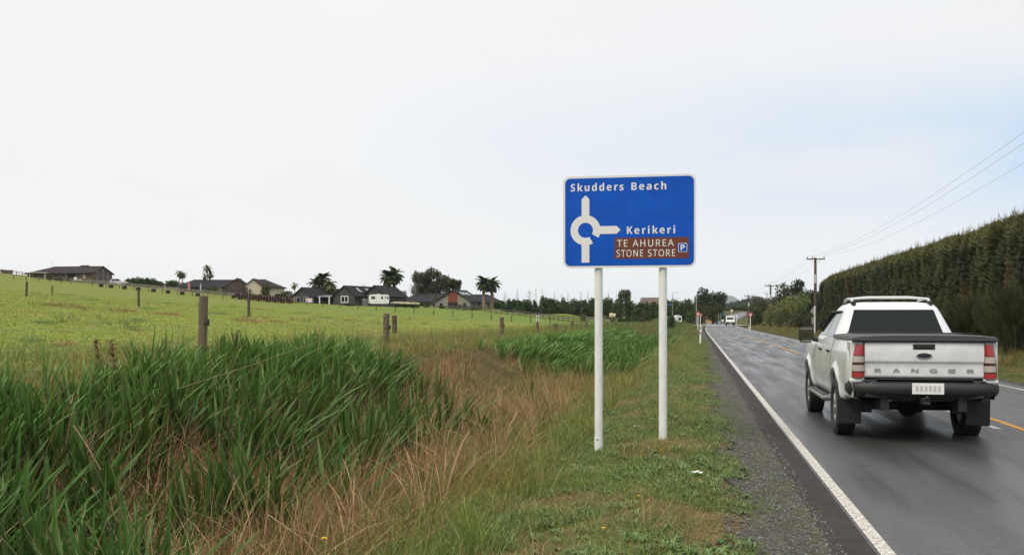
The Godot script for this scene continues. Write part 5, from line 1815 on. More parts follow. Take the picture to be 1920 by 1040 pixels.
func build_trees() -> void:
	# right of the road, beyond the hedge
	tree("dark", 0, 1487, 521, 172, 62, "dark_tree", "tall dark tree behind the pale bushes, left of the first power pole")
	tree("dark", 1, 1520, 533, 168, 46, "dark_tree", "dark rounded tree between the tall dark tree and the first power pole")
	tree("dark", 2, 1545, 541, 175, 40, "dark_tree", "dark tree behind the first power pole at the end of the hedge")
	tree("pale", 0, 1484, 544, 138, 64, "pale_bush", "large pale green bush spreading behind the second power pole", "bush")
	tree("pale", 1, 1463, 566, 146, 50, "pale_bush", "lower pale green bush left of the second power pole", "bush")
	tree("pale", 2, 1444, 577, 158, 30, "pale_bush", "small pale green bush right of the right speed sign", "bush")
	tree("olive", 0, 1508, 566, 122, 52, "olive_bush", "dull olive bush right of the second power pole", "bush", "", 0.05)
	tree("olive", 1, 1533, 560, 112, 46, "olive_bush", "dull olive bush behind the sign backs at the end of the hedge", "bush", "", 0.05)
	tree("olive", 2, 1484, 582, 128, 46, "olive_bush", "low olive bush at the foot of the large pale bush", "bush", "", 0.05)
	tree("olive", 3, 1556, 570, 109, 40, "olive_bush", "olive bush tucked against the near end of the far hedge corner", "bush", "", 0.05)
	tree("olive", 0, 1415, 556, 205, 30, "roadside_tree", "green tree behind the third power pole")
	tree("olive", 1, 1437, 550, 215, 40, "roadside_tree", "green tree between the second and third power poles")
	tree("dense", 0, 1421, 575, 185, 26, "roadside_tree", "low green tree just right of the third power pole")
	tree("dense", 1, 1397, 571, 470, 26, "far_tree", "distant green tree beyond the crest of the road, nearest the third pole")
	tree("dense", 2, 1378, 572, 480, 26, "far_tree", "distant dark tree above the crest of the road")
	tree("shrub", 1, 1361, 576, 440, 18, "far_tree", "distant low tree left of the crest of the road")
	tree("dense", 3, 1410, 569, 520, 26, "far_tree", "distant green tree behind the right side of the crest")
	# big tree left of the road
	tree("dark", 3, 1337, 536, 285, 58, "dark_tree", "large dark spreading tree left of the rising road")
	tree("dark", 4, 1316, 545, 290, 34, "dark_tree", "dark ragged tree on the left flank of the large spreading tree")
	tree("olive", 4, 1335, 562, 262, 44, "green_tree", "lighter green tree in front of the large dark spreading tree")
	tree("red", 1, 1313, 573, 258, 22, "brown_shrub", "brownish shrub beside the thin street lamp", "bush")
	tree("shrub", 0, 1352, 580, 256, 22, "green_shrub", "green shrub right of the lighter green tree", "bush")
	tree("dense", 4, 1292, 561, 268, 34, "green_tree", "dark green tree left of the thin street lamp")
	tree("dense", 2, 1272, 560, 262, 34, "green_tree", "dark green tree behind the white kiosk")
	tree("shrub", 2, 1300, 578, 250, 34, "green_shrub", "low green shrub left of the left speed sign", "bush")
	# the belt of dark trees behind the far paddock
	var belt := [[928, 563, 26], [945, 560, 26], [956, 559, 22], [969, 558, 24], [983, 560, 24], [993, 562, 22], [1003, 562, 22], [1017, 553, 22], [1030, 554, 30], [1043, 560, 24], [1056, 557, 24], [1066, 561, 22], [1076, 558, 24], [1088, 559, 24], [1098, 560, 20], [1108, 557, 24], [1117, 553, 24], [1131, 555, 26], [1145, 557, 24], [1158, 559, 24], [1184, 558, 24], [1198, 562, 26], [1213, 563, 26], [1229, 562, 26], [1243, 561, 26], [1257, 560, 24]]
	var seen_at := ["right of the pair of palms", "left of the white bracket", "behind the grass mound", "just left of the left sign post", "between the sign posts", "right of the right sign post"]
	for i in belt.size():
		var e: Array = belt[i]
		var zone := 0 if e[0] < 960 else 1 if e[0] < 1012 else 2 if e[0] < 1085 else 3 if e[0] < 1115 else 4 if e[0] < 1236 else 5
		var first := 0
		while (0 if belt[first][0] < 960 else 1 if belt[first][0] < 1012 else 2 if belt[first][0] < 1085 else 3 if belt[first][0] < 1115 else 4 if belt[first][0] < 1236 else 5) != zone: first += 1
		var nth: String = ["first", "second", "third", "fourth", "fifth", "sixth", "seventh", "eighth", "ninth"][i - first]
		var kind := "cone" if i % 4 == 2 or i == 7 else "dense"
		tree(kind, i % 5, e[0], e[1], 232 + (i * 7) % 11, e[2], "belt_tree", "dark belt tree %s, %s from left" % [seen_at[zone], nth], "tree", "dark trees of the far belt", 0.04)
	tree("gum", 3, 1173, 543, 262, 28, "gum_tree", "taller open crowned tree rising above the belt between the sign posts")
	# bare poplars
	var bare := [[873, 545, 16, "right of the gum trees"], [862, 542, 14, "just behind the smallest gum tree"], [926, 546, 14, "right beside the pair of palms"], [947, 546, 16, "second to the right of the palms"], [970, 541, 18, "third to the right of the palms"], [993, 540, 20, "fourth to the right of the palms"], [1005, 538, 12, "left of the pointed dark tree"], [1017, 540, 14, "over the pointed dark tree"], [1040, 546, 14, "right of the pointed dark tree"], [1053, 548, 14, "left over the grass mound"], [1065, 547, 14, "over the grass mound"], [1089, 544, 16, "near the left sign post"], [1103, 545, 14, "touching the left sign post"], [771, 530, 26, "left of the gum trees"], [779, 527, 20, "against the left gum tree"], [1141, 545, 14, "just right of the left sign post"], [1156, 546, 14, "left of the taller open crowned tree"]]
	for e in bare: bare_tree(e[0], e[1], 262, e[2], "thin leafless grey poplar %s" % e[3])
	bare_tree(684, 534, 262, 30, "pinkish leafless tree behind the dark gabled house", 0.30)
	# gums
	tree("gum", 0, 787, 507, 268, 32, "gum_tree", "left gum tree with an airy crown behind the grey house")
	tree("gum", 1, 815, 505, 270, 46, "gum_tree", "tallest and fullest gum tree behind the grey house")
	tree("gum", 4, 800, 516, 272, 36, "gum_tree", "gum tree filling the gap between the left and tallest gums")
	tree("gum", 5, 838, 518, 268, 36, "gum_tree", "gum tree above the gable with the red panel")
	tree("gum", 2, 857, 523, 268, 24, "gum_tree", "smallest gum tree at the right of the clump")
	# palms
	var big := frond_mesh(1.0, 0.85, 26, 0.30, Color(0.055, 0.072, 0.026))
	var queen := frond_mesh(1.0, 1.25, 22, 0.26, Color(0.085, 0.105, 0.038))
	palm(604, 523, 246, 2.9, 34, big, 0.32, "date_palm", "date palm with the tallest head behind the dark house's left wing")
	palm(592, 530, 244, 2.5, 26, big, 0.3, "date_palm", "shorter date palm on the left of the pair behind the dark house")
	palm(619, 533, 242, 2.5, 22, queen, 0.25, "date_palm", "drooping palm on the right behind the dark house's left wing")
	palm(728, 519, 244, 3.0, 34, big, 0.36, "date_palm", "left date palm of the pair behind the caravan")
	palm(739, 515, 246, 3.0, 34, big, 0.36, "date_palm", "right and taller date palm of the pair behind the caravan")
	palm(907, 530, 222, 2.5, 34, big, 0.36, "date_palm", "left date palm of the pair right of the house with the red panel")
	palm(922, 531, 224, 2.5, 34, big, 0.36, "date_palm", "right date palm of the pair right of the house with the red panel")
	palm(336, 511, 256, 1.7, 16, queen, 0.12, "queen_palm", "slender palm at the left end of the low house on the hill")
	palm(342, 514, 257, 1.6, 14, queen, 0.12, "queen_palm", "second slender palm at the left end of the low house")
	palm(388, 502, 256, 1.7, 16, queen, 0.12, "queen_palm", "tallest slender palm above the low house on the hill")
	palm(394, 513, 257, 1.6, 14, queen, 0.11, "queen_palm", "lower slender palm right of the tallest one")
	palm(384, 517, 257, 1.5, 12, queen, 0.11, "queen_palm", "lower slender palm left of the tallest one")
	palm(552, 534, 244, 1.5, 9, queen, 0.10, "queen_palm", "thin young palm left of the dark house")
	palm(468, 545, 236, 1.1, 10, queen, 0.12, "queen_palm", "short palm before the cream gable")
	palm(816, 556, 236, 1.1, 12, queen, 0.12, "cabbage_tree", "small upright cabbage tree before the grey house")
	# round trees on the hilltop and shrubs round the houses
	var round_ := [[240, 520, 16, "right of the parked white car"], [251, 518, 16, "second right of the parked car"], [262, 517, 16, "third right of the parked car"], [275, 518, 16, "fourth right of the parked car"], [284, 520, 14, "left of the gap in the hilltop row"], [293, 523, 14, "in the gap of the hilltop row"], [301, 525, 14, "small one in the middle of the hilltop row"], [316, 523, 18, "left of the slender palms"], [329, 524, 18, "below the slender palms"], [346, 527, 18, "left of the pink flag"], [362, 524, 18, "right of the pink flag"]]
	for e in round_: tree("dense", int(e[0]) % 5, e[0], e[1], 268, e[2], "hilltop_tree", "rounded dark tree on the hilltop, %s" % e[3], "tree", "rounded hilltop trees", 0.06)
	var shr := [[92, 515, 262, 11, "shrub", "clipped dark shrub before the brick house, leftmost"], [105, 519, 262, 8, "shrub", "small shrub before the brick house, second from the left"], [113, 518, 262, 9, "shrub", "dark shrub before the brick house, right of the other two"], [404, 536, 244, 18, "shrub", "green bush before the low house beside the white flag"], [390, 533, 246, 14, "shrub", "dark bush under the slender palms"], [420, 541, 243, 16, "shrub", "low bush left of the brown wall of the low house"], [499, 523, 240, 18, "shrub", "leafy tree before the right end of the low house"], [534, 543, 250, 22, "dense", "rounded hedge tree left of the dark house"], [520, 547, 250, 20, "shrub", "low shrub right of the low house"], [548, 548, 246, 16, "red", "reddish shrub left of the dark house"], [437, 551, 232, 14, "shrub", "grey green bush at the left end of the red hedge"], [800, 565, 236, 14, "shrub", "bush before the grey house left of the cabbage tree"], [828, 570, 234, 16, "shrub", "bush left of the red panel"], [860, 568, 232, 14, "shrub", "bush right of the red panel"], [872, 570, 232, 14, "shrub", "bush at the right corner of the house with the red panel"], [888, 572, 230, 18, "dense", "dark bush left of the pair of palms"], [901, 571, 228, 16, "dense", "dark bush under the left palm"], [1205, 580, 152, 24, "olive", "dark spiky bush between the sign posts"], [1190, 588, 155, 16, "shrub", "small green bush left of the dark spiky bush"], [1258, 586, 160, 18, "dense", "dark bush left of the white kiosk"], [1095, 581, 166, 14, "shrub", "small bush right of the grass mound"], [652, 566, 226, 30, "shrub", "low dark planting below the white framed window"]]
	for e in shr: tree(e[4], int(e[0]) % 3, e[0], e[1], e[2], e[3], "garden_bush", e[5], "bush", "", 0.05)
	# red-leaved hedge along the rails
	var o := thing("red_hedge", "long low reddish brown hedge with pale stakes below the low house", "hedge")
	var stake := MB.new()
	stake.cyl(Vector3(0, -0.1, 0), Vector3(0, 1.5, 0), 0.05, 0.05, 5)
	var sm := stake.done()
	for i in 20:
		var t := i / 19.0
		var p := spot(lerpf(446, 546, t), lerpf(230, 224, t))
		var c := put("foliage", crown_of("red", i % 3), M.leaf_far, o)
		c.position = p; c.scale = Vector3(1.35, 1.8, 1.35) * 1.1; c.rotation.y = i * 1.7
		var st := put("stake", sm, M.rail_wood, o)
		st.position = p + Vector3(0.2, 0, 0.75)
	# low clipped hedge and cream flowers
	o = thing("cream_hedge", "low hedge with cream flowers right of the caravan", "hedge")
	for i in 9:
		var p := spot(lerpf(741, 782, i / 8.0), 226)
		var c := put("foliage", crown_of("shrub", i % 3), M.leaf_far, o)
		c.position = p; c.scale = Vector3(1.0, 1.0, 1.0) * 1.2
		var b := MB.new()
		for k in 60:
			var q := p + Vector3(rng.randfn() * 0.4, 0.85 + rng.randf() * 0.4, rng.randfn() * 0.4)
			b.box(q, Vector3.ONE * 0.11, Basis(Vector3(1, 1, 0).normalized(), rng.randf() * 3))
		obj("flowers", b, mat(0.62, 0.55, 0.36, 0.9), o)
	# pampas
	o = thing("pampas_grass", "clump of pampas grass with cream plumes right of the left sign post", "grass", spot(1148, 150))
	put("leaves", sword_clump(700, 90, 0.9, 1.5, 0.05, 0.9, 1.6, Color(0.10, 0.13, 0.04), Color(0.15, 0.17, 0.06)), M.blade, o)
	for i in 11:
		var a := TAU * i / 11.0
		var b := MB.new()
		var top := Vector3(cos(a) * 0.62 * rng.randf_range(0.3, 1.0), rng.randf_range(1.35, 1.6), sin(a) * 0.5)
		b.tube(PackedVector3Array([top * Vector3(0.7, 0.55, 0.7), top * Vector3(0.9, 0.72, 0.9), top * Vector3(1, 0.9, 1), top]), PackedFloat32Array([0.03, 0.14, 0.12, 0.02]), 7)
		obj("plume", b, mat(0.60, 0.54, 0.38, 1.0), o)
	# dark clipped hedge between the sign posts
	o = thing("low_hedge", "low dark clipped hedge right of the pampas grass", "hedge")
	for i in 8:
		var c := put("foliage", crown_of("dense", i % 3), M.leaf_far, o)
		c.position = spot(lerpf(1161, 1196, i / 7.0), 168); c.scale = Vector3(0.9, 0.85, 0.9)

# ---------------------------------------------------------------- houses
func slab(b: MB, pts: Array, t: float) -> void:
	var low := []
	for p in pts: low.append(p - Vector3(0, t, 0))
	var c := Vector3.ZERO
	for p in pts: c += p / pts.size()
	c -= Vector3(0, t * 0.5, 0)
	if pts.size() == 4:
		b.quad_out(pts[0], pts[1], pts[2], pts[3], c); b.quad_out(low[0], low[1], low[2], low[3], c)
	else:
		b.tri_out(pts[0], pts[1], pts[2], c); b.tri_out(low[0], low[1], low[2], c)
	for i in pts.size():
		var j := (i + 1) % pts.size()
		b.quad_out(pts[i], pts[j], low[j], low[i], c)

# a block with its ridge along local x; hip_l / hip_r < 0 mean a gable at that end
func block(o: Node3D, xf: Transform3D, L: float, D: float, eave: float, rise: float, hip_l: float, hip_r: float, wall: Material, roof: Material, over := 0.5, shrink := 0.0) -> void:
	var b := MB.new()
	var x0 := -L / 2 + shrink
	b.box(xf * Vector3((x0 + L / 2) / 2.0, eave / 2 - 0.25, 0), Vector3(L - shrink, eave + 0.5, D), xf.basis)
	for e in [[hip_l, x0 if shrink == 0.0 else -L / 2, -1.0], [hip_r, L / 2, 1.0]]:
		if e[0] < 0:
			var q := Transform3D(Basis(Vector3.UP, PI / 2 * e[2]), Vector3(e[1] + 0.004 * e[2], 0, 0))
			var k := 0.996
			b.prism(PackedVector2Array([Vector2(-D / 2 * k, eave - 0.05), Vector2(D / 2 * k, eave - 0.05), Vector2(D / 2 * k, eave), Vector2(0, eave + rise - 0.06), Vector2(-D / 2 * k, eave)]), xf * q, 0.3)
	obj("wall", b, wall, o)
	b = MB.new()
	var sl := rise / (D / 2)
	var ye := eave - sl * over + 0.08
	var yr := eave + rise + 0.08
	var zl := D / 2 + over
	var xl := -L / 2 - (over if hip_l >= 0 else over * 0.7)
	var xr := L / 2 + (over if hip_r >= 0 else over * 0.7)
	var rl := xl if hip_l < 0 else -L / 2 + hip_l
	var rr := xr if hip_r < 0 else L / 2 - hip_r
	var P := func(x: float, y: float, z: float) -> Vector3: return xf * Vector3(x, y, z)
	slab(b, [P.call(xl, ye, zl), P.call(xr, ye, zl), P.call(rr, yr, 0), P.call(rl, yr, 0)], 0.16)
	slab(b, [P.call(xl, ye, -zl), P.call(xr, ye, -zl), P.call(rr, yr, 0), P.call(rl, yr, 0)], 0.161)
	if hip_l >= 0: slab(b, [P.call(xl, ye, -zl), P.call(xl, ye, zl), P.call(rl, yr, 0)], 0.162)
	if hip_r >= 0: slab(b, [P.call(xr, ye, -zl), P.call(xr, ye, zl), P.call(rr, yr, 0)], 0.163)
	obj("roof", b, roof, o)
	b = MB.new()
	b.cyl(P.call(rl, yr + 0.02, 0), P.call(rr, yr + 0.02, 0), 0.09, 0.09, 6)
	obj("ridge_cap", b, roof, o.get_child(o.get_child_count() - 1))
	for z in [-1, 1]:
		b = MB.new()
		b.box(P.call((xl + xr) / 2, ye - 0.05, z * (zl + 0.05)), Vector3(xr - xl, 0.11, 0.10), xf.basis)
		obj("gutter", b, roof, o)

func window(o: Node3D, xf: Transform3D, w: float, h: float, frame: Material, panes := 1, called := "window", fw := 0.12) -> void:
	var b := MB.new()
	for s in [-1, 1]:
		b.box(xf * Vector3(s * (w / 2 - fw / 2), 0, 0.03), Vector3(fw, h, 0.10), xf.basis)
		b.box(xf * Vector3(0, s * (h / 2 - fw / 2), 0.03), Vector3(w - 2 * fw, fw, 0.099), xf.basis)
	for k in panes - 1: b.box(xf * Vector3(-w / 2 + w * (k + 1) / panes, 0, 0.03), Vector3(fw * 0.8, h - 2 * fw, 0.098), xf.basis)
	var f := obj(called, b, frame, o)
	for k in panes:
		b = MB.new()
		b.box(xf * Vector3(-w / 2 + w * (k + 0.5) / panes, 0, 0.012), Vector3(w / panes - 0.02, h - 0.02, 0.03), xf.basis)
		obj("pane", b, M.glass_dark, f)

func T(x: float, y: float, z: float, turn := 0.0) -> Transform3D:
	return Transform3D(Basis(Vector3.UP, turn), Vector3(x, y, z))

func build_houses() -> void:
	var roof_dark := mat(0.042, 0.036, 0.035, 0.9, 0.0, 0.25)
	var roof_brown := mat(0.058, 0.048, 0.046, 0.9, 0.0, 0.25)
	var roof_grey := mat(0.046, 0.045, 0.048, 0.9, 0.0, 0.25)
	var frame_grey := mat(0.24, 0.25, 0.26, 0.5)
	var brick := mat(0.175, 0.115, 0.085, 0.9)
	var brickpic := blended(256, [noise_image(256, 0.06, 3, 71), noise_image(256, 0.3, 2, 72)], func(p): return grey(clampf(0.78 + 0.3 * (p[0] - 0.5) + 0.35 * (p[1] - 0.5), 0, 1)))
	brick.albedo_texture = brickpic; brick.uv1_triplanar = true; brick.uv1_scale = Vector3.ONE * 0.35
	for m in [roof_dark, roof_brown, roof_grey]:
		m.albedo_texture = brickpic; m.uv1_triplanar = true; m.uv1_scale = Vector3.ONE * 0.3
	# 1: brick house at far left on the hilltop
	var p := spot(131, 272)
	p.y = 11.55
	var o := thing("brick_house", "long brown brick house with a dark roof on the hilltop at far left", "house", p, faces(p, -0.60))
	block(o, T(0, 0, 0), 19.5, 9.2, 2.45, 1.75, 4.6, -1.0, brick, roof_brown, 0.6)
	block(o, T(2.4, 0, -3.0), 8.5, 7.0, 2.5, 2.15, 3.0, 3.0, brick, roof_brown, 0.4)
	var dark := mat(0.015, 0.013, 0.012, 0.9)
	var b := MB.new()
	b.box(Vector3(3.4, 1.15, 4.55), Vector3(2.0, 2.3, 0.2))
	obj("porch_opening", b, dark, o)
	window(o, T(1.2, 1.55, 4.6), 1.7, 1.3, frame_grey, 3)
	window(o, T(7.3, 1.3, 4.6), 0.6, 0.9, M.white, 1)
	b = MB.new(); b.box(Vector3(4.95, 0.65, 4.9), Vector3(0.9, 0.95, 0.5), Basis(), 0.05); obj("heat_pump", b, M.white, o)
	b = MB.new(); b.box(Vector3(6.2, 0.40, 4.9), Vector3(0.8, 0.5, 0.4), Basis(), 0.05); obj("heat_pump", b, M.white, o)
	for z in [-2.4, 0.2, 2.6]:
		for y in [0.35, 1.5]: window(o, T(9.75, y, -z, PI / 2), 0.75, 0.95, frame_grey, 1, "window", 0.08)
		var top := 3.05 if z == 0.2 else 2.75
		b = MB.new(); b.box(Vector3(9.76, top, -z), Vector3(0.06, 1.15 if z == 0.2 else 0.75, 0.85)); obj("high_window", b, M.glass_dark, o)
	b = MB.new(); b.cyl(Vector3(-5.5, 4.0, 0), Vector3(-5.5, 6.0, 0), 0.03, 0.03, 5); b.box(Vector3(-5.9, 5.95, 0), Vector3(1.3, 0.05, 0.05)); b.box(Vector3(-6.3, 5.95, 0), Vector3(0.03, 0.04, 0.6)); b.box(Vector3(-5.7, 5.95, 0), Vector3(0.03, 0.04, 0.8))
	obj("aerial", b, M.steel, o)
	# carport sail before it
	var c := spot(71, 262)
	o = thing("patio_awning", "flat cream awning on posts before the left end of the brick house", "awning", c, faces(c, -0.3))
	b = MB.new(); b.box(Vector3(0, 1.75, 0), Vector3(4.2, 0.14, 2.2), Basis(Vector3(0, 0, 1), -0.03), 0.03); obj("top", b, mat(0.5, 0.46, 0.38, 0.8), o)
	for s in [-1, 1]:
		b = MB.new(); b.cyl(Vector3(s * 1.9, -0.3, 0.9), Vector3(s * 1.9, 1.7, 0.9), 0.06, 0.06, 6); obj("leg", b, M.white, o)
	# far barn at the left edge
	c = spot(12, 300)
	o = thing("far_shed", "low brownish shed on the skyline at the very left edge", "shed", c, faces(c))
	b = MB.new(); b.box(Vector3(0, 0.55, 0), Vector3(3.2, 1.3, 2.0), Basis(), 0.03); obj("wall", b, brick, o)
	b = MB.new(); b.box(Vector3(0, 1.28, 0), Vector3(3.5, 0.12, 2.3), Basis(), 0.02); obj("roof", b, roof_brown, o)
	# 2: cream house
	p = spot(468, 252); p.y = 7.45
	var cream := mat(0.46, 0.40, 0.31, 0.85)
	var brown := mat(0.055, 0.036, 0.030, 0.8)
	o = thing("cream_house", "low cream house with brown roofs and a brown wall on the hillside", "house", p, faces(p, -0.22))
	block(o, T(2.2, 0, -3.0), 10.5, 8.0, 2.3, 1.75, 4.0, 4.0, cream, roof_brown, 0.6)
	block(o, T(-11.2, 0, -4.0), 14.5, 7.6, 2.3, 1.7, 3.0, 0.2, cream, roof_grey, 0.6)
	block(o, T(1.6, 0, 1.3, -PI / 2), 5.0, 4.4, 2.3, 1.75, -1, -1, cream, roof_brown, 0.45)
	block(o, T(-3.0, 0, -0.8, -PI / 2), 5.0, 5.4, 2.2, 2.0, -1, -1, brown, roof_dark, 0.3)
	b = MB.new(); b.box(Vector3(-3.0, 1.6, 1.75), Vector3(5.0, 3.2, 0.2)); obj("brown_wall", b, brown, o)
	window(o, T(-6.6, 1.25, -0.15), 1.0, 1.5, brown, 1)
	window(o, T(-12.5, 1.25, -0.15), 3.0, 1.6, brown, 3)
	window(o, T(-0.2, 1.05, 3.85), 0.9, 1.9, brown, 1, "door")
	window(o, T(4.4, 1.05, 3.4), 1.0, 1.9, brown, 1, "door")
	b = MB.new(); b.box(Vector3(-15.5, 1.2, 0.05), Vector3(4.5, 2.2, 0.2)); obj("porch_opening", b, dark, o)
	# flags
	var k := 0
	for e in [[351.5, mat(0.62, 0.22, 0.20, 0.8), "pink feather flag on the hillside"], [374.5, mat(0.68, 0.68, 0.66, 0.8), "white feather flag on the hillside"]]:
		c = spot(e[0], 246)
		o = thing("feather_flag", e[2], "flag", c, faces(c, 0.3))
		b = MB.new(); b.tube(PackedVector3Array([Vector3(0, -0.2, 0), Vector3(0, 1.7, 0), Vector3(0.1, 2.25, 0), Vector3(0.3, 2.5, 0)]), PackedFloat32Array([0.03, 0.025, 0.02, 0.012]), 5); obj("pole", b, M.grey, o)
		b = MB.new(); var wd := 0.55 if k == 0 else 0.26
		b.prism(PackedVector2Array([Vector2(0.03, 0.45), Vector2(wd, 0.55), Vector2(wd, 1.9), Vector2(wd * 0.8, 2.3), Vector2(0.25, 2.42), Vector2(0.06, 2.1)]), T(0, 0, 0.02), 0.02); obj("banner", b, e[1], o)
		k += 1
	# 3: dark gabled house with the caravan
	p = spot(645, 231); p.y = 4.55
	var char_ := mat(0.040, 0.040, 0.042, 0.8)
	o = thing("dark_house", "charcoal gabled house with a white framed window and roof lights", "house", p, faces(p, -0.62))
	block(o, T(0, 0, -5.5, -PI / 2), 11.0, 6.0, 2.45, 2.15, -1, -1, char_, roof_dark, 0.5)
	block(o, T(5.4, 0, -9.0, -PI / 2), 9.0, 6.6, 2.45, 2.25, -1, -1, char_, roof_dark, 0.5)
	block(o, T(-11.2, 0, -6.6, -PI / 2), 16.0, 5.4, 2.35, 1.95, -1, -1, char_, roof_dark, 0.5, 0.0)
	b = MB.new(); b.box(Vector3(-5.6, 2.35, -2.2), Vector3(6.6, 0.14, 4.2), Basis(Vector3(1, 0, 0), 0.12)); obj("verandah_roof", b, mat(0.12, 0.115, 0.115, 0.6), o)
	for q in [[-13.6, 1.25], [-9.0, 1.25], [-7.2, -0.2], [-4.4, -0.2]]:
		b = MB.new(); b.box(Vector3(q[0], 1.05, q[1]), Vector3(0.26, 2.3, 0.26), Basis(), 0.02); obj("verandah_post", b, M.white, o)
	for q in [[-12.6, 1.12, 1.9, 2.0], [-10.0, 1.12, 1.5, 2.0]]: window(o, T(q[0], q[1], 1.42), q[2], q[3], frame_grey, 2)
	for q in [-6.6, -4.8]: window(o, T(q, 1.1, -4.0), 1.5, 2.0, M.white, 2)
	window(o, T(0.15, 1.5, 0.02), 2.1, 1.6, M.white, 2, "window", 0.16)
	var sl := atan2(2.15, 3.0)
	for z in [-4.0, -7.8]:
		b = MB.new()
		b.box(Vector3(1.45, 3.78, z), Vector3(1.5, 0.14, 0.75), Basis(Vector3(0, 0, 1), -sl), 0.02)
		var rl := obj("roof_light", b, M.white, o)
		b = MB.new()
		b.box(Vector3(1.5, 3.86, z + 0.02), Vector3(1.2, 0.06, 0.48), Basis(Vector3(0, 0, 1), -sl))
		obj("pane", b, M.glass_dark, rl)
	window(o, T(3.03, 1.55, -4.2, PI / 2), 1.2, 1.2, M.white, 1)
	window(o, T(3.03, 1.2, -6.6, PI / 2), 1.1, 1.9, M.white, 1, "door")
	b = MB.new(); b.box(Vector3(3.7, 0.85, -3.2), Vector3(1.0, 1.7, 1.6), Basis(), 0.03); obj("stone_pillar", b, mat(0.25, 0.24, 0.22, 0.9), o)
	for s in 2:
		b = MB.new()
		b.box(Vector3(-0.3 - s * 7.0, -0.05, 1.4), Vector3(4.6, 0.18, 1.6), Basis(), 0.03)
		obj("patio_step", b, M.white, o)
	c = spot(579, 226)
	o = thing("washing", "pinkish white sheet hanging on a line before the dark house's left wing", "laundry", c + Vector3(0, 0, 0), faces(c, -0.1))
	b = MB.new(); b.cyl(Vector3(-0.9, -0.2, 0), Vector3(-0.9, 1.6, 0), 0.03, 0.03, 5); b.cyl(Vector3(0.9, -0.2, 0), Vector3(0.9, 1.6, 0), 0.03, 0.03, 5); b.cyl(Vector3(-0.9, 1.4, 0), Vector3(0.9, 1.4, 0), 0.012, 0.012, 4); obj("line", b, M.grey, o)
	b = MB.new()
	var rows := []
	for i in 5:
		var row := PackedVector3Array()
		for j in 9: row.append(Vector3(-0.72 + 0.18 * j, 1.42 - 0.24 * i, 0.05 * sin(j * 1.4 + i * 0.4)))
		rows.append(row)
	b.sheet(rows); obj("cloth", b, mat(0.68, 0.58, 0.60, 0.9), o)
	# 4: grey house with the red panel
	p = spot(849, 250); p.y = 3.45
	var greyw := mat(0.22, 0.205, 0.18, 0.85)
	o = thing("grey_house", "low grey house whose gable has a tall red timber panel", "house", p, faces(p, -0.42))
	o.scale = Vector3.ONE * 1.08
	block(o, T(0, 0, -4.0, -PI / 2), 8.0, 8.6, 2.45, 2.45, -1, -1, greyw, roof_grey, 0.55)
	block(o, T(-8.5, 0, -6.5), 13.0, 8.0, 2.4, 1.75, 2.0, 0.2, greyw, roof_grey, 0.55)
	block(o, T(4.6, 0, -8.4), 7.0, 6.0, 2.3, 1.6, 0.2, 2.5, greyw, roof_grey, 0.5)
	var red := mat(0.30, 0.062, 0.022, 0.7)
	red.albedo_texture = brickpic; red.uv1_triplanar = true; red.uv1_scale = Vector3(1.5, 0.1, 1.5)
	for i in 6:
		b = MB.new()
		var x := -1.0 + 0.4 * i
		var yt := 4.80 - absf(x) * 0.57
		b.prism(PackedVector2Array([Vector2(x - 0.19, 2.05), Vector2(x + 0.19, 2.05), Vector2(x + 0.19, yt - 0.11), Vector2(x - 0.19, yt - 0.11)]), T(0, 0, 0.10), 0.12)
		obj("red_board", b, red, o)
	b = MB.new(); b.box(Vector3(0, 1.0, 0.04), Vector3(2.4, 2.05, 0.08)); obj("entrance", b, dark, o)
	for q in [-3.0, 3.0]: window(o, T(q, 1.4, 0.02), 1.0, 1.2, frame_grey, 1)
	for q in [-5.5, -9.5, -12.5]: window(o, T(q, 1.3, -2.5), 1.8, 1.3, frame_grey, 2)
	for q in [-2.4, -5.4]: window(o, T(4.31, 1.3, q, PI / 2), 1.6, 1.3, frame_grey, 2)
	for z in [-1.8, -3.6, -5.4]:
		b = MB.new(); b.box(Vector3(1.5, 4.15, z), Vector3(1.2, 0.12, 0.6), Basis(Vector3(0, 0, 1), -0.518), 0.02); obj("roof_light", b, mat(0.55, 0.57, 0.6, 0.3), o)
	# chimney block stands as part of the house
	b = MB.new(); b.box(Vector3(-12.4, 2.7, 1.5), Vector3(1.5, 4.2, 1.3), Basis(), 0.03); obj("chimney", b, mat(0.27, 0.25, 0.22, 0.9), o)
	# brown roof above the belt of trees
	p = spot(1230, 300); p.y = 1.2
	o = thing("brown_roofed_house", "brown roofed house half hidden by trees behind the right sign post", "house", p, faces(p, 0.05))
	block(o, T(0, 0, 0), 9.6, 8.0, 4.0, 2.55, 0.3, 1.6, brick, mat(0.115, 0.085, 0.07, 0.9), 0.5)
	block(o, T(-0.6, 0, 3.4, -PI / 2), 4.0, 3.6, 4.0, 1.5, -1, -1, brick, mat(0.115, 0.085, 0.07, 0.9), 0.4)
	window(o, T(-0.6, 2.6, 5.42), 1.4, 1.2, frame_grey, 2)

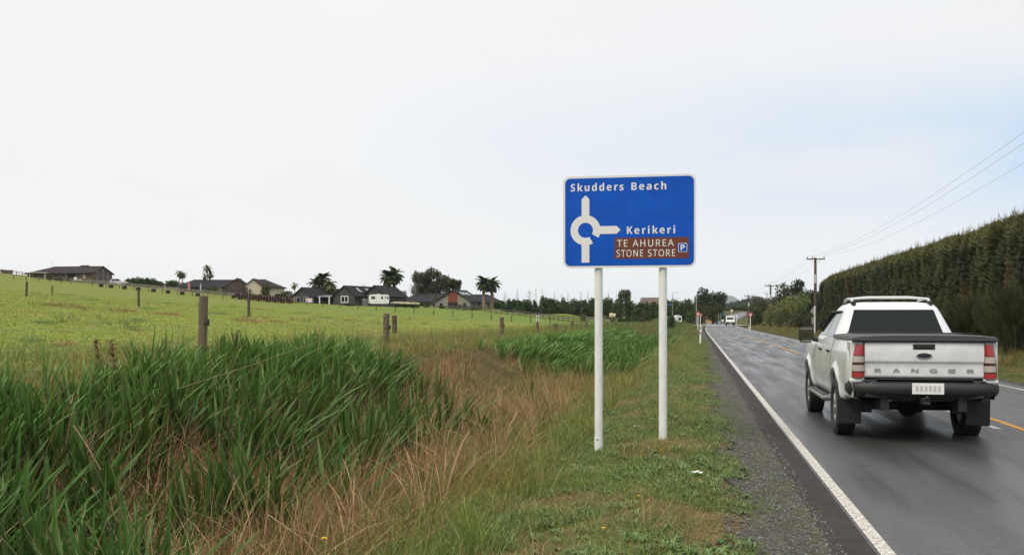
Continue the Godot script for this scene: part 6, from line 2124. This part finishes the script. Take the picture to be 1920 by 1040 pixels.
# ---------------------------------------------------------------- vehicles
func wheel(parent: Node3D, at: Vector3, side: float, R: float, w: float, spokes: int, rimm: Material) -> void:
	# axle along x; side = -1 for the left wheels
	var ax := Vector3(side, 0, 0)
	var b := MB.new()
	var h := w / 2
	b.lathe(at, ax, [Vector2(-h * 0.9, R * 0.60), Vector2(-h, R * 0.74), Vector2(-h * 0.98, R * 0.90), Vector2(-h * 0.82, R * 0.975), Vector2(-h * 0.5, R), Vector2(h * 0.5, R), Vector2(h * 0.82, R * 0.975), Vector2(h * 0.98, R * 0.90), Vector2(h, R * 0.74), Vector2(h * 0.88, R * 0.62), Vector2(h * 0.6, R * 0.61)], 40)
	var o := obj("wheel", b, M.tyre, parent)
	b = MB.new()
	for k in 44:                      # tread blocks
		var a := TAU * k / 44.0
		for s in [-0.62, 0.0, 0.62]:
			var c := at + Vector3(s * h, cos(a + s * 0.06) * R, sin(a + s * 0.06) * R)
			b.box(c, Vector3(h * 0.5, 0.014, R * 0.10), Basis(Vector3(1, 0, 0), a + s * 0.06))
	obj("tread", b, M.tyre, o)
	b = MB.new()
	b.lathe(at, ax, [Vector2(-h * 0.6, R * 0.60), Vector2(h * 0.5, R * 0.615), Vector2(h * 0.74, R * 0.62), Vector2(h * 0.78, R * 0.595), Vector2(h * 0.66, R * 0.57), Vector2(h * 0.1, R * 0.54)], 36)
	for k in spokes:
		var a := TAU * k / spokes
		for t in [-0.11, 0.11]:
			var d0 := Vector3(0, cos(a + t * 2.2), sin(a + t * 2.2)); var d1 := Vector3(0, cos(a + t), sin(a + t))
			b.tube(PackedVector3Array([at + ax * h * 0.62 + d0 * R * 0.12, at + ax * h * 0.66 + d1 * R * 0.38, at + ax * h * 0.62 + d1 * R * 0.58]), PackedFloat32Array([0.022, 0.018, 0.024]), 6)
	b.lathe(at, ax, [Vector2(h * 0.3, R * 0.20), Vector2(h * 0.66, R * 0.19), Vector2(h * 0.72, R * 0.13), Vector2(h * 0.74, 0.0)], 20)
	obj("rim", b, rimm, o)
	b = MB.new()
	b.lathe(at, ax, [Vector2(h * 0.05, R * 0.45), Vector2(h * 0.12, R * 0.45), Vector2(h * 0.12, 0.0)], 24)
	obj("brake_disc", b, mat(0.10, 0.09, 0.085, 0.5, 0.6), o)

# a side skin of the pickup between z0 and z1: rows from the sill (or wheel arch) to the top line
func ute_side(side: float, z0: float, z1: float, top: Callable) -> MB:
	var b := MB.new()
	var arch := func(z: float) -> float:
		var y := 0.47 + 0.05 * ss(-1.9, -2.6, z) + 0.10 * ss(1.7, 2.5, z)
		for c in [[-1.77, 0.47], [1.45, 0.475]]:
			var q: float = absf(z - c[0])
			if q < c[1]: y = maxf(y, 0.40 + sqrt(c[1] * c[1] - q * q) * 1.0)
		return y
	var n := maxi(6, int((z1 - z0) / 0.045))
	var rows := []
	for i in n + 1:
		var z := lerpf(z0, z1, float(i) / n)
		var y0: float = arch.call(z)
		var y1: float = top.call(z)
		var row := PackedVector3Array()
		for k in 13:
			var t := k / 12.0
			var y := lerpf(y0, y1, t)
			var x := 0.905
			x -= 0.085 * pow(maxf(0.0, y - 0.92) / 0.42, 2.0)         # shoulder leans in
			x -= 0.060 * pow(maxf(0.0, 0.80 - y) / 0.35, 1.6)         # tuck under
			x -= 0.012 * exp(-pow((y - 0.70) / 0.05, 2))              # swage line
			for c in [[-1.77, 0.47], [1.45, 0.475]]:
				var dd: float = Vector2(z - c[0], y - 0.40).length() - c[1]
				x += 0.040 * exp(-pow(maxf(dd, 0.0) / 0.075, 2)) * (1.0 if y > 0.45 else 0.6)
			x -= 0.16 * pow(ss(-2.25, -2.72, z), 1.5) + 0.045 * ss(2.40, 2.62, z)
			row.append(Vector3(side * x, y, z))
		# a lip turned in at the bottom
		row.insert(0, Vector3(side * (absf(row[0].x) - 0.05), y0 + 0.004, z))
		rows.append(row)
	b.sheet(rows, false, side > 0)
	return b

func build_ute() -> void:
	var paint := mat(0.74, 0.755, 0.765, 0.3, 0.0, 0.5)
	paint.clearcoat_enabled = true; paint.clearcoat = 0.6; paint.clearcoat_roughness = 0.08
	var dirt := blended(256, [noise_image(256, 0.012, 4, 81), noise_image(256, 0.08, 3, 82)], func(p): return Color(0.92 + 0.08 * p[0], 0.915 + 0.085 * p[0], 0.905 + 0.095 * p[0]) * (0.95 + 0.05 * p[1]))
	paint.albedo_texture = dirt; paint.uv1_triplanar = true; paint.uv1_scale = Vector3.ONE * 0.6
	var plastic := mat(0.018, 0.018, 0.019, 0.55)
	var cover := mat(0.035, 0.035, 0.037, 0.6)
	var lens := mat(0.32, 0.010, 0.012, 0.15); lens.clearcoat_enabled = true
	var clear := mat(0.42, 0.36, 0.33, 0.15)
	var chrome := mat(0.72, 0.72, 0.72, 0.12, 1.0)
	var alloy := mat(0.36, 0.355, 0.35, 0.35, 0.75)
	M.tyre = mat(0.016, 0.016, 0.016, 0.85)
	var o := thing("pickup_truck", "white double cab pickup truck with a black tray cover driving away", "pickup truck", road_at(2.68, 15.05) + Vector3(0, -0.014, 0), -0.004)
	o.scale = Vector3(0.95, 0.966, 1.0)
	# --- side skins: front wing, two doors, tray side
	var shoulder := func(z: float) -> float:
		return lerpf(1.10, 1.235, ss(-2.7, -1.0, z)) if z < -1.0 else 1.285 - 0.045 * ss(0.4, -1.2, z)
	var trayline := func(_z: float) -> float: return 1.305
	for s in [-1.0, 1.0]:
		obj("front_wing", ute_side(s, -2.66, -1.055, shoulder), paint, o)
		var fd := obj("front_door", ute_side(s, -1.045, -0.055, shoulder), paint, o)
		var rd := obj("rear_door", ute_side(s, -0.045, 0.915, shoulder), paint, o)
		for e in [[fd, -0.26], [rd, 0.66]]:
			var b := MB.new()
			b.box(Vector3(s * 0.905, 1.10, e[1]), Vector3(0.035, 0.035, 0.22), Basis(), 0.012)
			obj("door_handle", b, plastic, e[0])
		obj("tray_side", ute_side(s, 0.955, 2.60, trayline), paint, o)
		# dark wheel houses and flare trim
		for zc in [-1.77, 1.45]:
			var b := MB.new()
			var rows := []
			for i in 15:
				var a := lerpf(-0.15, PI + 0.15, i / 14.0)
				var p := Vector3(0, 0.40 + sin(a) * 0.462, zc + cos(a) * 0.462)
				rows.append(PackedVector3Array([Vector3(s * 0.875, p.y, p.z), Vector3(s * 0.50, p.y, p.z)]))
			b.sheet(rows)
			obj("wheel_house", b, M.black, o)
	# --- floor, dark underside, chassis
	var b := MB.new()
	b.box(Vector3(0, 0.72, 0.0), Vector3(1.0, 0.36, 5.0))
	b.box(Vector3(0, 0.70, -0.15), Vector3(1.66, 0.34, 2.05))
	for s in [-1, 1]: b.box(Vector3(s * 0.46, 0.50, 0.4), Vector3(0.10, 0.16, 4.4))
	b.cyl(Vector3(-0.72, 0.39, 1.45), Vector3(0.72, 0.39, 1.45), 0.06, 0.06, 10)
	b.lathe(Vector3(0.05, 0.39, 1.45), Vector3(0, 0, 1), [Vector2(-0.2, 0.02), Vector2(-0.12, 0.12), Vector2(0, 0.15), Vector2(0.13, 0.10), Vector2(0.16, 0.0)], 14)
	b.lathe(Vector3(0, 0.60, 2.05), Vector3(0, 1, 0), [Vector2(-0.11, 0.0), Vector2(-0.11, 0.24), Vector2(-0.08, 0.34), Vector2(0.06, 0.34), Vector2(0.1, 0.24)], 22)
	b.cyl(Vector3(0.58, 0.46, 0.5), Vector3(0.60, 0.44, 2.3), 0.035, 0.035, 8)
	obj("underbody", b, M.black, o)
	# bonnet and nose (away from the viewer)
	b = MB.new()
	var rows := []
	for i in 9:
		var z := lerpf(-1.06, -2.66, i / 8.0)
		var row := PackedVector3Array()
		var wv := 0.84 - 0.12 * pow(i / 8.0, 2)
		for k in 11:
			var x := lerpf(-wv, wv, k / 10.0)
			row.append(Vector3(x, shoulder.call(z) + 0.05 * (1.0 - pow(x / wv, 2)) - 0.10 * pow(ss(-2.4, -2.68, z), 2), z))
		rows.append(row)
	b.sheet(rows)
	obj("bonnet", b, paint, o)
	b = MB.new(); b.box(Vector3(0, 0.72, -2.66), Vector3(1.62, 0.62, 0.10), Basis(), 0.04); obj("front_bumper", b, plastic, o)
	# --- cab: rounded sections from belt to roof
	b = MB.new()
	rows = []
	# y, half width, front z, rear z, corner radius
	var secs := [[1.235, 0.845, -1.18, 0.905, 0.14], [1.30, 0.825, -1.06, 0.895, 0.14], [1.66, 0.665, -0.42, 0.745, 0.15], [1.72, 0.635, -0.30, 0.71, 0.16], [1.765, 0.595, -0.20, 0.665, 0.18], [1.79, 0.52, -0.10, 0.58, 0.20], [1.803, 0.40, 0.0, 0.45, 0.2], [1.808, 0.0, 0.2, 0.22, 0.0]]
	for e in secs:
		var ring := PackedVector3Array()
		var cr: float = e[4]
		for q in [[1, e[3], 0.0], [-1, e[3], PI / 2], [-1, e[2], PI], [1, e[2], PI * 1.5]]:
			var cx: float = q[0] * maxf(e[1] - cr, 0.0)
			var cz: float = q[1] - cr if q[1] == e[3] else q[1] + cr
			for k in 6:
				var a: float = q[2] + PI / 2 * k / 5.0
				ring.append(Vector3(cx + cos(a) * cr, e[0], cz + sin(a) * cr))
		rows.append(ring)
	b.sheet(rows, true, false)
	var cab := obj("cab", b, paint, o)
	# rear window, laid on the sloping back of the cab
	var onback := func(x: float, y: float) -> Vector3:
		var t := (y - 1.30) / 0.36
		return Vector3(x, y, lerpf(0.895, 0.745, t) + 0.006)
	var pane := func(pts: Array, m: Material, called: String, thick: Vector3) -> void:
		var q := MB.new()
		var c: Vector3 = (pts[0] + pts[1] + pts[2] + pts[3]) / 4.0 - thick * 0.5
		q.quad_out(pts[0], pts[1], pts[2], pts[3], c)
		for i in 4:
			var j := (i + 1) % 4
			q.quad_out(pts[i], pts[j], pts[j] - thick, pts[i] - thick, c)
		obj(called, q, m, o)
	pane.call([onback.call(-0.655, 1.335), onback.call(0.655, 1.335), onback.call(0.545, 1.69), onback.call(-0.545, 1.69)], mat(0.020, 0.023, 0.024, 0.25, 0.0, 0.22), "rear_window", Vector3(0, 0, 0.03))
	# side windows
	for s in [-1.0, 1.0]:
		var onside := func(z: float, y: float) -> Vector3:
			var t := (y - 1.30) / 0.36
			return Vector3(s * (lerpf(0.825, 0.665, t) + 0.005), y, z)
		pane.call([onside.call(-0.86, 1.305), onside.call(-0.06, 1.305), onside.call(-0.10, 1.655), onside.call(-0.34, 1.655)], mat(0.05, 0.06, 0.06, 0.05, 0.0, 0.8), "front_side_window", Vector3(s * 0.03, 0, 0))
		pane.call([onside.call(0.02, 1.305), onside.call(0.66, 1.305), onside.call(0.50, 1.655), onside.call(-0.02, 1.655)], mat(0.05, 0.06, 0.06, 0.05, 0.0, 0.8), "rear_side_window", Vector3(s * 0.03, 0, 0))
		b = MB.new()      # weather shield over the front window
		b.tube(PackedVector3Array([onside.call(-0.80, 1.37) + Vector3(s * 0.015, 0, 0), onside.call(-0.36, 1.66) + Vector3(s * 0.02, 0, 0), onside.call(0.50, 1.67) + Vector3(s * 0.015, 0, 0)]), PackedFloat32Array([0.012, 0.024, 0.012]), 6)
		obj("weather_shield", b, M.black, o)
		# mirrors
		b = MB.new()
		b.box(Vector3(s * 1.045, 1.30, -0.86), Vector3(0.24, 0.25, 0.13), Basis(Vector3.UP, s * 0.15), 0.045)
		b.cyl(Vector3(s * 0.86, 1.22, -0.86), Vector3(s * 1.0, 1.25, -0.87), 0.035, 0.03, 8)
		var mi := obj("mirror", b, plastic, o)
		b = MB.new()
		b.box(Vector3(s * 1.045, 1.325, -0.79), Vector3(0.19, 0.15, 0.012), Basis(Vector3.UP, s * 0.15), 0.004)
		obj("mirror_glass", b, mat(0.22, 0.23, 0.24, 0.06, 1.0), mi)
		b = MB.new()
		b.box(Vector3(s * 1.045, 1.205, -0.80), Vector3(0.17, 0.05, 0.03), Basis(Vector3.UP, s * 0.15), 0.012)
		obj("mirror_trim", b, chrome, mi)
		# roof rails
		b = MB.new()
		b.tube(PackedVector3Array([Vector3(s * 0.53, 1.77, -0.28), Vector3(s * 0.54, 1.835, -0.14), Vector3(s * 0.545, 1.855, 0.18), Vector3(s * 0.54, 1.845, 0.46), Vector3(s * 0.53, 1.765, 0.62)]), PackedFloat32Array([0.020, 0.020, 0.019, 0.020, 0.020]), 8)
		obj("roof_rail", b, mat(0.62, 0.62, 0.60, 0.3, 0.5), o)
		for z in [-0.26, 0.60]:
			b = MB.new()
			b.box(Vector3(s * 0.532, 1.785, z), Vector3(0.055, 0.07, 0.15), Basis(), 0.018)
			obj("rail_foot", b, M.black, o)
		# side step
		b = MB.new()
		b.tube(PackedVector3Array([Vector3(s * 0.78, 0.44, -1.16), Vector3(s * 0.93, 0.415, -1.05), Vector3(s * 0.94, 0.415, 0.72), Vector3(s * 0.78, 0.44, 0.86)]), PackedFloat32Array([0.035, 0.042, 0.042, 0.035]), 10)
		var st := obj("side_step", b, mat(0.32, 0.32, 0.32, 0.35, 0.8), o)
		b = MB.new()
		b.box(Vector3(s * 0.925, 0.457, -0.2), Vector3(0.10, 0.014, 1.7), Basis(), 0.005)
		obj("tread_pad", b, plastic, st)
		# mud flaps
		b = MB.new()
		b.box(Vector3(s * 0.80, 0.36, 2.00), Vector3(0.30, 0.34, 0.018), Basis(Vector3(1, 0, 0), 0.05), 0.006)
		obj("mud_flap", b, M.black, o)
		# tail lights: red, clear, smoke, clear, red
		var wl := func(y0: float, y1: float, mm: Material, called: String, par: Node3D) -> MeshInstance3D:
			var q := MB.new()
			var r := []
			for i in 5:
				var y := lerpf(y0, y1, i / 4.0)
				var hw := 0.885 - 0.085 * pow(maxf(0.0, y - 0.92) / 0.42, 2.0) - 0.02
				r.append(PackedVector3Array([Vector3(s * (hw + 0.004), y, 2.36), Vector3(s * (hw + 0.008), y, 2.50), Vector3(s * (hw - 0.012), y, 2.60), Vector3(s * (hw - 0.05), y, 2.635), Vector3(s * 0.715, y, 2.628), Vector3(s * 0.710, y, 2.55)]))
			q.sheet(r, false, s < 0)
			return obj(called, q, mm, par)
		var tl: MeshInstance3D = wl.call(0.83, 1.24, mat(0.06, 0.02, 0.02, 0.3), "tail_light", o)
		tl.position.z = -0.004
		wl.call(1.105, 1.238, lens, "brake_lens", tl).position.z = 0.008
		wl.call(1.02, 1.095, clear, "indicator_lens", tl).position.z = 0.008
		wl.call(0.91, 0.985, clear, "reverse_lens", tl).position.z = 0.008
		wl.call(0.832, 0.895, lens, "reflector_lens", tl).position.z = 0.008
		# corner behind the light
		b = MB.new()
		b.box(Vector3(s * 0.79, 1.03, 2.45), Vector3(0.17, 0.52, 0.28), Basis(), 0.02)
		obj("rear_pillar", b, paint, o)
		b = MB.new()
		b.box(Vector3(s * 0.79, 0.79, 2.53), Vector3(0.19, 0.08, 0.16), Basis(), 0.03)
		obj("rear_corner", b, paint, o)
	# --- tray: front wall, cover
	b = MB.new(); b.box(Vector3(0, 1.0, 0.965), Vector3(1.62, 0.56, 0.03)); obj("tray_front", b, paint, o)
	b = MB.new()
	rows = []
	for i in 9:
		var z := lerpf(0.93, 2.645, i / 8.0)
		var row := PackedVector3Array()
		row.append(Vector3(-0.865, 1.288, z))
		for k in 13:
			var x := lerpf(-0.862, 0.862, k / 12.0)
			row.append(Vector3(x, 1.338 + 0.028 * (1.0 - pow(x / 0.862, 4)) - (0.012 if i == 8 else 0.0), z))
		row.append(Vector3(0.865, 1.288, z))
		rows.append(row)
	b.sheet(rows)
	var back := []
	for k in 15:
		back.append(rows[8][k])
	for k in 14:
		b.quad(Vector3(back[k].x, 1.285, 2.652), Vector3(back[k + 1].x, 1.285, 2.652), back[k + 1], back[k])
	obj("tray_cover", b, cover, o)
	b = MB.new(); b.box(Vector3(0, 1.293, 2.615), Vector3(1.70, 0.035, 0.09), Basis(), 0.012); obj("cover_rail", b, plastic, o)
	for z in [1.45, 2.0]:
		b = MB.new(); b.box(Vector3(0, 1.370, z), Vector3(1.5, 0.010, 0.02), Basis(), 0.003); obj("cover_seam", b, plastic, o)
	# --- tailgate: upper face, crease, lower face leaning in
	b = MB.new()
	var prof := [[1.278, 2.585], [1.262, 2.612], [1.17, 2.622], [1.045, 2.622], [1.022, 2.612], [1.012, 2.598], [0.94, 2.594], [0.862, 2.602], [0.835, 2.590], [0.825, 2.56]]
	rows = []
	for e in prof:
		var row := PackedVector3Array()
		for k in 17:
			var x := lerpf(-0.706, 0.706, k / 16.0)
			row.append(Vector3(x, e[0], e[1] + 0.010 * (1.0 - pow(x / 0.706, 2))))
		rows.append(row)
	b.sheet(rows, false, true)
	var gate := obj("tailgate", b, paint, o)
	b = MB.new(); b.box(Vector3(0, 1.05, 2.55), Vector3(1.40, 0.44, 0.04)); obj("inner_panel", b, plastic, gate)
	b = MB.new(); b.box(Vector3(0.0, 1.215, 2.632), Vector3(0.26, 0.068, 0.012), Basis(), 0.005); obj("handle_recess", b, M.black, gate)
	b = MB.new(); b.box(Vector3(0.0, 1.222, 2.642), Vector3(0.19, 0.034, 0.018), Basis(), 0.008); obj("handle", b, plastic, gate)
	b = MB.new()
	var el := PackedVector2Array()
	var el2 := PackedVector2Array()
	for k in 28:
		var a := TAU * k / 28
		el.append(Vector2(cos(a) * 0.095, sin(a) * 0.038)); el2.append(Vector2(cos(a) * 0.083, sin(a) * 0.028))
	b.prism(el, T(0, 1.105, 2.645), 0.014); obj("badge", b, chrome, gate)
	b = MB.new(); b.prism(el2, T(0, 1.105, 2.6475), 0.004); obj("badge_field", b, mat(0.02, 0.024, 0.034, 0.15), gate.get_node("badge"))
	var letters := "RANGER"
	for i in 6:
		lettering(gate, letters[i], -0.585 + i * 0.219, 0.895, 0.085, 0.050, mat(0.24, 0.24, 0.24, 0.5), T(0, 0, 2.6125 - 0.006 * absf(i - 2.5) / 2.5), true, 0, "letter", 0.004)
	# --- bumper, plate, tow bar
	b = MB.new()
	var br := []
	for e in [[0.815, 2.56, 0.86], [0.800, 2.66, 0.885], [0.73, 2.705, 0.90], [0.66, 2.70, 0.90], [0.60, 2.66, 0.875], [0.575, 2.56, 0.84]]:
		var row := PackedVector3Array()
		row.append(Vector3(-e[2], e[0], 2.28))
		for k in 21:
			var x := lerpf(-1.0, 1.0, k / 20.0)
			row.append(Vector3(x * e[2], e[0], e[1] - 0.16 * pow(absf(x), 6)))
		row.append(Vector3(e[2], e[0], 2.28))
		br.append(row)
	b.sheet(br, false, true)
	obj("rear_bumper", b, plastic, o)
	b = MB.new(); b.box(Vector3(0, 0.69, 2.50), Vector3(1.4, 0.2, 0.3)); obj("bumper_core", b, M.black, o)
	b = MB.new(); b.box(Vector3(0, 0.815, 2.625), Vector3(1.15, 0.012, 0.13), Basis(), 0.004); obj("step_pad", b, M.black, o)
	b = MB.new(); b.box(Vector3(0.03, 0.705, 2.712), Vector3(0.375, 0.135, 0.008), Basis(), 0.003)
	var pl := obj("number_plate", b, M.white, o)
	for i in 6:       # its characters cannot be read in the photograph: worn dark strokes
		b = MB.new(); b.box(Vector3(0.03 - 0.13 + i * 0.052, 0.705, 2.7165), Vector3(0.034, 0.070, 0.003), Basis(), 0.001)
		obj("plate_mark", b, mat(0.46, 0.46, 0.455, 0.6), pl)
	b = MB.new(); b.box(Vector3(0, 0.55, 2.55), Vector3(0.10, 0.08, 0.36), Basis(), 0.01); b.box(Vector3(0, 0.53, 2.74), Vector3(0.07, 0.03, 0.16), Basis(), 0.008)
	b.lathe(Vector3(0, 0.545, 2.79), Vector3.UP, [Vector2(0, 0.015), Vector2(0.03, 0.015), Vector2(0.045, 0.025), Vector2(0.065, 0.025), Vector2(0.08, 0.0)], 12)
	obj("tow_bar", b, M.black, o)
	b = MB.new(); b.tube(PackedVector3Array([Vector3(-0.54, 1.853, 0.30), Vector3(-0.3, 1.872, 0.30), Vector3(0.3, 1.872, 0.30), Vector3(0.54, 1.853, 0.30)]), PackedFloat32Array([0.016, 0.020, 0.020, 0.016]), 8); obj("cross_bar", b, mat(0.62, 0.62, 0.60, 0.3, 0.5), o)
	b = MB.new(); b.tube(PackedVector3Array([Vector3(-0.20, 1.80, -0.02), Vector3(-0.20, 1.90, 0.10), Vector3(-0.20, 1.97, 0.19)]), PackedFloat32Array([0.018, 0.012, 0.005]), 7); obj("aerial", b, M.black, o)
	for q in [[-0.80, -1.77], [0.80, -1.77], [-0.80, 1.45], [0.80, 1.45]]:
		wheel(o, Vector3(q[0], 0.385, q[1]), signf(q[0]), 0.385, 0.255, 6, alloy)

func poly(a: Array) -> PackedVector2Array:
	var out := PackedVector2Array()
	for i in range(0, a.size(), 2): out.append(Vector2(a[i], a[i + 1]))
	return out

# sections of half width at heights, for a body seen along x: profile polygon (z, y), front at +z
func build_other_vehicles() -> void:
	var side := Basis(Vector3.UP, -PI / 2)       # the profile's x runs along +z, extrusion along x
	var paint := mat(0.66, 0.66, 0.62, 0.3); paint.clearcoat_enabled = true
	var dark: Material = M.black
	# oncoming van
	var o := thing("oncoming_van", "small white van with a dark bumper coming towards the viewer", "van", road_at(5.75, 205.0), 0.0)
	var b := MB.new()
	b.prism(poly([-2.2, 0.42, 1.95, 0.42, 2.05, 0.95, 1.72, 1.12, 1.22, 1.90, 0.9, 1.98, -2.1, 1.98, -2.2, 1.9]), Transform3D(Basis(Vector3(0, 0, 1), Vector3.UP, Vector3(-1, 0, 0)), Vector3(-0.82, 0, 0)), 1.64)
	obj("body", b, paint, o)
	var slope := atan2(0.5, 0.78)
	b = MB.new(); b.box(Vector3(0, 1.51, 1.485), Vector3(1.36, 0.66, 0.03), Basis(Vector3(1, 0, 0), -slope), 0.01); obj("windscreen", b, M.glass_dark, o)
	b = MB.new(); b.box(Vector3(0, 0.52, 2.03), Vector3(1.66, 0.40, 0.16), Basis(), 0.05); obj("bumper", b, dark, o)
	b = MB.new(); b.box(Vector3(0, 0.52, 2.12), Vector3(0.40, 0.13, 0.02), Basis(), 0.004); obj("number_plate", b, M.white, o)
	for s in [-1.0, 1.0]:
		b = MB.new(); b.box(Vector3(s * 0.58, 0.86, 2.035), Vector3(0.34, 0.16, 0.06), Basis(), 0.02); obj("headlight", b, mat(0.6, 0.6, 0.58, 0.1), o)
		b = MB.new(); b.box(Vector3(s * 0.98, 1.30, 1.55), Vector3(0.20, 0.28, 0.10), Basis(), 0.03); obj("mirror", b, dark, o)
		b = MB.new(); b.box(Vector3(s * 0.825, 1.52, 0.65), Vector3(0.02, 0.5, 0.9), Basis(), 0.005); obj("side_window", b, M.glass_dark, o)
	for q in [[-0.74, -1.3], [0.74, -1.3], [-0.74, 1.25], [0.74, 1.25]]: wheel(o, Vector3(q[0], 0.31, q[1]), signf(q[0]), 0.31, 0.2, 5, M.steel)
	# parked silver car on the hill
	var p := spot(222, 262)
	o = thing("parked_car", "pale silver car parked beside the brick house on the hilltop", "car", p + Vector3(0, 0.1, 0), faces(p, 1.05))
	var silver := mat(0.50, 0.53, 0.58, 0.3)
	var lay := Transform3D(Basis(Vector3(0, 0, 1), Vector3.UP, Vector3(-1, 0, 0)), Vector3(-0.88, 0, 0))
	b = MB.new(); b.prism(poly([-2.15, 0.45, -1.75, 0.32, 1.8, 0.32, 2.15, 0.45, 2.2, 0.78, 1.15, 0.98, -2.15, 1.02, -2.22, 0.8]), lay, 1.76); obj("body", b, silver, o)
	lay.origin.x = -0.74
	b = MB.new(); b.prism(poly([-2.05, 1.0, 1.2, 0.98, 0.35, 1.60, 0.1, 1.66, -1.5, 1.64, -1.75, 1.58]), lay, 1.48); obj("cabin", b, silver, o)
	for s in [-1.0, 1.0]:
		b = MB.new(); b.prism(poly([-1.75, 1.04, -0.7, 1.04, -0.7, 1.54, -1.5, 1.52]), Transform3D(Basis(Vector3(0, 0, 1), Vector3.UP, Vector3(-1, 0, 0)), Vector3(s * 0.747 - 0.006, 0, 0)), 0.012); obj("side_window", b, M.glass_dark, o)
		b = MB.new(); b.prism(poly([-0.6, 1.04, 1.0, 1.04, 0.3, 1.54, -0.6, 1.55]), Transform3D(Basis(Vector3(0, 0, 1), Vector3.UP, Vector3(-1, 0, 0)), Vector3(s * 0.747 - 0.006, 0, 0)), 0.012); obj("side_window", b, M.glass_dark, o)
		b = MB.new(); b.box(Vector3(s * 0.7, 0.86, -2.2), Vector3(0.25, 0.2, 0.06), Basis(), 0.02); obj("tail_light", b, M.red, o)
	for q in [[-0.80, -1.35], [0.80, -1.35], [-0.80, 1.38], [0.80, 1.38]]: wheel(o, Vector3(q[0], 0.33, q[1]), signf(q[0]), 0.33, 0.2, 5, M.steel)
	# caravan
	p = spot(710, 222)
	o = thing("caravan", "white caravan parked on the lawn before the dark gabled house", "caravan", Vector3(p.x, 4.45, p.z), faces(p, 0.08))
	b = MB.new(); b.prism(poly([-2.15, 0.62, -1.9, 0.42, 2.0, 0.42, 2.2, 0.7, 2.22, 2.1, 2.05, 2.42, 1.7, 2.50, -1.7, 2.50, -2.05, 2.40, -2.22, 1.9]), T(0, 0, 1.05), 2.1); obj("body", b, M.white, o)
	b = MB.new(); b.box(Vector3(-0.1, 2.56, 0), Vector3(0.5, 0.14, 0.6), Basis(), 0.04); obj("roof_vent", b, M.white, o)
	for e in [[-1.35, 1.75, 0.85, 0.62], [0.65, 1.75, 0.42, 0.62], [1.45, 1.82, 0.24, 0.45], [1.95, 1.75, 0.28, 0.7]]:
		b = MB.new(); b.box(Vector3(e[0], e[1], 1.055), Vector3(e[2], e[3], 0.03), Basis(), 0.01); obj("window", b, M.glass_dark, o)
	b = MB.new(); b.box(Vector3(1.42, 1.45, 1.052), Vector3(0.62, 1.75, 0.016), Basis(), 0.004); obj("door", b, mat(0.66, 0.66, 0.65, 0.5), o)
	b = MB.new(); b.box(Vector3(-0.55, 0.95, 1.052), Vector3(0.42, 0.14, 0.016), Basis(), 0.003); obj("hatch", b, M.grey, o)
	b = MB.new(); b.box(Vector3(0, 0.40, 0), Vector3(4.0, 0.12, 1.7)); b.cyl(Vector3(-2.0, 0.42, 0), Vector3(-3.1, 0.42, 0), 0.05, 0.04, 6); obj("chassis", b, dark, o)
	for z in [-0.93, 0.93]:
		b = MB.new(); b.lathe(Vector3(0.1, 0.32, z), Vector3(0, 0, signf(z)), [Vector2(-0.09, 0.18), Vector2(-0.09, 0.30), Vector2(-0.05, 0.33), Vector2(0.06, 0.33), Vector2(0.09, 0.30), Vector2(0.09, 0.18), Vector2(0.05, 0.0)], 20); obj("wheel", b, M.tyre, o)

func _ready() -> void:
	var cam := Camera3D.new()
	cam.name = "camera"
	add_child(cam)
	cam.position = Vector3(0, EYE, 0)
	cam.rotation.y = YAW
	cam.projection = Camera3D.PROJECTION_FRUSTUM
	cam.near = 0.1
	cam.far = 12000.0
	cam.size = 2.0 * 0.1 * 520.0 / FOC
	cam.frustum_offset = Vector2(0, 0.1 * (HOR - 520.0) / FOC)
	cam.current = true
	var env := Environment.new()
	env.background_mode = Environment.BG_SKY
	var sky := Sky.new()
	var pan := PanoramaSkyMaterial.new()
	pan.panorama = ImageTexture.create_from_image(sky_image())
	sky.sky_material = pan
	env.sky = sky
	env.tonemap_mode = Environment.TONE_MAPPER_LINEAR
	env.tonemap_exposure = 1.0
	env.background_energy_multiplier = 1.0
	env.sdfgi_enabled = true; env.ssao_enabled = true; env.ssil_enabled = true
	env.fog_enabled = true
	env.fog_density = 0.00007
	env.fog_light_color = Color(0.93, 0.96, 1.0)
	var we := WorldEnvironment.new()
	we.name = "environment"
	we.environment = env
	add_child(we)
	var sun := DirectionalLight3D.new()
	sun.name = "sun"
	add_child(sun)
	sun.light_energy = 0.6
	sun.light_color = Color(1.0, 0.95, 0.87)
	sun.light_angular_distance = 22.0
	sun.shadow_enabled = true
	sun.look_at_from_position(Vector3(-0.55, 1.0, 0.75), Vector3.ZERO)
	rng.seed = 20240611
	nz.seed = 3; nz.frequency = 0.28; nz.fractal_octaves = 3
	nz2.seed = 8; nz2.frequency = 0.5; nz2.fractal_octaves = 2
	make_materials()
	build_ground()
	build_roads()
	build_hills()
	build_houses()
	build_hedge()
	build_trees()
	build_poles()
	build_fences()
	build_direction_sign()
	build_small_signs()
	build_ute()
	build_other_vehicles()
	build_plants()
	build_small_plants()
